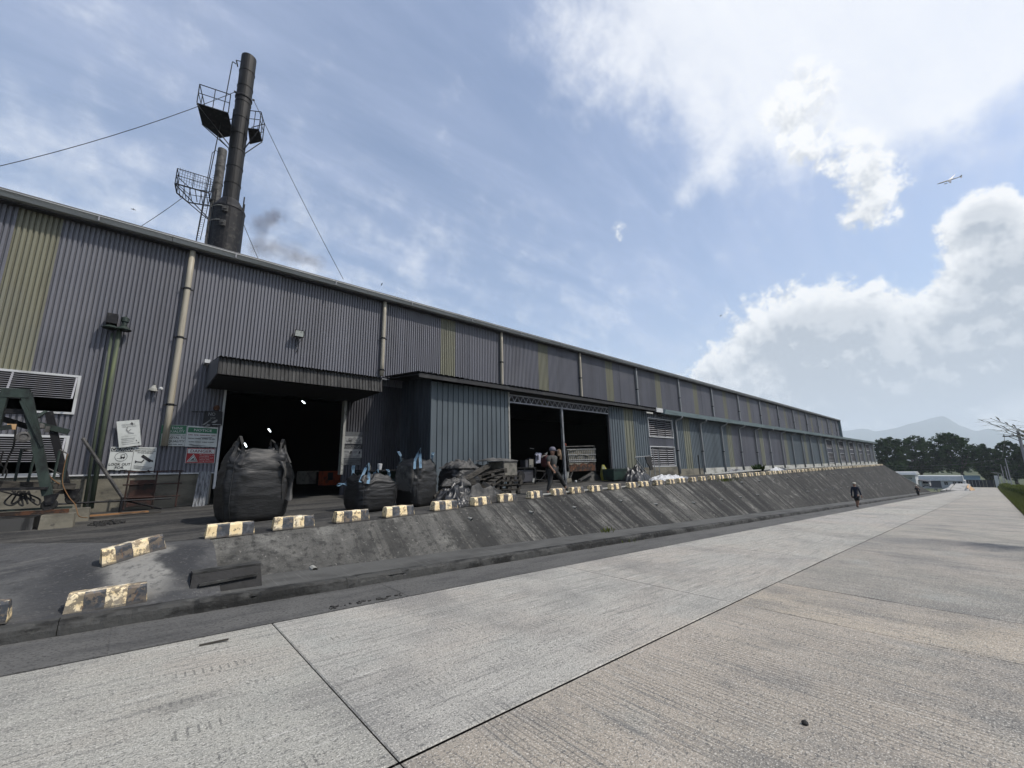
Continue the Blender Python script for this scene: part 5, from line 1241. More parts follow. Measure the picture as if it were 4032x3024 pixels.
# ------------------------------------------------------------------ big bags
def big_bag(label, cx, cy, w_, d_, h, seed, full=1.0, rz=0.0, straps='strap_black', slump=0.0, open_top=True, lean=(0, 0), body='bag_black'):
    z0 = ground_z(cx, cy); o = thing('bulk_bag', label, 'bulk bag', (cx, cy, z0), 'bulk bags on the yard')
    rr = random.Random(seed); cr, sr = math.cos(rz), math.sin(rz)
    def prof(v):
        bul = .90+.13*math.sin(math.pi*min(1, v*1.05)**.8)
        if v < .06: bul *= .90+.10*(v/.06)**.5
        if v > .8: bul *= 1-.22*((v-.8)/.2)**1.6
        return bul
    def fn(u, v):
        t = 2*math.pi*u; e = .42
        c_, s_ = math.cos(t), math.sin(t); x = math.copysign(abs(c_)**e, c_); y = math.copysign(abs(s_)**e, s_)
        k = (x*x+y*y)**.5; k = 1/max(1, k/1.18); b = prof(v)
        fold = .09*abs(fbm((x*1.3+seed, y*1.3, v*6.5), 1.2))*(.15+1.6*v*v)+.085*math.sin(v*30+5*fbm((x*1.6+seed, y*1.6, 1), 1.1))*max(0, v-.42)*max(0, .4+fbm((x*1.2, y*1.2+seed, v*2)))
        crease = .07*fbm((x*1.7, y*1.7+seed, v*1.4), 1.0)
        r_ = k*(b+fold+crease)
        z = h*v+.05*fbm((x*2, y*2, v*4+seed), 1.0)*v+.10*max(0, v-.7)*fbm((t*1.2, seed, 0), 1.3)*3
        if slump and v > .55: z -= slump*(v-.55)/.45*(.5+.7*fbm((x*1.7+seed, y*1.7, 2), 1.1)+.3*x)
        X = x*r_*w_/2+lean[0]*v; Y = y*r_*d_/2+lean[1]*v
        return Vector((cx+X*cr-Y*sr, cy+X*sr+Y*cr, z0+max(.0, z)))
    mm = MB(); mm.grid(fn, 64, 44, closed_u=True)
    # crumpled mouth
    def top(u, v):
        P = fn(u, 1.0); c_ = Vector((cx+lean[0], cy+lean[1], P.z)); q = P.lerp(c_, v)
        q.z = P.z-.16*min(1, v*3)*h*.8+.22*v*(fbm((q.x*4+seed, q.y*4, 3), 1.0))
        return q
    mm.grid(top, 64, 6, closed_u=True)
    obj('bag_body', mm, body, o, smooth=True)
    # seams
    for u in (.125, .375, .625, .875):
        mm = MB(); mm.tube([fn(u, k/30)+Vector((0, 0, 0)) for k in range(31)], .010, 5); obj('seam', mm, body, o, smooth=True)
    # lifting loops
    if straps:
        for (u0, u1, hh, du) in ((.57, .68, .30, 0), (.82, .93, .27, .02), (.07, .18, .26, 0), (.32, .43, .24, 0)):
            a, b = fn(u0, .80), fn(u1, .80); a2, b2 = fn(u0, .97), fn(u1, .97); m1 = (a2+b2)/2+Vector((rr.uniform(-.1, .1), rr.uniform(-.08, .08), hh*rr.uniform(.75, 1.1)))
            path = [a, a.lerp(a2, .6), a2, a2.lerp(m1, .6)+Vector((0, 0, .04)), m1, b2.lerp(m1, .6)+Vector((0, 0, .04)), b2, b.lerp(b2, .6), b]
            out = (a-Vector((cx, cy, a.z))); out.z = 0; out = out.normalized()*.012
            mm = MB(); wd = (b-a).normalized()*.032
            pts = []
            for i in range(len(path)-1):
                for k in range(4): pts.append(path[i].lerp(path[i+1], k/4)+out)
            pts.append(path[-1]+out)
            vs = []
            for i, q in enumerate(pts):
                w2 = wd*1.0 if i < len(pts)*.35 or i > len(pts)*.65 else Vector((out.x, out.y, 0)).normalized()*.032
                vs += [q-w2, q+w2]
            nn = len(pts); off = out*.5
            mm.add(vs+[q+off for q in vs], [(2*i, 2*i+1, 2*i+3, 2*i+2) for i in range(nn-1)]+[(2*nn+2*i, 2*nn+2*i+2, 2*nn+2*i+3, 2*nn+2*i+1) for i in range(nn-1)])
            obj('lifting_loop', mm, straps, o, smooth=True)
    return o, fn
B1, f1_ = big_bag('large bulging black bulk bag with raised handles in front of the doorway', 1.86, 10.1, 1.18, 1.05, 1.42, 11, rz=.08, straps='strap_black')
# the torn flap hanging on its right
mm = MB()
def flap(u, v):
    r4 = lambda x, y: FY(700+x/2.212, 1350+y/2.212, 9.62)
    lft = [r4(870, 1030), r4(915, 1120), r4(905, 1240), r4(902, 1360)]; rgt = [r4(965, 1035), r4(1000, 1150), r4(1003, 1250), r4(990, 1362)]
    k = min(2, int(v*3)); t = v*3-k; P = lft[k].lerp(lft[k+1], t).lerp(rgt[k].lerp(rgt[k+1], t), u)
    return P+Vector((.01*math.sin(v*9+u*5), -.07*math.sin(u*6.5+v*3)-.05*math.sin(v*7), .03*math.sin(u*7)*(v > .9)))
mm.grid(flap, 12, 16); obj('torn_flap', mm, 'bag_grey', B1, smooth=True)
big_bag('slumped black bulk bag with blue straps left of the tall strapped bag', 4.20, 9.72, .98, .92, .86, 23, rz=.15, straps='strap_blue', slump=.16)
B3, f3_ = big_bag('tall black bulk bag with pale blue straps behind the fourth block', 5.42, 9.75, .82, .86, 1.18, 37, rz=.3, straps='strap_blue', slump=.05)
mm = MB()
def flap3(u, v):
    P = f3_(lerp(.46, .56, u), .86)+Vector((-.07, -.06, 0)); return P+Vector((-.05*math.sin(v*3+u*3), -.03*math.sin(u*8+v*4), -.62*v+.03*math.sin(u*7)))
mm.grid(flap3, 8, 12); obj('torn_flap', mm, 'bag_grey', B3, smooth=True)
big_bag('round black bag heaped with scraps against the annex wall', 7.45, 10.75, 1.05, 1.0, .92, 51, rz=.1, straps=None, slump=.06)
big_bag('low black bag of scraps between the heaped bag and the pallets', 8.35, 11.3, .8, .8, .86, 63, rz=.4, straps=None, slump=.12)
cb = thing('strap_coil', 'thin blue strap loop lying by the slumped bag', 'strap', (3.70, 9.95, 1.15))
mm = MB(); P = FY(1355, 1908, 9.95); mm.tube([P+Vector((.14*math.cos(t)-.02, .1*math.sin(t), .03*math.sin(2*t))) for t in [6.283*k/18 for k in range(19)]]+[P+Vector((.3, -.1, -.05))], .012, 5); obj('loop', mm, 'strap_blue', cb)

# ------------------------------------------------------------------ crumpled sheets and scraps
def crumple(name, label, cat, cx, cy, lx, ly, h, seed, m, rz=0, z0=None, parent=None, peak=.5, group=None):
    zb = ground_z(cx, cy) if z0 is None else z0; cr, sr = math.cos(rz), math.sin(rz)
    def fn(u, v):
        x, y = (u-.5), (v-.5); e = max(0, 1-(abs(x)*2)**2.5)*max(0, 1-(abs(y)*2)**2.5)
        edge = 1+.18*fbm((math.atan2(y, x)*1.5, seed, 0), 1.0)
        wx, wy = x+.12*fbm((x*2, y*2, seed), 1.0, 2), y+.12*fbm((x*2, y*2, seed+5), 1.0, 2); n1 = abs(fbm((wx*2.6+seed, wy*2.6, 0), 1.0, 3)); n2 = fbm((wx*6, wy*6+seed, 1), 1.0, 2)
        z = h*(e**peak)*(.55+.75*n1+.14*n2)+.006
        X, Y = x*lx*edge+.06*n2*lx*.4, y*ly*edge+.06*n1*ly*.4
        px, py = cx+X*cr-Y*sr, cy+X*sr+Y*cr
        g = ground_z(px, py) if z0 is None else zb
        return Vector((px, py, g+max(.004, z)))
    mm = MB(); mm.grid(fn, 44, 44)
    o = obj(name, mm, m, parent, (cx, cy, zb) if parent is None else None, smooth=True)
    return tag(o, label, cat, group) if parent is None else o
crumple('tarpaulin', 'crumpled black sheet piled between the tall bag and the sloping timbers', 'tarpaulin', 6.25, 9.35, 1.1, .9, .55, 3, 'tarp_black', .2)
crumple('tarpaulin', 'grey crumpled sacking spread along the edge behind the sixth block', 'tarpaulin', 6.85, 8.98, 1.5, .55, .40, 9, 'bag_grey', .05)
crumple('tarpaulin', 'pale stiff sheet folded on top of the black heap', 'tarpaulin', 6.55, 9.6, .8, .35, .25, 14, 'bag_grey', -.5, z0=1.12)
crumple('tarpaulin', 'black cloth hanging over the edge between the fifth and sixth blocks', 'tarpaulin', 6.05, 8.75, .5, .45, .22, 31, 'tarp_black', .3)
crumple('scrap_cloth', 'light scraps heaped on the round bag by the annex wall', 'cloth', 7.45, 10.7, .95, .8, .28, 44, 'bag_grey', .2, z0=1.58)
crumple('scrap_cloth', 'white scraps on the low bag beside the pallets', 'cloth', 8.35, 11.2, .75, .6, .26, 47, 'bag_grey', .5, z0=1.52)
# sloping timbers
for (a, b, w_, lab) in (((1520, 1895, 9.3), (1560+390, 1840, 10.2), .09, 'x'),): pass
def timber(px0, Y0, px1, Y1, w_, h_, label, m='old_wood'):
    a, b = FY(*px0, Y0), FY(*px1, Y1); mm = MB(); mm.beam(a, b, w_, h_); return solo('timber', mm, m, label, 'timber', a if a.z < b.z else b)
timber((1705, 1960), 9.4, (1925, 1832), 10.6, .10, .12, 'long dark timber sloping up to the right over the black heap')
timber((1800, 1880), 9.9, (1990, 1945), 9.3, .07, .09, 'dark timber sloping down to the right in front of the pallets')
timber((1835, 1890), 10.2, (1870, 1900), 10.1, .05, .2, 'slatted dark wood scrap lying between the two sloping timbers')
timber((1900, 1900), 9.5, (1985, 1948), 9.2, .03, .09, 'thin pale-edged board leaning beside the sloping timber', 'bag_grey')
# pallet stack with a crate on top
def pallet(label, cx, cy, z, rz=0, rx=0):
    o = thing('pallet', label, 'pallet', (cx, cy, z), 'old pallets stacked by the open bay'); M_ = Matrix.Rotation(rz, 3, 'Z') @ Matrix.Rotation(rx, 3, 'Y')
    def pb(nm, x, y, zc, sx, sy, sz):
        mm = MB(); mm.obox((0, 0, 0), (sx, sy, sz)); mm.v = [Vector((cx, cy, z))+M_ @ (q+Vector((x, y, zc))) for q in mm.v]; obj(nm, mm, 'old_wood', o)
    for k in range(6): pb('deck_board', -.5+.2*k, 0, .135, .13, 1.0, .022)
    for y in (-.45, 0, .45): pb('stringer', 0, y, .115, 1.12, .09, .02)
    for y in (-.45, 0, .45):
        for x in (-.5, 0, .5): pb('block', x, y, .06, .12, .10, .09)
    for y in (-.45, 0, .45): pb('runner', 0, y, .008, 1.12, .10, .016)
    return o
zs0 = zyard(9, 10.7)
for k, lab in enumerate(('bottom pallet of the stack by the open bay', 'second pallet from the bottom of the stack by the open bay', 'third pallet from the bottom of the stack by the open bay', 'topmost level pallet of the stack under the pale crate')):
    pallet(lab, 9.02+rc.uniform(-.04, .04), 10.75+rc.uniform(-.05, .05), zs0+.148*k, rc.uniform(-.06, .06))
pallet('pallet tipped on its side leaning left against the stack', 8.25, 10.55, zs0+.30, .05, -.45)
pallet('tilted pallet on top of the leaning one beside the crate', 8.45, 10.75, zs0+.58, -.1, -.2)
zc = zs0+.60; cr_ = thing('crate', 'pale grey crate on top of the pallet stack', 'crate', (9.2, 10.75, zc))
mm = MB(); mm.box(8.92, 9.5, 10.35, 11.15, zc, zc+.42); obj('crate_body', mm, 'cardboard', cr_)
mm = MB(); mm.box(8.90, 9.52, 10.33, 11.17, zc+.42, zc+.45); obj('lid', mm, 'bag_grey', cr_)
crumple('scrap_cloth', 'loose scraps lying along the top of the crate and pallets', 'cloth', 8.95, 10.75, 1.3, .7, .12, 71, 'bag_grey', 0, z0=zc+.46)
mm = MB(); P = yard_at(2035, 1913); mm.lathe(P+Vector((0, 0, .09)), [(0, -.3), (.09, -.28), (.10, .25), (.06, .32), (0, .33)], 12, axis=(1, .2, 0)); solo('sack_roll', mm, 'bag_grey', 'rolled pale sack lying at the right foot of the pallet stack', 'sack', P)
# bench behind the bags with cups
bt = thing('work_table', 'dark steel table against the annex side wall with a white cup', 'table', (5.9, 13.2, zyard(6, 13.2)))
zt = zyard(6, 13.2); mm = MB(); mm.box(5.2, 7.3, 12.8, 13.6, zt+.80, zt+.84); obj('table_top', mm, 'soot_metal', bt)
for xx in (5.3, 7.2):
    for yy in (12.85, 13.55): mm = MB(); mm.box(xx-.03, xx+.03, yy-.03, yy+.03, zt, zt+.80); obj('leg', mm, 'soot_metal', bt)
mm = MB(); mm.box(5.33, 7.17, 13.5, 13.52, zt+.2, zt+.78); obj('back_panel', mm, 'bin_green', bt)
P = FY(1496, 1820, 13.0); mm = MB(); mm.lathe((P.x, 13.0, zt+.84), [(.055, 0), (.075, .16), (.08, .16), (.08, .19), (.0, .2)], 14); solo('cup', mm, 'white_paint', 'white lidded cup on the dark table', 'cup', (P.x, 13, zt+.84))
P = FY(1458, 1825, 13.0); mm = MB(); mm.lathe((P.x, 13.0, zt+.84), [(.03, 0), (.035, .02), (.03, .1), (.012, .14), (.012, .18), (0, .18)], 10); solo('bottle', mm, 'bag_grey', 'small dim bottle left of the white cup', 'bottle', (P.x, 13, zt+.84))

# ------------------------------------------------------------------ inside and in front of the open bay
def k5(x, y, Y): return FY(1950+x/4.424, 1700+y/4.424, Y)
def garment(name, label, pts, Y, m, extra=()):
    o = thing(name, label, 'shirt', k5(*pts[0], Y)); P = [k5(x, y, Y) for x, y in pts]; c_ = sum(P, Vector())/len(P)
    mm = MB(); n = len(P); fr = [p+Vector((0, -.04-.02*math.sin(i*2.3), 0)) for i, p in enumerate(P)]; bk = [p+Vector((0, .03, 0)) for p in P]
    cf = c_+Vector((0, -.08, 0)); cbk = c_+Vector((0, .05, 0))
    mm.add(fr+bk+[cf, cbk], [(i, (i+1) % n, 2*n) for i in range(n)]+[(n+(i+1) % n, n+i, 2*n+1) for i in range(n)]+[(i, n+i, n+(i+1) % n, (i+1) % n) for i in range(n)])
    obj('fabric', mm, m, o)
    for (e, m2) in extra:
        mm = MB(); mm.poly([k5(x, y, Y-.09) for x, y in e]); obj('print', mm, m2, o)
    return o
garment('hanging_shirt', 'white t-shirt with a dark print hanging in the open bay', [(690, 400), (715, 360), (738, 372), (760, 365), (795, 375), (800, 410), (785, 415), (792, 545), (700, 548), (712, 425)], 13.6, 'cloth_white', [([(735, 400), (755, 400), (758, 490), (732, 488)], 'cloth_navy')])
garment('hanging_shirt', 'beige garment hanging behind the walking man by the post', [(1080, 320), (1110, 300), (1138, 320), (1142, 400), (1150, 485), (1122, 480), (1115, 425), (1080, 415)], 13.4, 'cloth_beige', [([(1100, 330), (1115, 320), (1118, 380), (1104, 385)], 'rust_dark')])
garment('hanging_shirt', 'dim blue cloth hanging left of the white t-shirt', [(565, 470), (600, 450), (640, 470), (632, 560), (600, 575), (568, 550)], 13.8, 'cloth_navy')
wb = thing('workbench', 'dim workbench with vice and boxes inside the open bay', 'workbench', (12.0, 13.6, .85))
mm = MB(); mm.box(11.6, 13.3, 13.2, 14.0, 1.52, 1.57); obj('bench_top', mm, 'soot_metal', wb)
for xx in (11.65, 13.25):
    for yy in (13.25, 13.95): mm = MB(); mm.box(xx-.03, xx+.03, yy-.03, yy+.03, .85, 1.52); obj('leg', mm, 'soot_metal', wb)
mm = MB(); mm.box(12.05, 13.2, 13.3, 13.34, .95, 1.45); obj('front_panel', mm, 'louvre_dark', wb)
P = k5(605, 660, 13.4); mm = MB(); mm.box(P.x-.13, P.x+.13, 13.3, 13.55, 1.57, 1.92); mm.box(P.x-.1, P.x-.02, 13.29, 13.3, 1.6, 1.66, 1); solo('carton', mm, ['cardboard', 'sign_black'], 'pale carton standing on the workbench in the open bay', 'carton', (P.x, 13.4, 1.57))
P = k5(535, 650, 13.5); mm = MB(); mm.box(P.x-.16, P.x+.12, 13.35, 13.7, 1.57, 1.88); solo('carton', mm, 'louvre_dark', 'dark box left of the pale carton on the workbench', 'carton', (P.x, 13.5, 1.57))
mm = MB(); P = k5(450, 770, 13.0); mm.lathe(P, [(.10, -.05), (.20, -.05), (.21, 0), (.20, .05), (.10, .05)], 18, axis=(.1, -1, 0)); solo('wheel', mm, 'rubber', 'dark wheel leaning under the workbench in the open bay', 'wheel', P-Vector((0, 0, .2)))
mm = MB(); P = k5(637, 295, 14.2); mm.tube([P+Vector((-.12, 0, .02)), P+Vector((.14, 0, 0))], .015, 6); solo('lamp_tube', mm, 'white_paint', 'thin pale tube hanging in the dark of the open bay', 'lamp', P)
hb = thing('hand_cart', 'tangle of dark pipes and a low hand cart behind the walking man', 'cart', (13.3, 13.0, .85))
for (a, b) in (((660, 880), (720, 680)), ((720, 680), (870, 690)), ((680, 830), (900, 850)), ((640, 890), (700, 860)), ((760, 880), (880, 720)), ((900, 850), (950, 700)), ((1000, 855), (1120, 860)), ((1010, 895), (1120, 900)), ((840, 700), (900, 880))):
    mm = MB(); mm.tube([k5(*a, 13.0), k5(*b, 12.9)], .022, 6); obj('pipe', mm, 'soot_metal' if a[0] < 1000 else 'bag_grey', hb)
for (x, y) in ((650, 880), (665, 880)): mm = MB(); mm.tube([k5(x, y, 12.8), k5(x+15, y-70, 12.8)], .03, 8); obj('handle', mm, 'bucket', hb)
# bucket on stool by the post
P = k5(1240, 760, 12.9); mm = MB(); mm.lathe((P.x, P.y, P.z-.12), [(.09, 0), (.12, .25), (.13, .25), (.13, .28), (.1, .28)], 14); solo('bucket', mm, 'bucket', 'grey bucket standing behind the bay post', 'bucket', (P.x, P.y, P.z-.12))
P = k5(1248, 850, 12.8); mm = MB(); mm.obox(P+Vector((0, 0, 0)), (.32, .3, .2)); mm.obox(P+Vector((0, -.1, -.45)), (.1, .1, .5)); solo('concrete_block', mm, 'plinth_concrete', 'rough concrete block carrying the bucket by the post', 'block', P-Vector((0, 0, .1)))
P = k5(1190, 800, 12.6); mm = MB(); mm.lathe((P.x, P.y, P.z-.1), [(.05, 0), (.05, .18), (.03, .22), (.03, .26), (0, .26)], 10); solo('bottle', mm, 'white_paint', 'white bottle standing at the foot of the bay post', 'bottle', (P.x, P.y, P.z-.1))
# rusty mesh skip on a stand
YC = 12.9
sk = thing('mesh_bin', 'rusty grey mesh bin on thin legs in the open bay', 'bin', (k5(1400, 860, YC).x, YC, zyard(16, 12.9)))
q = [k5(*p, YC) for p in ((1235, 300), (1735, 290), (1750, 680), (1290, 695))]
mm = MB(); mm.prism([q[3], q[2], q[1], q[0]], (0, .04, 0)); obj('rear_sheet', mm, 'soot_metal', sk)
def uvq(u, v, dy=0): return q[3].lerp(q[2], u).lerp(q[0].lerp(q[1], u), v)+Vector((0, -dy, 0))
for i in range(15):
    u = .03+.94*i/14; mm = MB(); mm.tube([uvq(u, .42, .04), uvq(u, .97, .04)], .012, 5); obj('mesh_bar', mm, 'pvc_grey', sk)
for v in (.42, .50, .73, .97): mm = MB(); mm.tube([uvq(0, v, .05), uvq(1, v, .05)], .016, 5); obj('mesh_rail', mm, 'pvc_grey', sk)
mm = MB(); mm.poly([uvq(.0, .0, .03), uvq(.97, .02, .03), uvq(.99, .34, .03), uvq(.8, .42, .03), uvq(.62, .30, .03), uvq(.5, .38, .03), uvq(.35, .28, .03), uvq(.2, .36, .03), uvq(.0, .24, .03)]); obj('rust_panel', mm, 'rust', sk)
mm = MB(); mm.quad(uvq(.02, .30, .025), uvq(.98, .30, .025), uvq(.98, .96, .025), uvq(.02, .96, .025)); obj('mesh_backing', mm, 'plinth_concrete', sk)
for (u0, v0, u1, v1) in ((.25, .70, .42, .78), (.58, .72, .72, .66), (.05, .92, .30, .97)):
    mm = MB(); mm.beam(uvq(u0, v0, .07), uvq(u1, v1, .07), .03, .05, up=(0, 1, 0)); obj('rag', mm, 'cardboard', sk)
for (a, b) in (((1220, 262), (1720, 248)), ((1220, 262), (1290, 695)), ((1720, 248), (1745, 700)), ((1270, 745), (1330, 860)), ((1345, 700), (1300, 850)), ((1290, 690), (1320, 860))):
    mm = MB(); mm.tube([k5(*a, YC-.02), k5(*b, YC-.02)], .025, 6); obj('frame_bar', mm, 'bag_grey', sk)
P = k5(1222, 250, YC); mm = MB(); mm.lathe(P, [(.0, 0), (.05, .02), (.05, .1), (0, .14)], 8); obj('corner_cap', mm, 'orange_paint', sk)
hp = yard_at(2333, 1892); mm = MB()
mm.add([hp+Vector(v) for v in ((-.55, -.25, 0), (.62, -.3, 0), (.7, .4, 0), (-.5, .4, 0), (.0, .0, .50), (.12, .12, .52))], [(0, 1, 4), (1, 2, 5, 4), (2, 3, 5), (3, 0, 4, 5)]); solo('hopper_cone', mm, 'path_concrete', 'grey pyramid shaped hopper lying under the mesh bin', 'hopper', hp)
mm = MB(); mm.beam(k5(1465, 845, 12.55), k5(1700, 715, 12.75), .12, .08); solo('timber', mm, 'bag_grey', 'thick grey plank leaning on the hopper under the mesh bin', 'timber', k5(1465, 845, 12.55))
P = k5(1405, 865, 12.4); mm = MB(); mm.lathe(P, [(0, -.05), (.05, -.03), (.055, .02), (.03, .05), (0, .055)], 10); solo('white_ball', mm, 'white_paint', 'small white lump on the ground below the mesh bin', 'debris', P)
# yellow sack by the right jamb
P = k5(1925, 800, 12.7); mm = MB()
def sackf(u, v):
    t = 6.283*u; r_ = (.20+.03*math.sin(3*t+v*5))*(1-.55*max(0, v-.7)/.3)*(.85+.3*math.sin(math.pi*min(1, v+.15)))
    return Vector((P.x-.06+.20*v*-.6+r_*math.cos(t), P.y+r_*.7*math.sin(t), zyard(P.x, P.y)+.78*v))
mm.grid(sackf, 20, 14, closed_u=True); solo('sack', mm, 'sack_yellow', 'yellow and white sack standing by the right jamb of the bay', 'sack', (P.x, P.y, zyard(P.x, P.y)), smooth=True)
# dark green bin and the black sheet beside it
xb = FY(2416, 1870, 11.6).x; wb_ = FY(2470, 1870, 11.6).x-xb; zb = zyard(xb, 11.6); hb_ = .60
gb = thing('skip_bin', 'dark green steel skip box in front of the annex wall', 'bin', (xb, 11.6, zb))
mm = MB(); mm.hexa([(xb+.03, 11.62, zb+.08), (xb+wb_-.03, 11.62, zb+.08), (xb+wb_-.03, 12.2, zb+.08), (xb+.03, 12.2, zb+.08), (xb, 11.58, zb+hb_), (xb+wb_, 11.58, zb+hb_), (xb+wb_, 12.24, zb+hb_), (xb, 12.24, zb+hb_)]); obj('box_body', mm, 'bin_green', gb)
mm = MB(); mm.box(xb-.02, xb+wb_+.02, 11.55, 11.59, zb+hb_-.04, zb+hb_+.015); obj('rim', mm, 'bin_green', gb)
for xx in (.15, wb_-.15): mm = MB(); mm.lathe((xb+xx, 11.75, zb+.06), [(0, -.03), (.06, -.03), (.06, .03), (0, .03)], 10, axis=(0, 1, 0)); obj('castor', mm, 'rubber', gb)
crumple('tarpaulin', 'big black plastic sheet heaped beside the green skip', 'tarpaulin', 18.5, 11.5, 1.9, 1.3, .85, 83, 'tarp_black', .1, peak=.8)
crumple('plastic_trash', 'white and grey crumpled plastic spread on the yard below the louvre windows', 'trash', 20.0, 10.6, 2.5, .9, .30, 91, 'trash_white', 0)
crumple('tarpaulin', 'flat grey sheet at the right end of the white plastic', 'tarpaulin', 21.4, 10.5, 1.2, .7, .16, 97, 'galv_sheet', .2)
# rail with hanging cloth
rl = thing('pipe_rail', 'grey pipe rail standing in front of the lower louvre window', 'railing', (19.5, 11.9, .86))
for (a, b) in (((2500, 1800), (2558, 1796)), ((2500, 1802), (2545, 1860)), ((2570, 1765), (2580, 1872)), ((2590, 1770), (2598, 1870)), ((2560, 1797), (2560, 1876))):
    mm = MB(); mm.tube([FY(*a, 11.9), FY(*b, 11.9)], .025, 6); obj('pipe', mm, 'pvc_grey', rl)
mm = MB(); ps = [FY(*p, 11.85) for p in ((2542, 1797), (2558, 1796), (2568, 1800), (2566, 1815), (2573, 1850), (2562, 1851), (2556, 1832), (2549, 1825))]; mm.prism(ps, (0, .05, 0)); solo('hanging_cloth', mm, 'cloth_dark', 'dark cloth hung over the pipe rail by the louvre window', 'cloth', ps[4])
timber((2749, 1792), 12.0, (2757, 1868), 12.0, .05, .05, 'thin dark pole standing against the annex wall past the louvre windows', 'black_steel')
# scrap lying along the annex foot
for i, (px, py, lx, ly, m, lab) in enumerate(((2740, 1860, 2.2, .7, 'tarp_black', 'flat black scrap sheets along the annex foot past the second downpipe'), (2850, 1862, 2.6, .8, 'galv_sheet', 'flat pale metal sheets lying on the far yard'), (2955, 1850, 1.6, .6, 'tarp_black', 'black rags on the far yard before the white plinth'), (3000, 1852, 2.4, .6, 'trash_white', 'long pale boards lying on the far yard'))):
    P = yard_at(px, py); crumple('scrap_sheet', lab, 'scrap', P.x, min(P.y, 11.6), lx, ly, .28, 100+i, m, .0)
mm = MB(); a, b = FY(2800, 1868, 11.0), FY(3030, 1848, 11.2); mm.tube([a, b], .06, 8); solo('long_pipe', mm, 'bucket', 'long pale pipe lying on the far yard behind the blocks', 'pipe', a)
def tuft(name, label, P, n, h, m, spread=.2):
    mm = MB(); rr = random.Random(int(P.x*100))
    for i in range(n):
        a = rr.random()*6.28; l = h*rr.uniform(.5, 1); s_ = spread*rr.random(); c_ = P+Vector((math.cos(a)*s_, math.sin(a)*s_, 0)); d = Vector((math.cos(a)*.5, math.sin(a)*.5, 1)).normalized(); w_ = Vector((-math.sin(a), math.cos(a), 0))*l*.13
        mm.add([c_, c_+d*l*.5-w_, c_+d*l, c_+d*l*.5+w_], [(0, 1, 2, 3)])
    return solo(name, mm, m, label, 'weed', P)
P = yard_at(2988, 1858); tuft('weed_bush', 'leafy weed growing at the foot of the white annex plinth', P, 90, .7, 'leaf_mid', .35)
tuft('weed', 'small weeds on the crest of the bank beside the far blocks', bank_pt(22.0, .93), 60, .25, 'grass', .8)
tuft('weed', 'small weeds at the kerb under the middle of the bank', Vector((9.8, KERB_Y-.01, zroad(9.8)+.02)), 40, .12, 'grass', .5)
tuft('weed', 'sprig of weed at the foot of the bank by the path', Vector((10.1, 7.3, zroad(10.1)+.15)), 40, .16, 'grass', .25)

# ------------------------------------------------------------------ people
def skin_obj(verts, edges, radii, sub=2, root=0):
    me = bpy.data.meshes.new('sk'); me.from_pydata([tuple(v) for v in verts], edges, []); me.update()
    o = bpy.data.objects.new('sk', me); col.objects.link(o)
    md = o.modifiers.new('s', 'SKIN'); md.use_smooth_shade = True; o.modifiers.new('u', 'SUBSURF').levels = sub; o.modifiers['u'].render_levels = sub
    for i, d in enumerate(me.skin_vertices[0].data):
        r_ = radii[i]; d.radius = r_ if isinstance(r_, tuple) else (r_, r_); d.use_root = (i == root)
    dg = bpy.context.evaluated_depsgraph_get(); ev = o.evaluated_get(dg); m2 = ev.to_mesh()
    mb_ = MB(); mb_.add([v.co.copy() for v in m2.vertices], [tuple(p.vertices) for p in m2.polygons]); ev.to_mesh_clear()
    bpy.data.objects.remove(o); bpy.data.meshes.remove(me); return mb_
def chain(J, names, rad):
    vs, ed, rr, idx = [], [], [], {}
    for ch in names:
        for i, nme in enumerate(ch):
            if nme not in idx: idx[nme] = len(vs); vs.append(J[nme]); rr.append(rad[nme])
            if i: ed.append((idx[ch[i-1]], idx[nme]))
    return vs, ed, rr
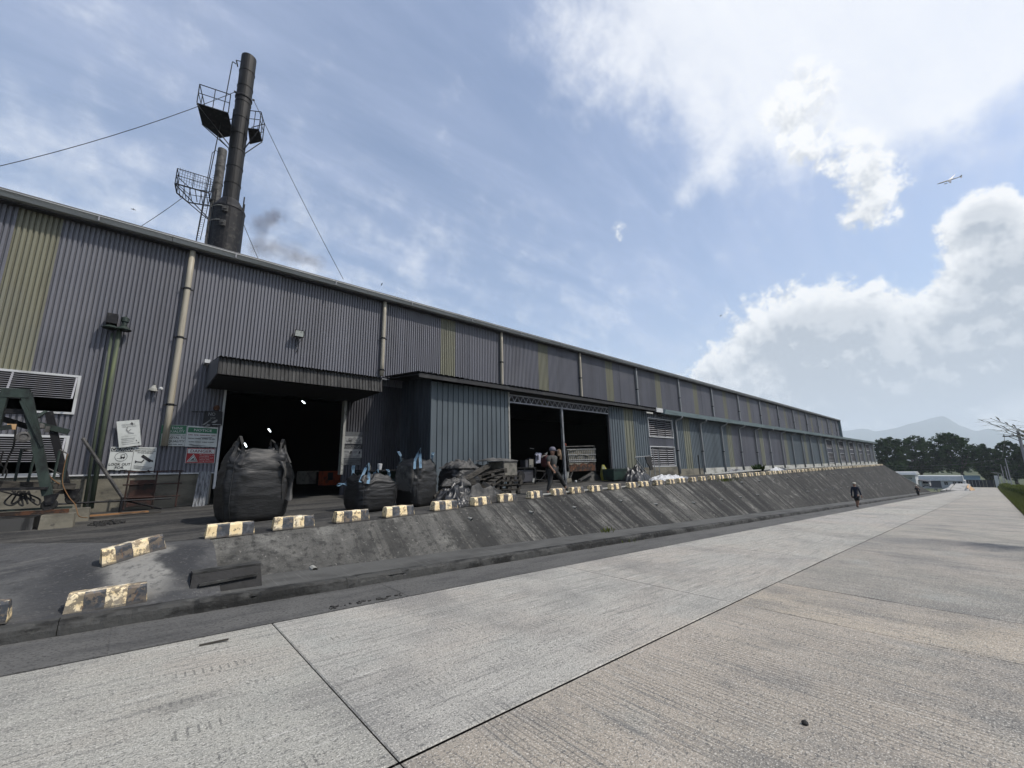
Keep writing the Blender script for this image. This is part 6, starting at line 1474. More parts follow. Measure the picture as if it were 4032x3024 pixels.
def person(label, J, S, top_m, leg_m, cap_m, sleeves='short', shorts=False, face=None, cap_brim=True):
    """J: joints in the world; S: body scale; face: direction the face looks"""
    rad = dict(pelvis=(.135, .105), waist=(.125, .095), chest=(.155, .105), neckb=(.075, .07), neck=.052, head0=(.072, .08), head1=(.080, .092), head2=(.066, .075),
               shL=.066, elL=.044, wrL=.030, paL=(.040, .022), shR=.066, elR=.044, wrR=.030, paR=(.040, .022), hipL=.090, knL=.060, anL=.042, heelL=.044, toeL=.034, hipR=.090, knR=.060, anR=.042, heelR=.044, toeR=.034)
    rad = {k: (tuple(x*S for x in v) if isinstance(v, tuple) else v*S) for k, v in rad.items()}
    fd = Vector(face).normalized(); side = fd.cross(Vector((0, 0, 1))).normalized()
    root = thing('person', label, 'person', ((J['toeL']+J['toeR'])/2).to_tuple())
    ch = [['pelvis', 'waist', 'chest', 'neckb', 'neck', 'head0', 'head1', 'head2'], ['chest', 'shL', 'elL', 'wrL', 'paL'], ['chest', 'shR', 'elR', 'wrR', 'paR'], ['pelvis', 'hipL', 'knL', 'anL', 'heelL', 'toeL'], ['pelvis', 'hipR', 'knR', 'anR', 'heelR', 'toeR']]
    vs, ed, rr = chain(J, ch, rad); body = skin_obj(vs, ed, rr)
    # face: nose, eye sockets, mouth, ears
    hc = (J['head0']+J['head1'])/2
    def feat(c_, r_, m=0):
        vs_ = []
        body.lathe(c_, [(0, -r_), (r_*.7, -r_*.7), (r_, 0), (r_*.7, r_*.7), (0, r_)], 8, m)
    feat(hc+fd*.088*S+Vector((0, 0, -.005)), .016*S); feat(hc+fd*.082*S+Vector((0, 0, -.030)), .014*S, 1)
    for s_ in (-1, 1): feat(hc+fd*.078*S+side*s_*.030*S+Vector((0, 0, .025)), .010*S, 1); feat(hc+side*s_*.078*S, .020*S)
    # five fingers on each palm
    for k in 'LR':
        d = (J['pa'+k]-J['wr'+k]).normalized(); sd_ = d.cross(fd); sd_ = sd_.normalized() if sd_.length > .05 else side
        for i, (o_, l_) in enumerate(((-.030, .060), (-.010, .072), (.010, .070), (.028, .055))):
            a = J['pa'+k]+sd_*o_*S; b = a+d*l_*.55*S; c_ = b+(d+fd*.5).normalized()*l_*.5*S; body.tube([a, b, c_], [.0095*S, .009*S, .007*S], 6)
        a = J['wr'+k]+d*.03*S-sd_*.03*S; b = a+(d-sd_*.7).normalized()*.035*S; body.tube([a, b, b+d*.03*S], [.011*S, .010*S, .008*S], 6)
    obj('body', body, ['skin', 'hair'], root, smooth=True)
    # clothes, slightly larger than the body they follow
    def grow(d, k): return {q: (tuple(x*k for x in v) if isinstance(v, tuple) else v*k) for q, v in d.items()}
    J2 = dict(J); r2 = grow(rad, 1.16)
    ends = {'short': .85, 'long': 1.0}[sleeves]
    for k in 'LR':
        J2['slv'+k] = J['sh'+k].lerp(J['el'+k], .8); r2['slv'+k] = .062*S
        J2['cuf'+k] = J['el'+k].lerp(J['wr'+k], .95); r2['cuf'+k] = .040*S
    J2['hem'] = J['pelvis']+Vector((0, 0, -.05*S)); r2['hem'] = (.165*S, .135*S)
    r2['shL'] = r2['shR'] = .080*S
    arms = [['chest', 'shL', 'slvL'], ['chest', 'shR', 'slvR']] if sleeves == 'short' else [['chest', 'shL', 'elL', 'cufL'], ['chest', 'shR', 'elR', 'cufR']]
    vs, ed, rr = chain(J2, [['hem', 'pelvis', 'waist', 'chest', 'neckb']]+arms, r2); obj('shirt', skin_obj(vs, ed, rr), top_m, root, smooth=True)
    for k in 'LR':
        J2['leg'+k] = J['hip'+k].lerp(J['kn'+k], .80) if shorts else J['kn'+k].lerp(J['an'+k], .97); r2['leg'+k] = (.085 if shorts else .062)*S
        r2['kn'+k] = .078*S; r2['hip'+k] = .108*S
    lc = [['pelvis', 'hip'+k, 'leg'+k] if shorts else ['pelvis', 'hip'+k, 'kn'+k, 'leg'+k] for k in 'LR']
    vs, ed, rr = chain(J2, lc, r2); obj('shorts' if shorts else 'trousers', skin_obj(vs, ed, rr), leg_m, root, smooth=True)
    for k in 'LR':
        vs, ed, rr = chain(J, [['an'+k, 'heel'+k, 'toe'+k]], {**rad, 'an'+k: .046*S, 'heel'+k: .052*S, 'toe'+k: (.046*S, .038*S)}); obj('shoe', skin_obj(vs, ed, rr), 'rubber', root, smooth=True)
    mm = MB(); hd = J['head1'].lerp(J['head2'], .2); mm.lathe(hd, [(.104*S, -.02*S), (.107*S, .02*S), (.100*S, .06*S), (.075*S, .095*S), (.03*S, .112*S), (0, .114*S)], 16)
    if cap_brim: c_ = hd+fd*.11*S+Vector((0, 0, -.012*S)); mm.hexa([c_+side*x*S+fd*y*S+Vector((0, 0, z*S)) for z in (-.006, .008) for x, y in ((-.07, -.04), (.07, -.04), (.05, .07), (-.05, .07))])
    obj('cap', mm, cap_m, root, smooth=True)
    return root
def kz(x, y, Y): return FY(2050+x/6.636, 1720+y/6.636, Y)
YM = 9.32
J = dict(pelvis=kz(820, 860, YM), waist=kz(825, 740, YM), chest=kz(825, 590, YM), neckb=kz(830, 500, YM), neck=kz(832, 468, YM), head0=kz(832, 420, YM-.03), head1=kz(833, 360, YM-.02), head2=kz(835, 305, YM),
         shL=kz(733, 535, YM-.10), elL=kz(728, 715, YM-.16), wrL=kz(840, 870, YM-.22), paL=kz(872, 905, YM-.22),
         shR=kz(905, 530, YM+.06), elR=kz(900, 690, YM+.16), wrR=kz(890, 820, YM+.05), paR=kz(900, 850, YM),
         hipL=kz(775, 885, YM), knL=kz(775, 1150, YM-.02), anL=kz(712, 1440, YM), heelL=kz(700, 1500, YM), toeL=kz(725, 1535, YM-.12),
         hipR=kz(870, 870, YM), knR=kz(1045, 1075, YM-.03), anR=kz(1165, 1310, YM), heelR=kz(1175, 1370, YM), toeR=kz(1330, 1375, YM-.05))
man = person('man in grey t-shirt, dark trousers and cap striding along the yard with a red backpack', J, 1.0, 'cloth_grey', 'cloth_dark', 'cap_grey', face=(.45, -.9, -.05))
man_b = thing('backpack', 'dark red backpack on the back of the striding man', 'backpack', kz(620, 760, YM+.05))
c_ = kz(635, 620, YM+.08); mm = MB()
def bpk(u, v):
    t = 6.283*u; e = .6; x = math.copysign(abs(math.cos(t))**e, math.cos(t)); y = math.copysign(abs(math.sin(t))**e, math.sin(t)); k = (1-abs(2*v-1)**4)**.5*(1+.08*fbm((x*2, y*2, v*4)))
    return c_+Vector((x*.10*k, y*.14*k, -.22+.42*v))
mm.grid(bpk, 24, 14, closed_u=True); obj('bag_body', mm, 'bag_red', man_b, smooth=True)
mm = MB(); mm.tube([kz(545, 545, YM), kz(575, 505, YM), kz(640, 490, YM), kz(690, 520, YM)], .018, 6); obj('strap', mm, 'cardboard', man_b)
for (x, y) in ((645, 430), (690, 412), (662, 458)): mm = MB(); mm.tube([kz(665, 500, YM+.02), kz(x, y, YM+.02)], [.008, .02], 6); obj('stem', mm, 'bucket', man_b)
def kp(x, y, X): return FX(3300+x/5.53, 1880+y/5.53, X)
XP = 35.2
J = dict(pelvis=kp(395, 425, XP), waist=kp(388, 350, XP), chest=kp(370, 250, XP), neckb=kp(355, 200, XP), neck=kp(352, 184, XP), head0=kp(350, 165, XP), head1=kp(347, 143, XP), head2=kp(345, 125, XP),
         shL=kp(300, 222, XP), elL=kp(288, 320, XP-.05), wrL=kp(298, 405, XP+.05), paL=kp(305, 428, XP+.08), shR=kp(430, 218, XP), elR=kp(475, 310, XP-.1), wrR=kp(505, 395, XP-.12), paR=kp(513, 420, XP-.12),
         hipL=kp(375, 435, XP), knL=kp(398, 525, XP+.1), anL=kp(415, 598, XP), heelL=kp(415, 622, XP), toeL=kp(412, 630, XP+.15), hipR=kp(432, 435, XP), knR=kp(438, 535, XP-.05), anR=kp(425, 620, XP-.05), heelR=kp(428, 640, XP-.1), toeR=kp(445, 650, XP+.08))
person('person in navy long-sleeved top, dark shorts and pale cap walking away along the road', J, 1.0, 'cloth_navy', 'cloth_dark', 'cap_white', sleeves='long', shorts=True, face=(1, .05, 0), cap_brim=False)
XP = 72.5
def kq(x, y): return FX(3300+x/5.53, 1880+y/5.53, XP)
J = dict(pelvis=kq(1730, 300), waist=kq(1722, 265), chest=kq(1712, 230), neckb=kq(1702, 210), neck=kq(1700, 203), head0=kq(1698, 195), head1=kq(1697, 184), head2=kq(1696, 175),
         shL=kq(1682, 220), elL=kq(1672, 250), wrL=kq(1690, 275), paL=kq(1695, 282), shR=kq(1735, 220), elR=kq(1765, 255), wrR=kq(1775, 288), paR=kq(1776, 296),
         hipL=kq(1718, 305), knL=kq(1732, 350), anL=kq(1745, 385), heelL=kq(1745, 395), toeL=kq(1748, 398), hipR=kq(1742, 305), knR=kq(1755, 345), anR=kq(1765, 378), heelR=kq(1768, 390), toeR=kq(1772, 392))
person('far person in black clothes and white cap walking on the path by the bank end', J, 1.0, 'cloth_dark', 'cloth_dark', 'cap_white', sleeves='long', face=(-1, .1, 0), cap_brim=False)

# ------------------------------------------------------------------ far end of the road
def rB(x, y, X): return FX(3500+x/4.147, 1800+y/4.147, X)
def front_house(name, label, X, depth, wall_px, eave_px, z0, wins, doors, slope=.8, roof_over=.4, mats=('house_white', 'house_roof')):
    """a low building whose front faces the camera end of the site"""
    (x0, y0), (x1, y1) = wall_px; a, b = rB(x0, y0, X), rB(x1, y0, X); zt = a.z; o = thing(name, label, 'building', ((X, (a.y+b.y)/2, z0)))
    mm = MB(); mm.box(X, X+depth, b.y, a.y, z0-.3, zt); obj('wall', mm, mats[0], o)
    r0, r1 = rB(*eave_px[0], X-roof_over), rB(*eave_px[1], X-roof_over); mm = MB()
    zt2 = r0.z; zb = zt+.01; mm.hexa([(X-roof_over, r1.y, zb), (X+depth, r1.y, zb), (X+depth, r0.y, zb), (X-roof_over, r0.y, zb), (X-roof_over+.5, r1.y, zt2), (X+depth*.5, r1.y, zt2+slope*.2), (X+depth*.5, r0.y, zt2+slope*.2), (X-roof_over+.5, r0.y, zt2)])
    r_ = obj('roof', mm, mats[1], o); n = 16
    for i in range(n):
        yy = lerp(r1.y, r0.y, (i+.5)/n); mm = MB(); mm.beam((X-roof_over-.01, yy, zb+.02), (X-roof_over+.5, yy, zt2+.01), .05, .05); obj('roof_rib', mm, mats[1], r_)
    mm = MB(); mm.box(X-roof_over-.06, X-roof_over+.02, r1.y, r0.y, zb-.12, zb+.02); obj('fascia', mm, 'white_paint', r_)
    for (wx0, wy0, wx1, wy1) in wins:
        p, q_ = rB(wx0, wy0, X), rB(wx1, wy1, X); mm = MB(); mm.box(X-.06, X+.02, q_.y, p.y, q_.z, p.z); w_ = obj('window', mm, 'white_paint', o)
        npn = 2 if abs(p.y-q_.y) < 2.2 else 4
        for i in range(npn):
            ya, yb = lerp(q_.y, p.y, i/npn)+.05, lerp(q_.y, p.y, (i+1)/npn)-.05; mm = MB(); mm.box(X-.08, X-.06, ya, yb, q_.z+.05, p.z-.05); obj('pane', mm, 'glass_dark', w_)
    for (wx0, wy0, wx1) in doors:
        p, q_ = rB(wx0, wy0, X), rB(wx1, wy0, X); mm = MB(); mm.box(X-.05, X+.02, q_.y, p.y, z0, p.z); d = obj('shutter', mm, 'shutter', o)
        for i in range(9): zz_ = lerp(z0, p.z, (i+.5)/9); mm = MB(); mm.box(X-.09, X-.05, q_.y, p.y, zz_-.04, zz_+.06); obj('slat', mm, 'shutter', d)
    return o
ZG = zroad(200)
front_house('gate_house', 'low white gatehouse with pale metal roof, shutter and dark windows at the road end', 192, 8, ((470, 378), (1245, 378)), ((455, 308), (1200, 308)), ZG+.05, [(895, 398, 972, 456), (1040, 398, 1110, 458), (1120, 398, 1225, 458)], [(675, 385, 842)])
mm = MB(); a = rB(1185, 300, 191.6); b = rB(1245, 460, 191.6); mm.beam((191.6, a.y, a.z), (191.8, b.y+.2, ZG), .5, .3); solo('gate_pier', mm, 'house_white', 'white slanting pier between the gatehouse and the blue gate', 'pier', (191.8, b.y, ZG))
front_house('side_house', 'white house with pale overhanging roof half hidden behind the bank', 172, 9, ((-150, 285), (420, 285)), ((-260, 248), (440, 248)), zroad(172)+.1, [(330, 330, 380, 360)], [], .4, 1.6)
# carport roof beside it
mm = MB(); p = [rB(400, 372, 178), rB(660, 402, 178)]; mm.hexa([(178, p[1].y, p[1].z-.1), (186, p[1].y, p[1].z-.1), (186, p[0].y, p[0].z-.1), (178, p[0].y, p[0].z-.1), (178, p[1].y, p[1].z+.1), (186, p[1].y, p[1].z+.1), (186, p[0].y, p[0].z+.1), (178, p[0].y, p[0].z+.1)]); cp2 = thing('carport', 'open carport roof on posts next to the gatehouse', 'carport', (178, p[1].y, zroad(178)))
obj('roof', mm, 'louvre_dark', cp2)
for yy in (p[0].y-.3, (p[0].y+p[1].y)/2, p[1].y+.2): mm = MB(); mm.box(178.1, 178.25, yy-.06, yy+.06, zroad(178), lerp(p[0].z, p[1].z, .5)); obj('post', mm, 'pole_concrete', cp2)
# parked van
vX = 181.0; v0, v1 = rB(548, 500, vX), rB(688, 500, vX); vy0, vy1 = v1.y, v0.y; vz = zroad(vX); vm = (vy0+vy1)/2; vw = 1.75
vn = thing('parked_van', 'white van parked under the carport by the gatehouse', 'van', (vX, vm, vz))
mm = MB(); mm.hexa([(vX, vm-vw/2, vz+.35), (vX+4.3, vm-vw/2, vz+.35), (vX+4.3, vm+vw/2, vz+.35), (vX, vm+vw/2, vz+.35), (vX+.08, vm-vw/2, vz+1.05), (vX+4.3, vm-vw/2, vz+1.05), (vX+4.3, vm+vw/2, vz+1.05), (vX+.08, vm+vw/2, vz+1.05)])
mm.hexa([(vX+.08, vm-vw/2, vz+1.05), (vX+4.3, vm-vw/2, vz+1.05), (vX+4.3, vm+vw/2, vz+1.05), (vX+.08, vm+vw/2, vz+1.05), (vX+.75, vm-vw/2+.12, vz+1.9), (vX+4.2, vm-vw/2+.12, vz+1.9), (vX+4.2, vm+vw/2-.12, vz+1.9), (vX+.75, vm+vw/2-.12, vz+1.9)]); obj('body', mm, 'van_white', vn)
mm = MB(); mm.quad((vX+.12, vm-vw/2+.15, vz+1.12), (vX+.12, vm+vw/2-.15, vz+1.12), (vX+.66, vm+vw/2-.25, vz+1.8), (vX+.66, vm-vw/2+.25, vz+1.8)); obj('windscreen', mm, 'glass_dark', vn)
mm = MB(); mm.box(vX-.03, vX+.01, vm-.55, vm+.55, vz+.62, vz+.82); obj('grille', mm, 'black_steel', vn)
for s_ in (-1, 1):
    mm = MB(); mm.box(vX-.02, vX+.05, vm+s_*.72-.13, vm+s_*.72+.13, vz+.72, vz+.95); obj('headlight', mm, 'glass_lamp', vn)
    for xx in (.8, 3.4):
        mm = MB(); mm.lathe((vX+xx, vm+s_*(vw/2-.1), vz+.32), [(0, -.1), (.2, -.1), (.32, -.1), (.32, .1), (.2, .1), (0, .1)], 16, axis=(0, 1, 0)); obj('wheel', mm, 'rubber', vn)
mm = MB(); mm.box(vX-.08, vX, vm-vw/2, vm+vw/2, vz+.35, vz+.52); obj('bumper', mm, 'louvre_dark', vn)
# gate of blue sheet panels
gX = 199.5; g0, g1 = rB(1240, 372, gX), rB(1765, 380, gX); gt = thing('sliding_gate', 'long dark blue sheet gate closing the road end', 'gate', (gX, (g0.y+g1.y)/2, ZG))
zt = g0.z; n = 9
for i in range(n):
    ya, yb = lerp(g0.y, g1.y, i/n)-.03, lerp(g0.y, g1.y, (i+1)/n)+.03; mm = MB(); mm.box(gX, gX+.05, yb, ya, ZG+.1, zt-.05*(i % 2)); pn = obj('panel', mm, 'gate_blue', gt)
    for k in range(3): yy = lerp(ya, yb, (k+.5)/3); mm = MB(); mm.box(gX-.05, gX, yy-.03, yy+.03, ZG+.1, zt); obj('rib', mm, 'gate_blue', pn)
mm = MB(); mm.box(gX-.08, gX+.02, g1.y, g0.y, zt-.1, zt+.02); obj('top_rail', mm, 'gate_blue', gt)
a, b = rB(1738, 302, 199), rB(1770, 462, 199); mm = MB(); mm.hexa([(199, b.y-.45, ZG), (199.7, b.y-.45, ZG), (199.7, b.y+.3, ZG), (199, b.y+.3, ZG), (199, a.y-.45, a.z), (199.7, a.y-.45, a.z), (199.7, a.y+.3, a.z), (199, a.y+.3, a.z)]); solo('gate_pier', mm, 'house_white', 'white gate pillar between the blue gate and the hedge', 'pier', (199.3, b.y, ZG))
a, b = rB(1200, 305, 222), rB(1500, 375, 222); bh = thing('far_shed', 'pale teal shed roof showing behind the blue gate', 'building', (222, (a.y+b.y)/2, -8.2))
mm = MB(); mm.hexa([(222, b.y, b.z), (222, a.y, b.z), (232, a.y, b.z), (232, b.y, b.z), (225, b.y, a.z), (225, a.y, a.z), (227, a.y, a.z), (227, b.y, a.z)]); obj('roof', mm, 'teal_roof', bh)
mm = MB(); mm.box(222.4, 231.6, b.y, a.y, -8.4, b.z); obj('wall', mm, 'house_white', bh)
# weighbridge hump with side kerbs
hpx = thing('weigh_ramp', 'pale concrete ramp with side kerbs rising in the road before the gate', 'ramp', (145, 3, zroad(145)))
A0, A1 = rB(1000, 530, 141), rB(1262, 525, 141); T0, T1 = rB(1065, 462, 152), rB(1288, 460, 152)
za = zroad(141)+.02; mm = MB(); mm.hexa([(141, A1.y, za-.3), (152, T1.y, zroad(152)-.2), (152, T0.y, zroad(152)-.2), (141, A0.y, za-.3), (141, A1.y, za), (152, T1.y, T0.z), (152, T0.y, T0.z), (141, A0.y, za)])
mm.box(152, 164, T1.y, T0.y, zroad(152)-.8, T0.z); obj('deck', mm, 'hump_concrete', hpx)
mm = MB(); mm.box(141.5, 151.5, (A0.y+A1.y)/2-.3, (A0.y+A1.y)/2+.3, za+.02, za+.021)
for s_, aa, tt in ((1, A0, T0), (-1, A1, T1)):
    mm = MB(); w_ = .45; mm.hexa([(139, aa.y+s_*.02, zroad(139)), (152, tt.y+s_*.02, zroad(152)), (152, tt.y+s_*w_, zroad(152)), (139, aa.y+s_*w_, zroad(139)), (139.4, aa.y+s_*.02, za+.3), (152, tt.y+s_*.02, T0.z+.35), (152, tt.y+s_*w_, T0.z+.35), (139.4, aa.y+s_*w_, za+.3)]); obj('side_kerb', mm, 'hump_concrete', hpx)
mm = MB(); pa = [rB(1292, 440, 150), rB(1400, 522, 150), rB(1345, 550, 141), rB(1268, 492, 141)]; mm.add(pa+[p_+Vector((.4, -.1, -.6)) for p_ in pa], [(0, 1, 2, 3), (4, 7, 6, 5), (0, 3, 7, 4), (1, 0, 4, 5), (2, 1, 5, 6), (3, 2, 6, 7)]); obj('flank', mm, 'hump_paint', hpx)
mm = MB(); pa = [rB(835, 545, 138), rB(920, 540, 138), rB(1050, 466, 150), rB(1000, 480, 150)]; mm.add(pa+[p_+Vector((.4, .1, -.7)) for p_ in pa], [(0, 1, 2, 3), (4, 7, 6, 5), (0, 3, 7, 4), (1, 0, 4, 5), (2, 1, 5, 6), (3, 2, 6, 7)]); obj('flank', mm, 'hump_concrete', hpx)
# trestle barrier
ts = thing('trestle', 'small grey trestle barrier on the road near the bank end', 'barrier', rB(765, 548, 139))
for (a, b) in (((738, 550), (760, 512)), ((765, 512), (798, 550)), ((775, 550), (785, 512)), ((740, 515), (800, 515)), ((745, 530), (795, 530))):
    mm = MB(); mm.tube([rB(*a, 139), rB(*b, 139.3)], .05, 6); obj('bar', mm, 'shutter', ts)

# ------------------------------------------------------------------ trees
def leaf_mass(mm, rr, c_, rad, n, size, flat=.75):
    for _ in range(n):
        while True:
            p = Vector((rr.uniform(-1, 1), rr.uniform(-1, 1), rr.uniform(-1, 1)))
            if p.length <= 1: break
        P = c_+Vector((p.x*rad, p.y*rad, p.z*rad*flat)); s_ = size*rr.uniform(.6, 1.3)
        a = Vector((rr.gauss(0, 1), rr.gauss(0, 1), rr.gauss(0, .7))).normalized(); b = a.cross(Vector((rr.gauss(0, 1), rr.gauss(0, 1), rr.gauss(0, 1)))).normalized()
        mm.add([P-a*s_, P-b*s_*.5, P+a*s_, P+b*s_*.5], [(0, 1, 2, 3)])
def tree(label, X, Y, z0, H, W_, crown0, seed, m='leaf_dark', clumps=150, depth=None, shape=1.0, tx=0.0):
    rr = random.Random(seed); o = thing('tree', label, 'tree', (X, Y, z0), 'trees beyond the gate'); dp = depth or W_*.7
    fork = z0+H*max(.12, crown0*.75); base = Vector((X, Y+tx, z0)); fk = Vector((X, Y+tx*.5, fork))
    mm = MB(); r0 = H*.022+.1; mm.tube([base, base.lerp(fk, .5)+Vector((.2, .15, 0)), fk], [r0*1.3, r0, r0*.85], 9); obj('trunk', mm, 'bark', o, smooth=True)
    tips = []; nl = 9
    for i in range(nl):
        a = 6.283*i/nl+rr.uniform(-.3, .3); q = rr.uniform(.35, .8)
        e = Vector((X+math.cos(a)*dp*.5*q, Y+math.sin(a)*W_*.5*q, z0+H*rr.uniform(crown0+.15, .82)))
        mid = fk.lerp(e, .5)+Vector((0, 0, -H*.03)); mm = MB(); mm.tube([fk, mid, e], [r0*.55, r0*.34, r0*.1], 6); obj('limb', mm, 'bark', o, smooth=True); tips += [mid.lerp(e, t) for t in (.3, .7, 1)]
    mm = MB()
    for i in range(clumps):
        a = rr.random()*6.283; u = rr.uniform(-.35, 1); q = (1-max(0, u)**2.2)**.5*(rr.random()**.33)
        if u < 0: q = lerp(.95, .55, -u/.35)*rr.uniform(.55, 1)
        lob = 1+.22*math.sin(3*a+seed)+.13*math.sin(5*a+seed*2)
        cz = lerp(z0+H*crown0, z0+H, (u+.35)/1.35)+H*.035*math.sin(4*a+seed)
        c_ = Vector((X+math.cos(a)*dp*.5*q*lob, Y+math.sin(a)*W_*.5*q*lob, cz)); leaf_mass(mm, rr, c_, W_*rr.uniform(.055, .10), 34, .44)
    for t in tips: leaf_mass(mm, rr, t, W_*.06, 26, .42)
    obj('crown', mm, m, o); return o
def az(px, X): return FX(3200+px/2.6587, 1800, X).y
def zt_(py, px, X): return FX(3200+px/2.6587, 1450+py/2.6587, X).z
TX = 228; TZ = -8.3
def T(label, xl_, xr_, yt, yb, seed, X=TX, m='leaf_dark', n=150, tx=0):
    yl, yr = az(xl_-30, X), az(xr_+30, X); c_ = (yl+yr)/2; H = zt_(yt, (xl_+xr_)/2, X)-TZ; cb = (zt_(yb, (xl_+xr_)/2, X)-TZ)/H
    return tree(label, X, c_, TZ, H, yl-yr, cb, seed, m, n, tx=tx)
T('broad dark tree right behind the end of the annex', 640, 1010, 745, 1060, 2, n=200)
T('wide dark tree in the middle of the row with a pale forked trunk', 900, 1320, 735, 1070, 5, X=236, n=200)
T('tallest dark tree left of the gap, leaning crown over the gatehouse', 1215, 1725, 695, 1060, 9, X=230, n=230, tx=-3)
T('dark rounded tree right of the gap beyond the gate', 1660, 1960, 815, 1120, 13, X=226, n=170)
T('dark tree behind the street poles at the right', 1900, 2260, 780, 1150, 17, X=240, n=180)
T('dark tree at the right picture edge behind the palm', 2120, 2480, 790, 1170, 21, X=215, n=150)
T('small bright bush tree behind the blue gate', 1755, 1885, 1090, 1160, 25, X=216, m='leaf_mid', n=60)
T('low dark tree standing behind the pale roofed house', 760, 960, 985, 1100, 29, X=216, n=80)
# distant low wood on the plain
mm = MB(); rr = random.Random(77)
for k in range(900):
    X = rr.uniform(420, 1400); Y = X*rr.uniform(-.11, .30); leaf_mass(mm, rr, Vector((X, Y, -8.6+rr.uniform(0, 4))), 6, 9, 2.6)
obj('distant_wood', mm, 'leaf_mid', kind='stuff')

# ------------------------------------------------------------------ hedge of clipped shrubs
rr = random.Random(4); shm = []
for v in range(3):
    mm = MB()
    for k in range(70):
        a = rr.random()*6.283; b = math.acos(rr.uniform(-.2, 1)); c_ = Vector((math.sin(b)*math.cos(a)*1.0, math.sin(b)*math.sin(a)*.85, .42+math.cos(b)*.68)); leaf_mass(mm, rr, c_, .26, 26, .075, 1)
    core = MB(); 
    me = bpy.data.meshes.new('hedge_shrub'); me.from_pydata([tuple(q) for q in mm.v], [], mm.f); me.materials.append(MATS['hedge_leaf']); me.update(); shm.append(me)
X = 62.0
while X < 198:
    o = bpy.data.objects.new('hedge_shrub', shm[rr.randrange(3)]); col.objects.link(o); Y = -4.0-.002*(X-60)+rr.uniform(-.1, .1)
    o.location = (X, Y, zroad(X)+.05); o.rotation_euler = (0, 0, rr.uniform(-.3, .3)+(math.pi if rr.random() < .5 else 0)); s_ = rr.uniform(.92, 1.08); o.scale = (s_, s_*1.05, s_*rr.uniform(.95, 1.12))
    tag(o, 'clipped green shrub in the hedge along the right road edge', 'shrub', 'hedge shrubs along the road'); X += rr.uniform(2.1, 2.7)

# ------------------------------------------------------------------ poles, wires
def pole(label, px, py, X, r=.13, arm=None, lamp=False):
    t = FX(px, py, X); z0 = zroad(X); o = thing('utility_pole', label, 'pole', (X, t.y, z0), 'poles along the right side')
    mm = MB(); mm.tube([(X, t.y, z0), (X, t.y, t.z)], [r, r*.7], 9); obj('post', mm, 'pole_concrete', o)
    if arm:
        for k, (zz_, l_) in enumerate(arm):
            mm = MB(); mm.beam((X, t.y-l_, t.z-zz_), (X, t.y+l_, t.z-zz_), .10, .10); obj('crossarm', mm, 'black_steel', o)
            for s_ in (-.9, .9): mm = MB(); mm.lathe((X, t.y+s_*l_, t.z-zz_+.05), [(.05, 0), (.06, .08), (.03, .16)], 8); obj('insulator', mm, 'bucket', o)
            mm = MB(); mm.beam((X, t.y-l_*.7, t.z-zz_), (X, t.y, t.z-zz_-.6), .05, .05); mm.beam((X, t.y+l_*.7, t.z-zz_), (X, t.y, t.z-zz_-.6), .05, .05); obj('arm_brace', mm, 'black_steel', o)
    if lamp: mm = MB(); mm.tube([(X, t.y, t.z-.05), (X, t.y+.9, t.z+.35)], .05, 6); mm.obox((X, t.y+1.1, t.z+.42), (.25, .6, .1)); obj('lamp_arm', mm, 'pole_concrete', o)
    return t
pA = pole('tall pale pole with crossarm standing before the right trees', 3958, 1805, 150, .12, [(.25, 1.2)])
pole('slim pale pole left of the tall one with crossarm', 3940, 1828, 185, .10, [(.2, 1.4)]); pole('thin dark pole close behind the tall pale pole', 3956, 1836, 200, .12)
pole('short lamp pole nearest the gate pillar', 3930, 1866, 205, .10, None, True); pole('short lamp pole second from the gate pillar', 3943, 1866, 194, .10, None, True)
pB = pole('near utility pole with crossarm at the right picture edge', 4007, 1695, 70, .16, [(.55, 1.15)])
def span(label, a, b, sag, r=.018):
    mm = MB(); n = 14; a, b = Vector(a), Vector(b); mm.tube([a.lerp(b, i/n)-Vector((0, 0, sag*4*(i/n)*(1-i/n))) for i in range(n+1)], r, 5); return solo('overhead_wire', mm, 'wire', label, 'wire', a)
span('overhead wire running left from the tall pale pole across the trees', (150, pA.y+.9, pA.z-.2), FX(3480, 1831, 190), .9, .03)
span('lower overhead wire crossing in front of the trees', (185, FX(3940, 1828, 185).y, FX(3940, 1832, 185).z), FX(3500, 1842, 200), .5, .025)
span('overhead wire between the near pole and the tall pale pole', (70, pB.y+1.0, pB.z-.5), (150, pA.y+.9, pA.z-.1), .8, .02)

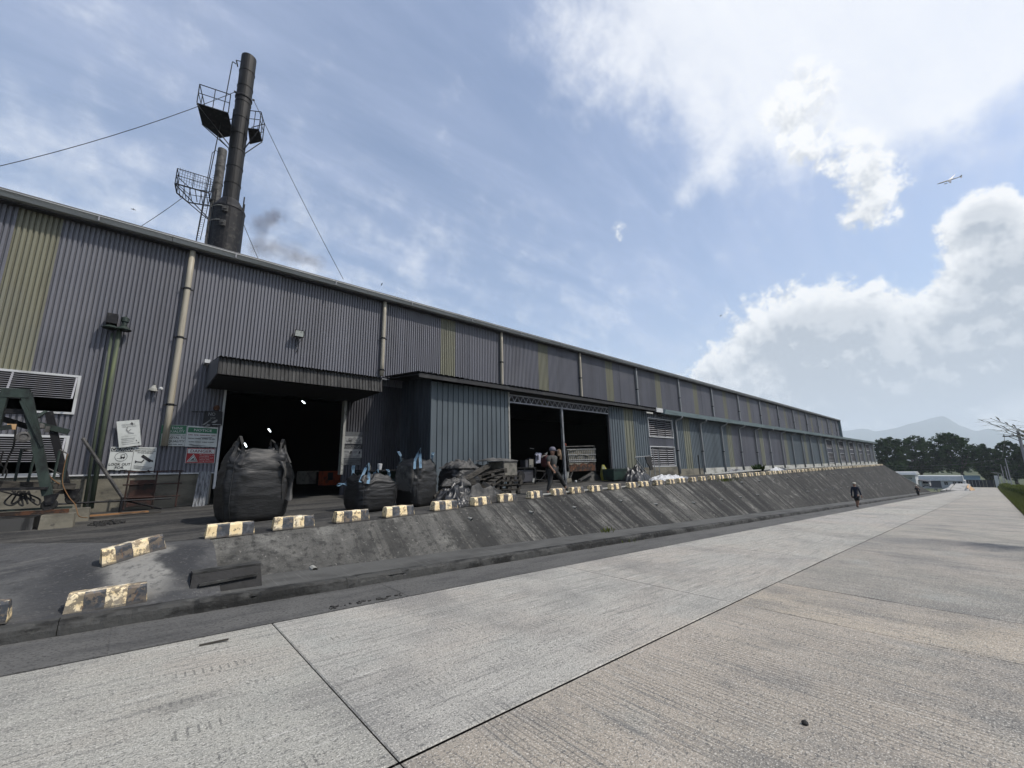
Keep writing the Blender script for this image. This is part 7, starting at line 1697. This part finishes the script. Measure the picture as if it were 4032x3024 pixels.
# ------------------------------------------------------------------ palm at the right edge
pX = 18.0; pc = FX(4190, 1830, pX); pm = thing('palm_tree', 'spiky palm whose thin leaves reach in from the right edge', 'palm', (pX, pc.y, zroad(pX)))
mm = MB(); mm.tube([(pX, pc.y, zroad(pX)), (pX+.05, pc.y+.03, lerp(zroad(pX), pc.z, .5)), (pX, pc.y, pc.z)], [.16, .12, .10], 9); obj('trunk', mm, 'bark', pm)
rr = random.Random(8)
for i in range(15):
    a = 6.283*i/15+rr.uniform(-.15, .15); el = rr.uniform(1.05, 1.45); L = rr.uniform(.9, 1.55); mm = MB(); pts = []
    for k in range(13):
        t = k/12; h_ = L*t; pts.append(pc+Vector((math.cos(a)*h_*math.cos(el*(1-t*.5)), math.sin(a)*h_*math.cos(el*(1-t*.5)), h_*math.sin(el)-.12*t*t*L)))
    mm.tube(pts, [.02-.015*k/12 for k in range(13)], 5); fr = obj('frond', mm, 'palm_leaf', pm); lm = MB()
    for k in range(2, 13):
        d = (pts[k]-pts[k-1]).normalized(); sd_ = d.cross(Vector((0, 0, 1))).normalized()
        for s_ in (-1, 1):
            l_ = .56*(1-.35*(k/12)**2)*rr.uniform(.7, 1.1); e = (sd_*s_*.9+d*.75+Vector((0, 0, rr.uniform(-.35, .15)))).normalized(); q_ = pts[k]; w_ = e.cross(Vector((0, 0, 1))).normalized()*.018
            tip = q_+e*l_+Vector((0, 0, -.10*l_)); mid = q_+e*l_*.5; lm.add([q_, mid-w_, tip, mid+w_, mid+Vector((0, 0, .006))], [(0, 1, 4), (1, 2, 4), (2, 3, 4), (3, 0, 4)])
    obj('leaflet', lm, 'palm_leaf', fr); bpy.data.objects[fr.name].children[0]['kind'] = 'stuff'

# ------------------------------------------------------------------ mountains
pts = [(-2000, 760), (-900, 730), (-200, 690), (150, 655), (290, 640), (420, 622), (520, 610), (580, 616), (640, 640), (760, 622), (870, 602), (960, 570), (1060, 545), (1160, 512), (1250, 490), (1300, 476), (1345, 468), (1380, 476), (1420, 500), (1470, 535), (1510, 562), (1560, 590), (1610, 606), (1660, 622), (1720, 636), (1760, 622), (1800, 612), (1850, 616), (1900, 625), (1960, 648), (2020, 670), (2110, 690), (2212, 715), (2400, 750), (2700, 790), (3200, 830)]
MX = 9000; ridge = [FX(3200+a/2.6587, 1450+b/2.6587, MX) for a, b in pts]; mm = MB(); NR = 150; rows = []
ys = [p_.y for p_ in ridge]
for i in range(NR+1):
    y = lerp(3400, -2100, i/NR)
    z = interp(-y, [-v for v in ys], [p_.z for p_ in ridge])+3.0*2.2*fbm((y*.009, 0, 0))
    rows.append((y, max(z, 45)))
NC = 16
for j in range(NC+1):
    v = j/NC
    for (y, z) in rows:
        t = v/.8 if v <= .8 else 1-(v-.8)/.2
        zz_ = lerp(-9, z, t**1.25); Xr = lerp(7100, MX, min(1, v/.8)) if v <= .8 else lerp(MX, 10100, (v-.8)/.2)
        k = Xr/MX; n_ = 50*fbm((y*.0036, Xr*.0027, 2), 1.0, 5)*math.sin(math.pi*min(1, t)) if t < 1 else 0
        mm.v.append(Vector((Xr, y*k, zz_*1.0+n_)))
w = NR+1
for j in range(NC):
    for i in range(NR): mm.f.append([j*w+i, j*w+i+1, (j+1)*w+i+1, (j+1)*w+i]); mm.mi.append(0)
obj('mountains', mm, 'mountain', kind='structure', smooth=True)

# ------------------------------------------------------------------ aeroplane and birds
def sk_(x, y, d): return CAM+ray(3600+x/7.373, 600+y/7.373)*d
nose, tail = sk_(655, 922, 640), sk_(1390, 690, 668); ap = thing('aeroplane', 'grey airliner flying in the blue sky at the upper right', 'aeroplane', nose.lerp(tail, .5))
mm = MB(); prof = [(0, .1), (.05, .55), (.12, .95), (.25, 1.1), (.45, 1.15), (.62, 1.0), (.8, .72), (.92, .5), (1, .25)]; mm.tube([nose.lerp(tail, t) for t, _ in prof], [r_*.62 for _, r_ in prof], 12); obj('fuselage', mm, 'plane_metal', ap, smooth=True)
def wing(nm, r0, r1, tip, ch, th, m): 
    mm = MB(); ax = (tail-nose).normalized(); n_ = (tip-r0).cross(ax).normalized()*th; t2 = tip+ax*ch
    mm.hexa([r0-n_, r1-n_, t2-n_*.4, tip-n_*.4, r0+n_, r1+n_, t2+n_*.4, tip+n_*.4]); obj(nm, mm, m, ap)
wing('wing', nose.lerp(tail, .40), nose.lerp(tail, .56), sk_(1185, 632, 668), .6, .16, 'plane_metal'); wing('wing', nose.lerp(tail, .40), nose.lerp(tail, .58), sk_(1045, 893, 628), 1.0, .16, 'plane_metal')
wing('tail_fin', nose.lerp(tail, .86), nose.lerp(tail, .99), sk_(1365, 655, 666), 1.0, .12, 'plane_tail'); wing('tailplane', nose.lerp(tail, .90), nose.lerp(tail, .99), sk_(1362, 750, 660), .6, .10, 'plane_metal')
mm = MB(); a, b = sk_(880, 918, 640), sk_(955, 893, 643); mm.tube([a, a.lerp(b, .3), b], [.38, .45, .3], 10); obj('engine', mm, 'plane_metal', ap)
for (px, py, d, rot, lab) in ((1503, 1119, 46, 1.1, 'dark bird over the roof edge in the middle of the sky'), (525, 824, 60, .1, 'dark bird gliding above the roof at the left'), (2838, 1243, 70, .6, 'tiny bird left of the white cumulus bank'), (3258, 1450, 160, .3, 'faint bird in front of the cumulus cloud')):
    c_ = CAM+ray(px, py)*d; fw_ = ray(px, py); rt = fw_.cross(Vector((0, 0, 1))).normalized(); up_ = rt.cross(fw_); e1 = rt*math.cos(rot)+up_*math.sin(rot); e2 = -rt*math.sin(rot)+up_*math.cos(rot)
    s_ = .17; o = thing('bird', lab, 'bird', c_, 'birds in the sky'); mm = MB(); mm.tube([c_-e2*s_*.5, c_-e2*s_*.1, c_+e2*s_*.35, c_+e2*s_*.6], [.01, .035, .03, .008], 8); obj('body', mm, 'bird', o, smooth=True)
    for k in (-1, 1):
        mm = MB(); a = c_+e2*s_*.15; t_ = c_+e1*k*s_*1.35-e2*s_*.25+fw_*.03*k; b = c_-e2*s_*.2; m_ = c_+e1*k*s_*.7+e2*s_*.15; n_ = fw_*.006; mm.add([a-n_, m_-n_, t_, b-n_, a+n_, m_+n_, b+n_], [(0, 1, 2, 3), (6, 2, 5, 4), (0, 4, 5, 1), (3, 6, 4, 0)]); obj('wing', mm, 'bird', o)

# ------------------------------------------------------------------ litter on the road
P = road_at(835, 2537); mm = MB(); mm.beam(P+Vector((-.10, .02, .012)), P+Vector((.13, -.01, .014)), .018, .014); solo('stick', mm, 'old_wood', 'short dark stick lying on the pale road slab near the kerb', 'stick', P)
P = road_at(3170, 2853); mm = MB(); mm.lathe(P+Vector((0, 0, .008)), [(0, -.01), (.02, -.006), (.022, .006), (.01, .016), (0, .018)], 8); solo('pebble', mm, 'ash', 'dark pebble on the road at the lower right', 'pebble', P)
P = road_at(1450, 2368); mm = MB(); rr = random.Random(6)
for k in range(40): c_ = P+Vector((rr.uniform(-.5, .5), rr.uniform(-.05, .05), 0)); c_.z = zroad(c_.x)+.008; mm.obox(c_, (rr.uniform(.01, .05), rr.uniform(.01, .03), .012), rr.random()*3)
o = obj('grit', mm, 'ash', None, P); o['kind'] = 'stuff'; tag(o, 'dark grit scattered along the pale slab edge by the drain channel', 'grit')

# ------------------------------------------------------------------ smoke and haze
def vol_mat(name, density, colr, smoke=None, aniso=.0):
    m = bpy.data.materials.new(name); m.use_nodes = True; t = m.node_tree; t.nodes.clear(); N = NT(t); out = N.n('ShaderNodeOutputMaterial'); v = N.n('ShaderNodeVolumePrincipled')
    v.inputs['Color'].default_value = (*colr, 1); v.inputs['Density'].default_value = density; v.inputs['Anisotropy'].default_value = aniso
    for q_ in ('Density Attribute', 'Color Attribute', 'Temperature Attribute'): v.inputs[q_].default_value = ''
    if not smoke: m.cycles.homogeneous_volume = True
    if smoke:
        co = N.n('ShaderNodeTexCoord').outputs['Object']; tot = None
        for (c_, r_) in smoke:
            q_ = N.m('DIVIDE', N.vm('DISTANCE', co, tuple(c_)), r_); q_ = N.m('EXPONENT', N.m('MULTIPLY', N.m('MULTIPLY', q_, q_), -1.0)); tot = q_ if tot is None else N.m('ADD', tot, q_)
        n_ = N.noise(co, 1.1, 4, .65, .4); f = N.smooth(N.m('ADD', tot, N.m('MULTIPLY', N.m('SUBTRACT', n_, .5), 3.0)), .35, 1.7); t.links.new(N.m('MULTIPLY', f, density), v.inputs['Density'])
    t.links.new(v.outputs[0], out.inputs['Volume']); MATS[name] = m
sc0 = FY(1060, 870, 23.5); sm_l = [(FY(x, y, 23.5)-sc0, r_) for x, y, r_ in ((1020, 885, .5), (1060, 860, .55), (1095, 850, .5), (1010, 980, .6), (1090, 980, .7), (1170, 1010, .7), (1240, 1030, .6))]
vol_mat('smoke', 1.15, (.24, .22, .23), sm_l)
a, b = FY(960, 790, 23.5), FY(1330, 1095, 23.5); mm = MB(); mm.box(a.x, b.x+.5, 22.3, 24.7, b.z-.5, a.z+.5); o = obj('smoke', mm, 'smoke', None, sc0, kind='stuff'); o['label'] = 'thin grey smoke drifting right of the black smokestack drum'
HZ = 1.65e-4
vol_mat('haze_air', HZ, (.84, .92, 1.0))
mm = MB(); mm.box(-4300, 10300, -7900, 7900, -10.4, 760); obj('haze', mm, 'haze_air', kind='stuff')
for o in list(bpy.data.objects):
    if o.name == 'haze': o.visible_shadow = True
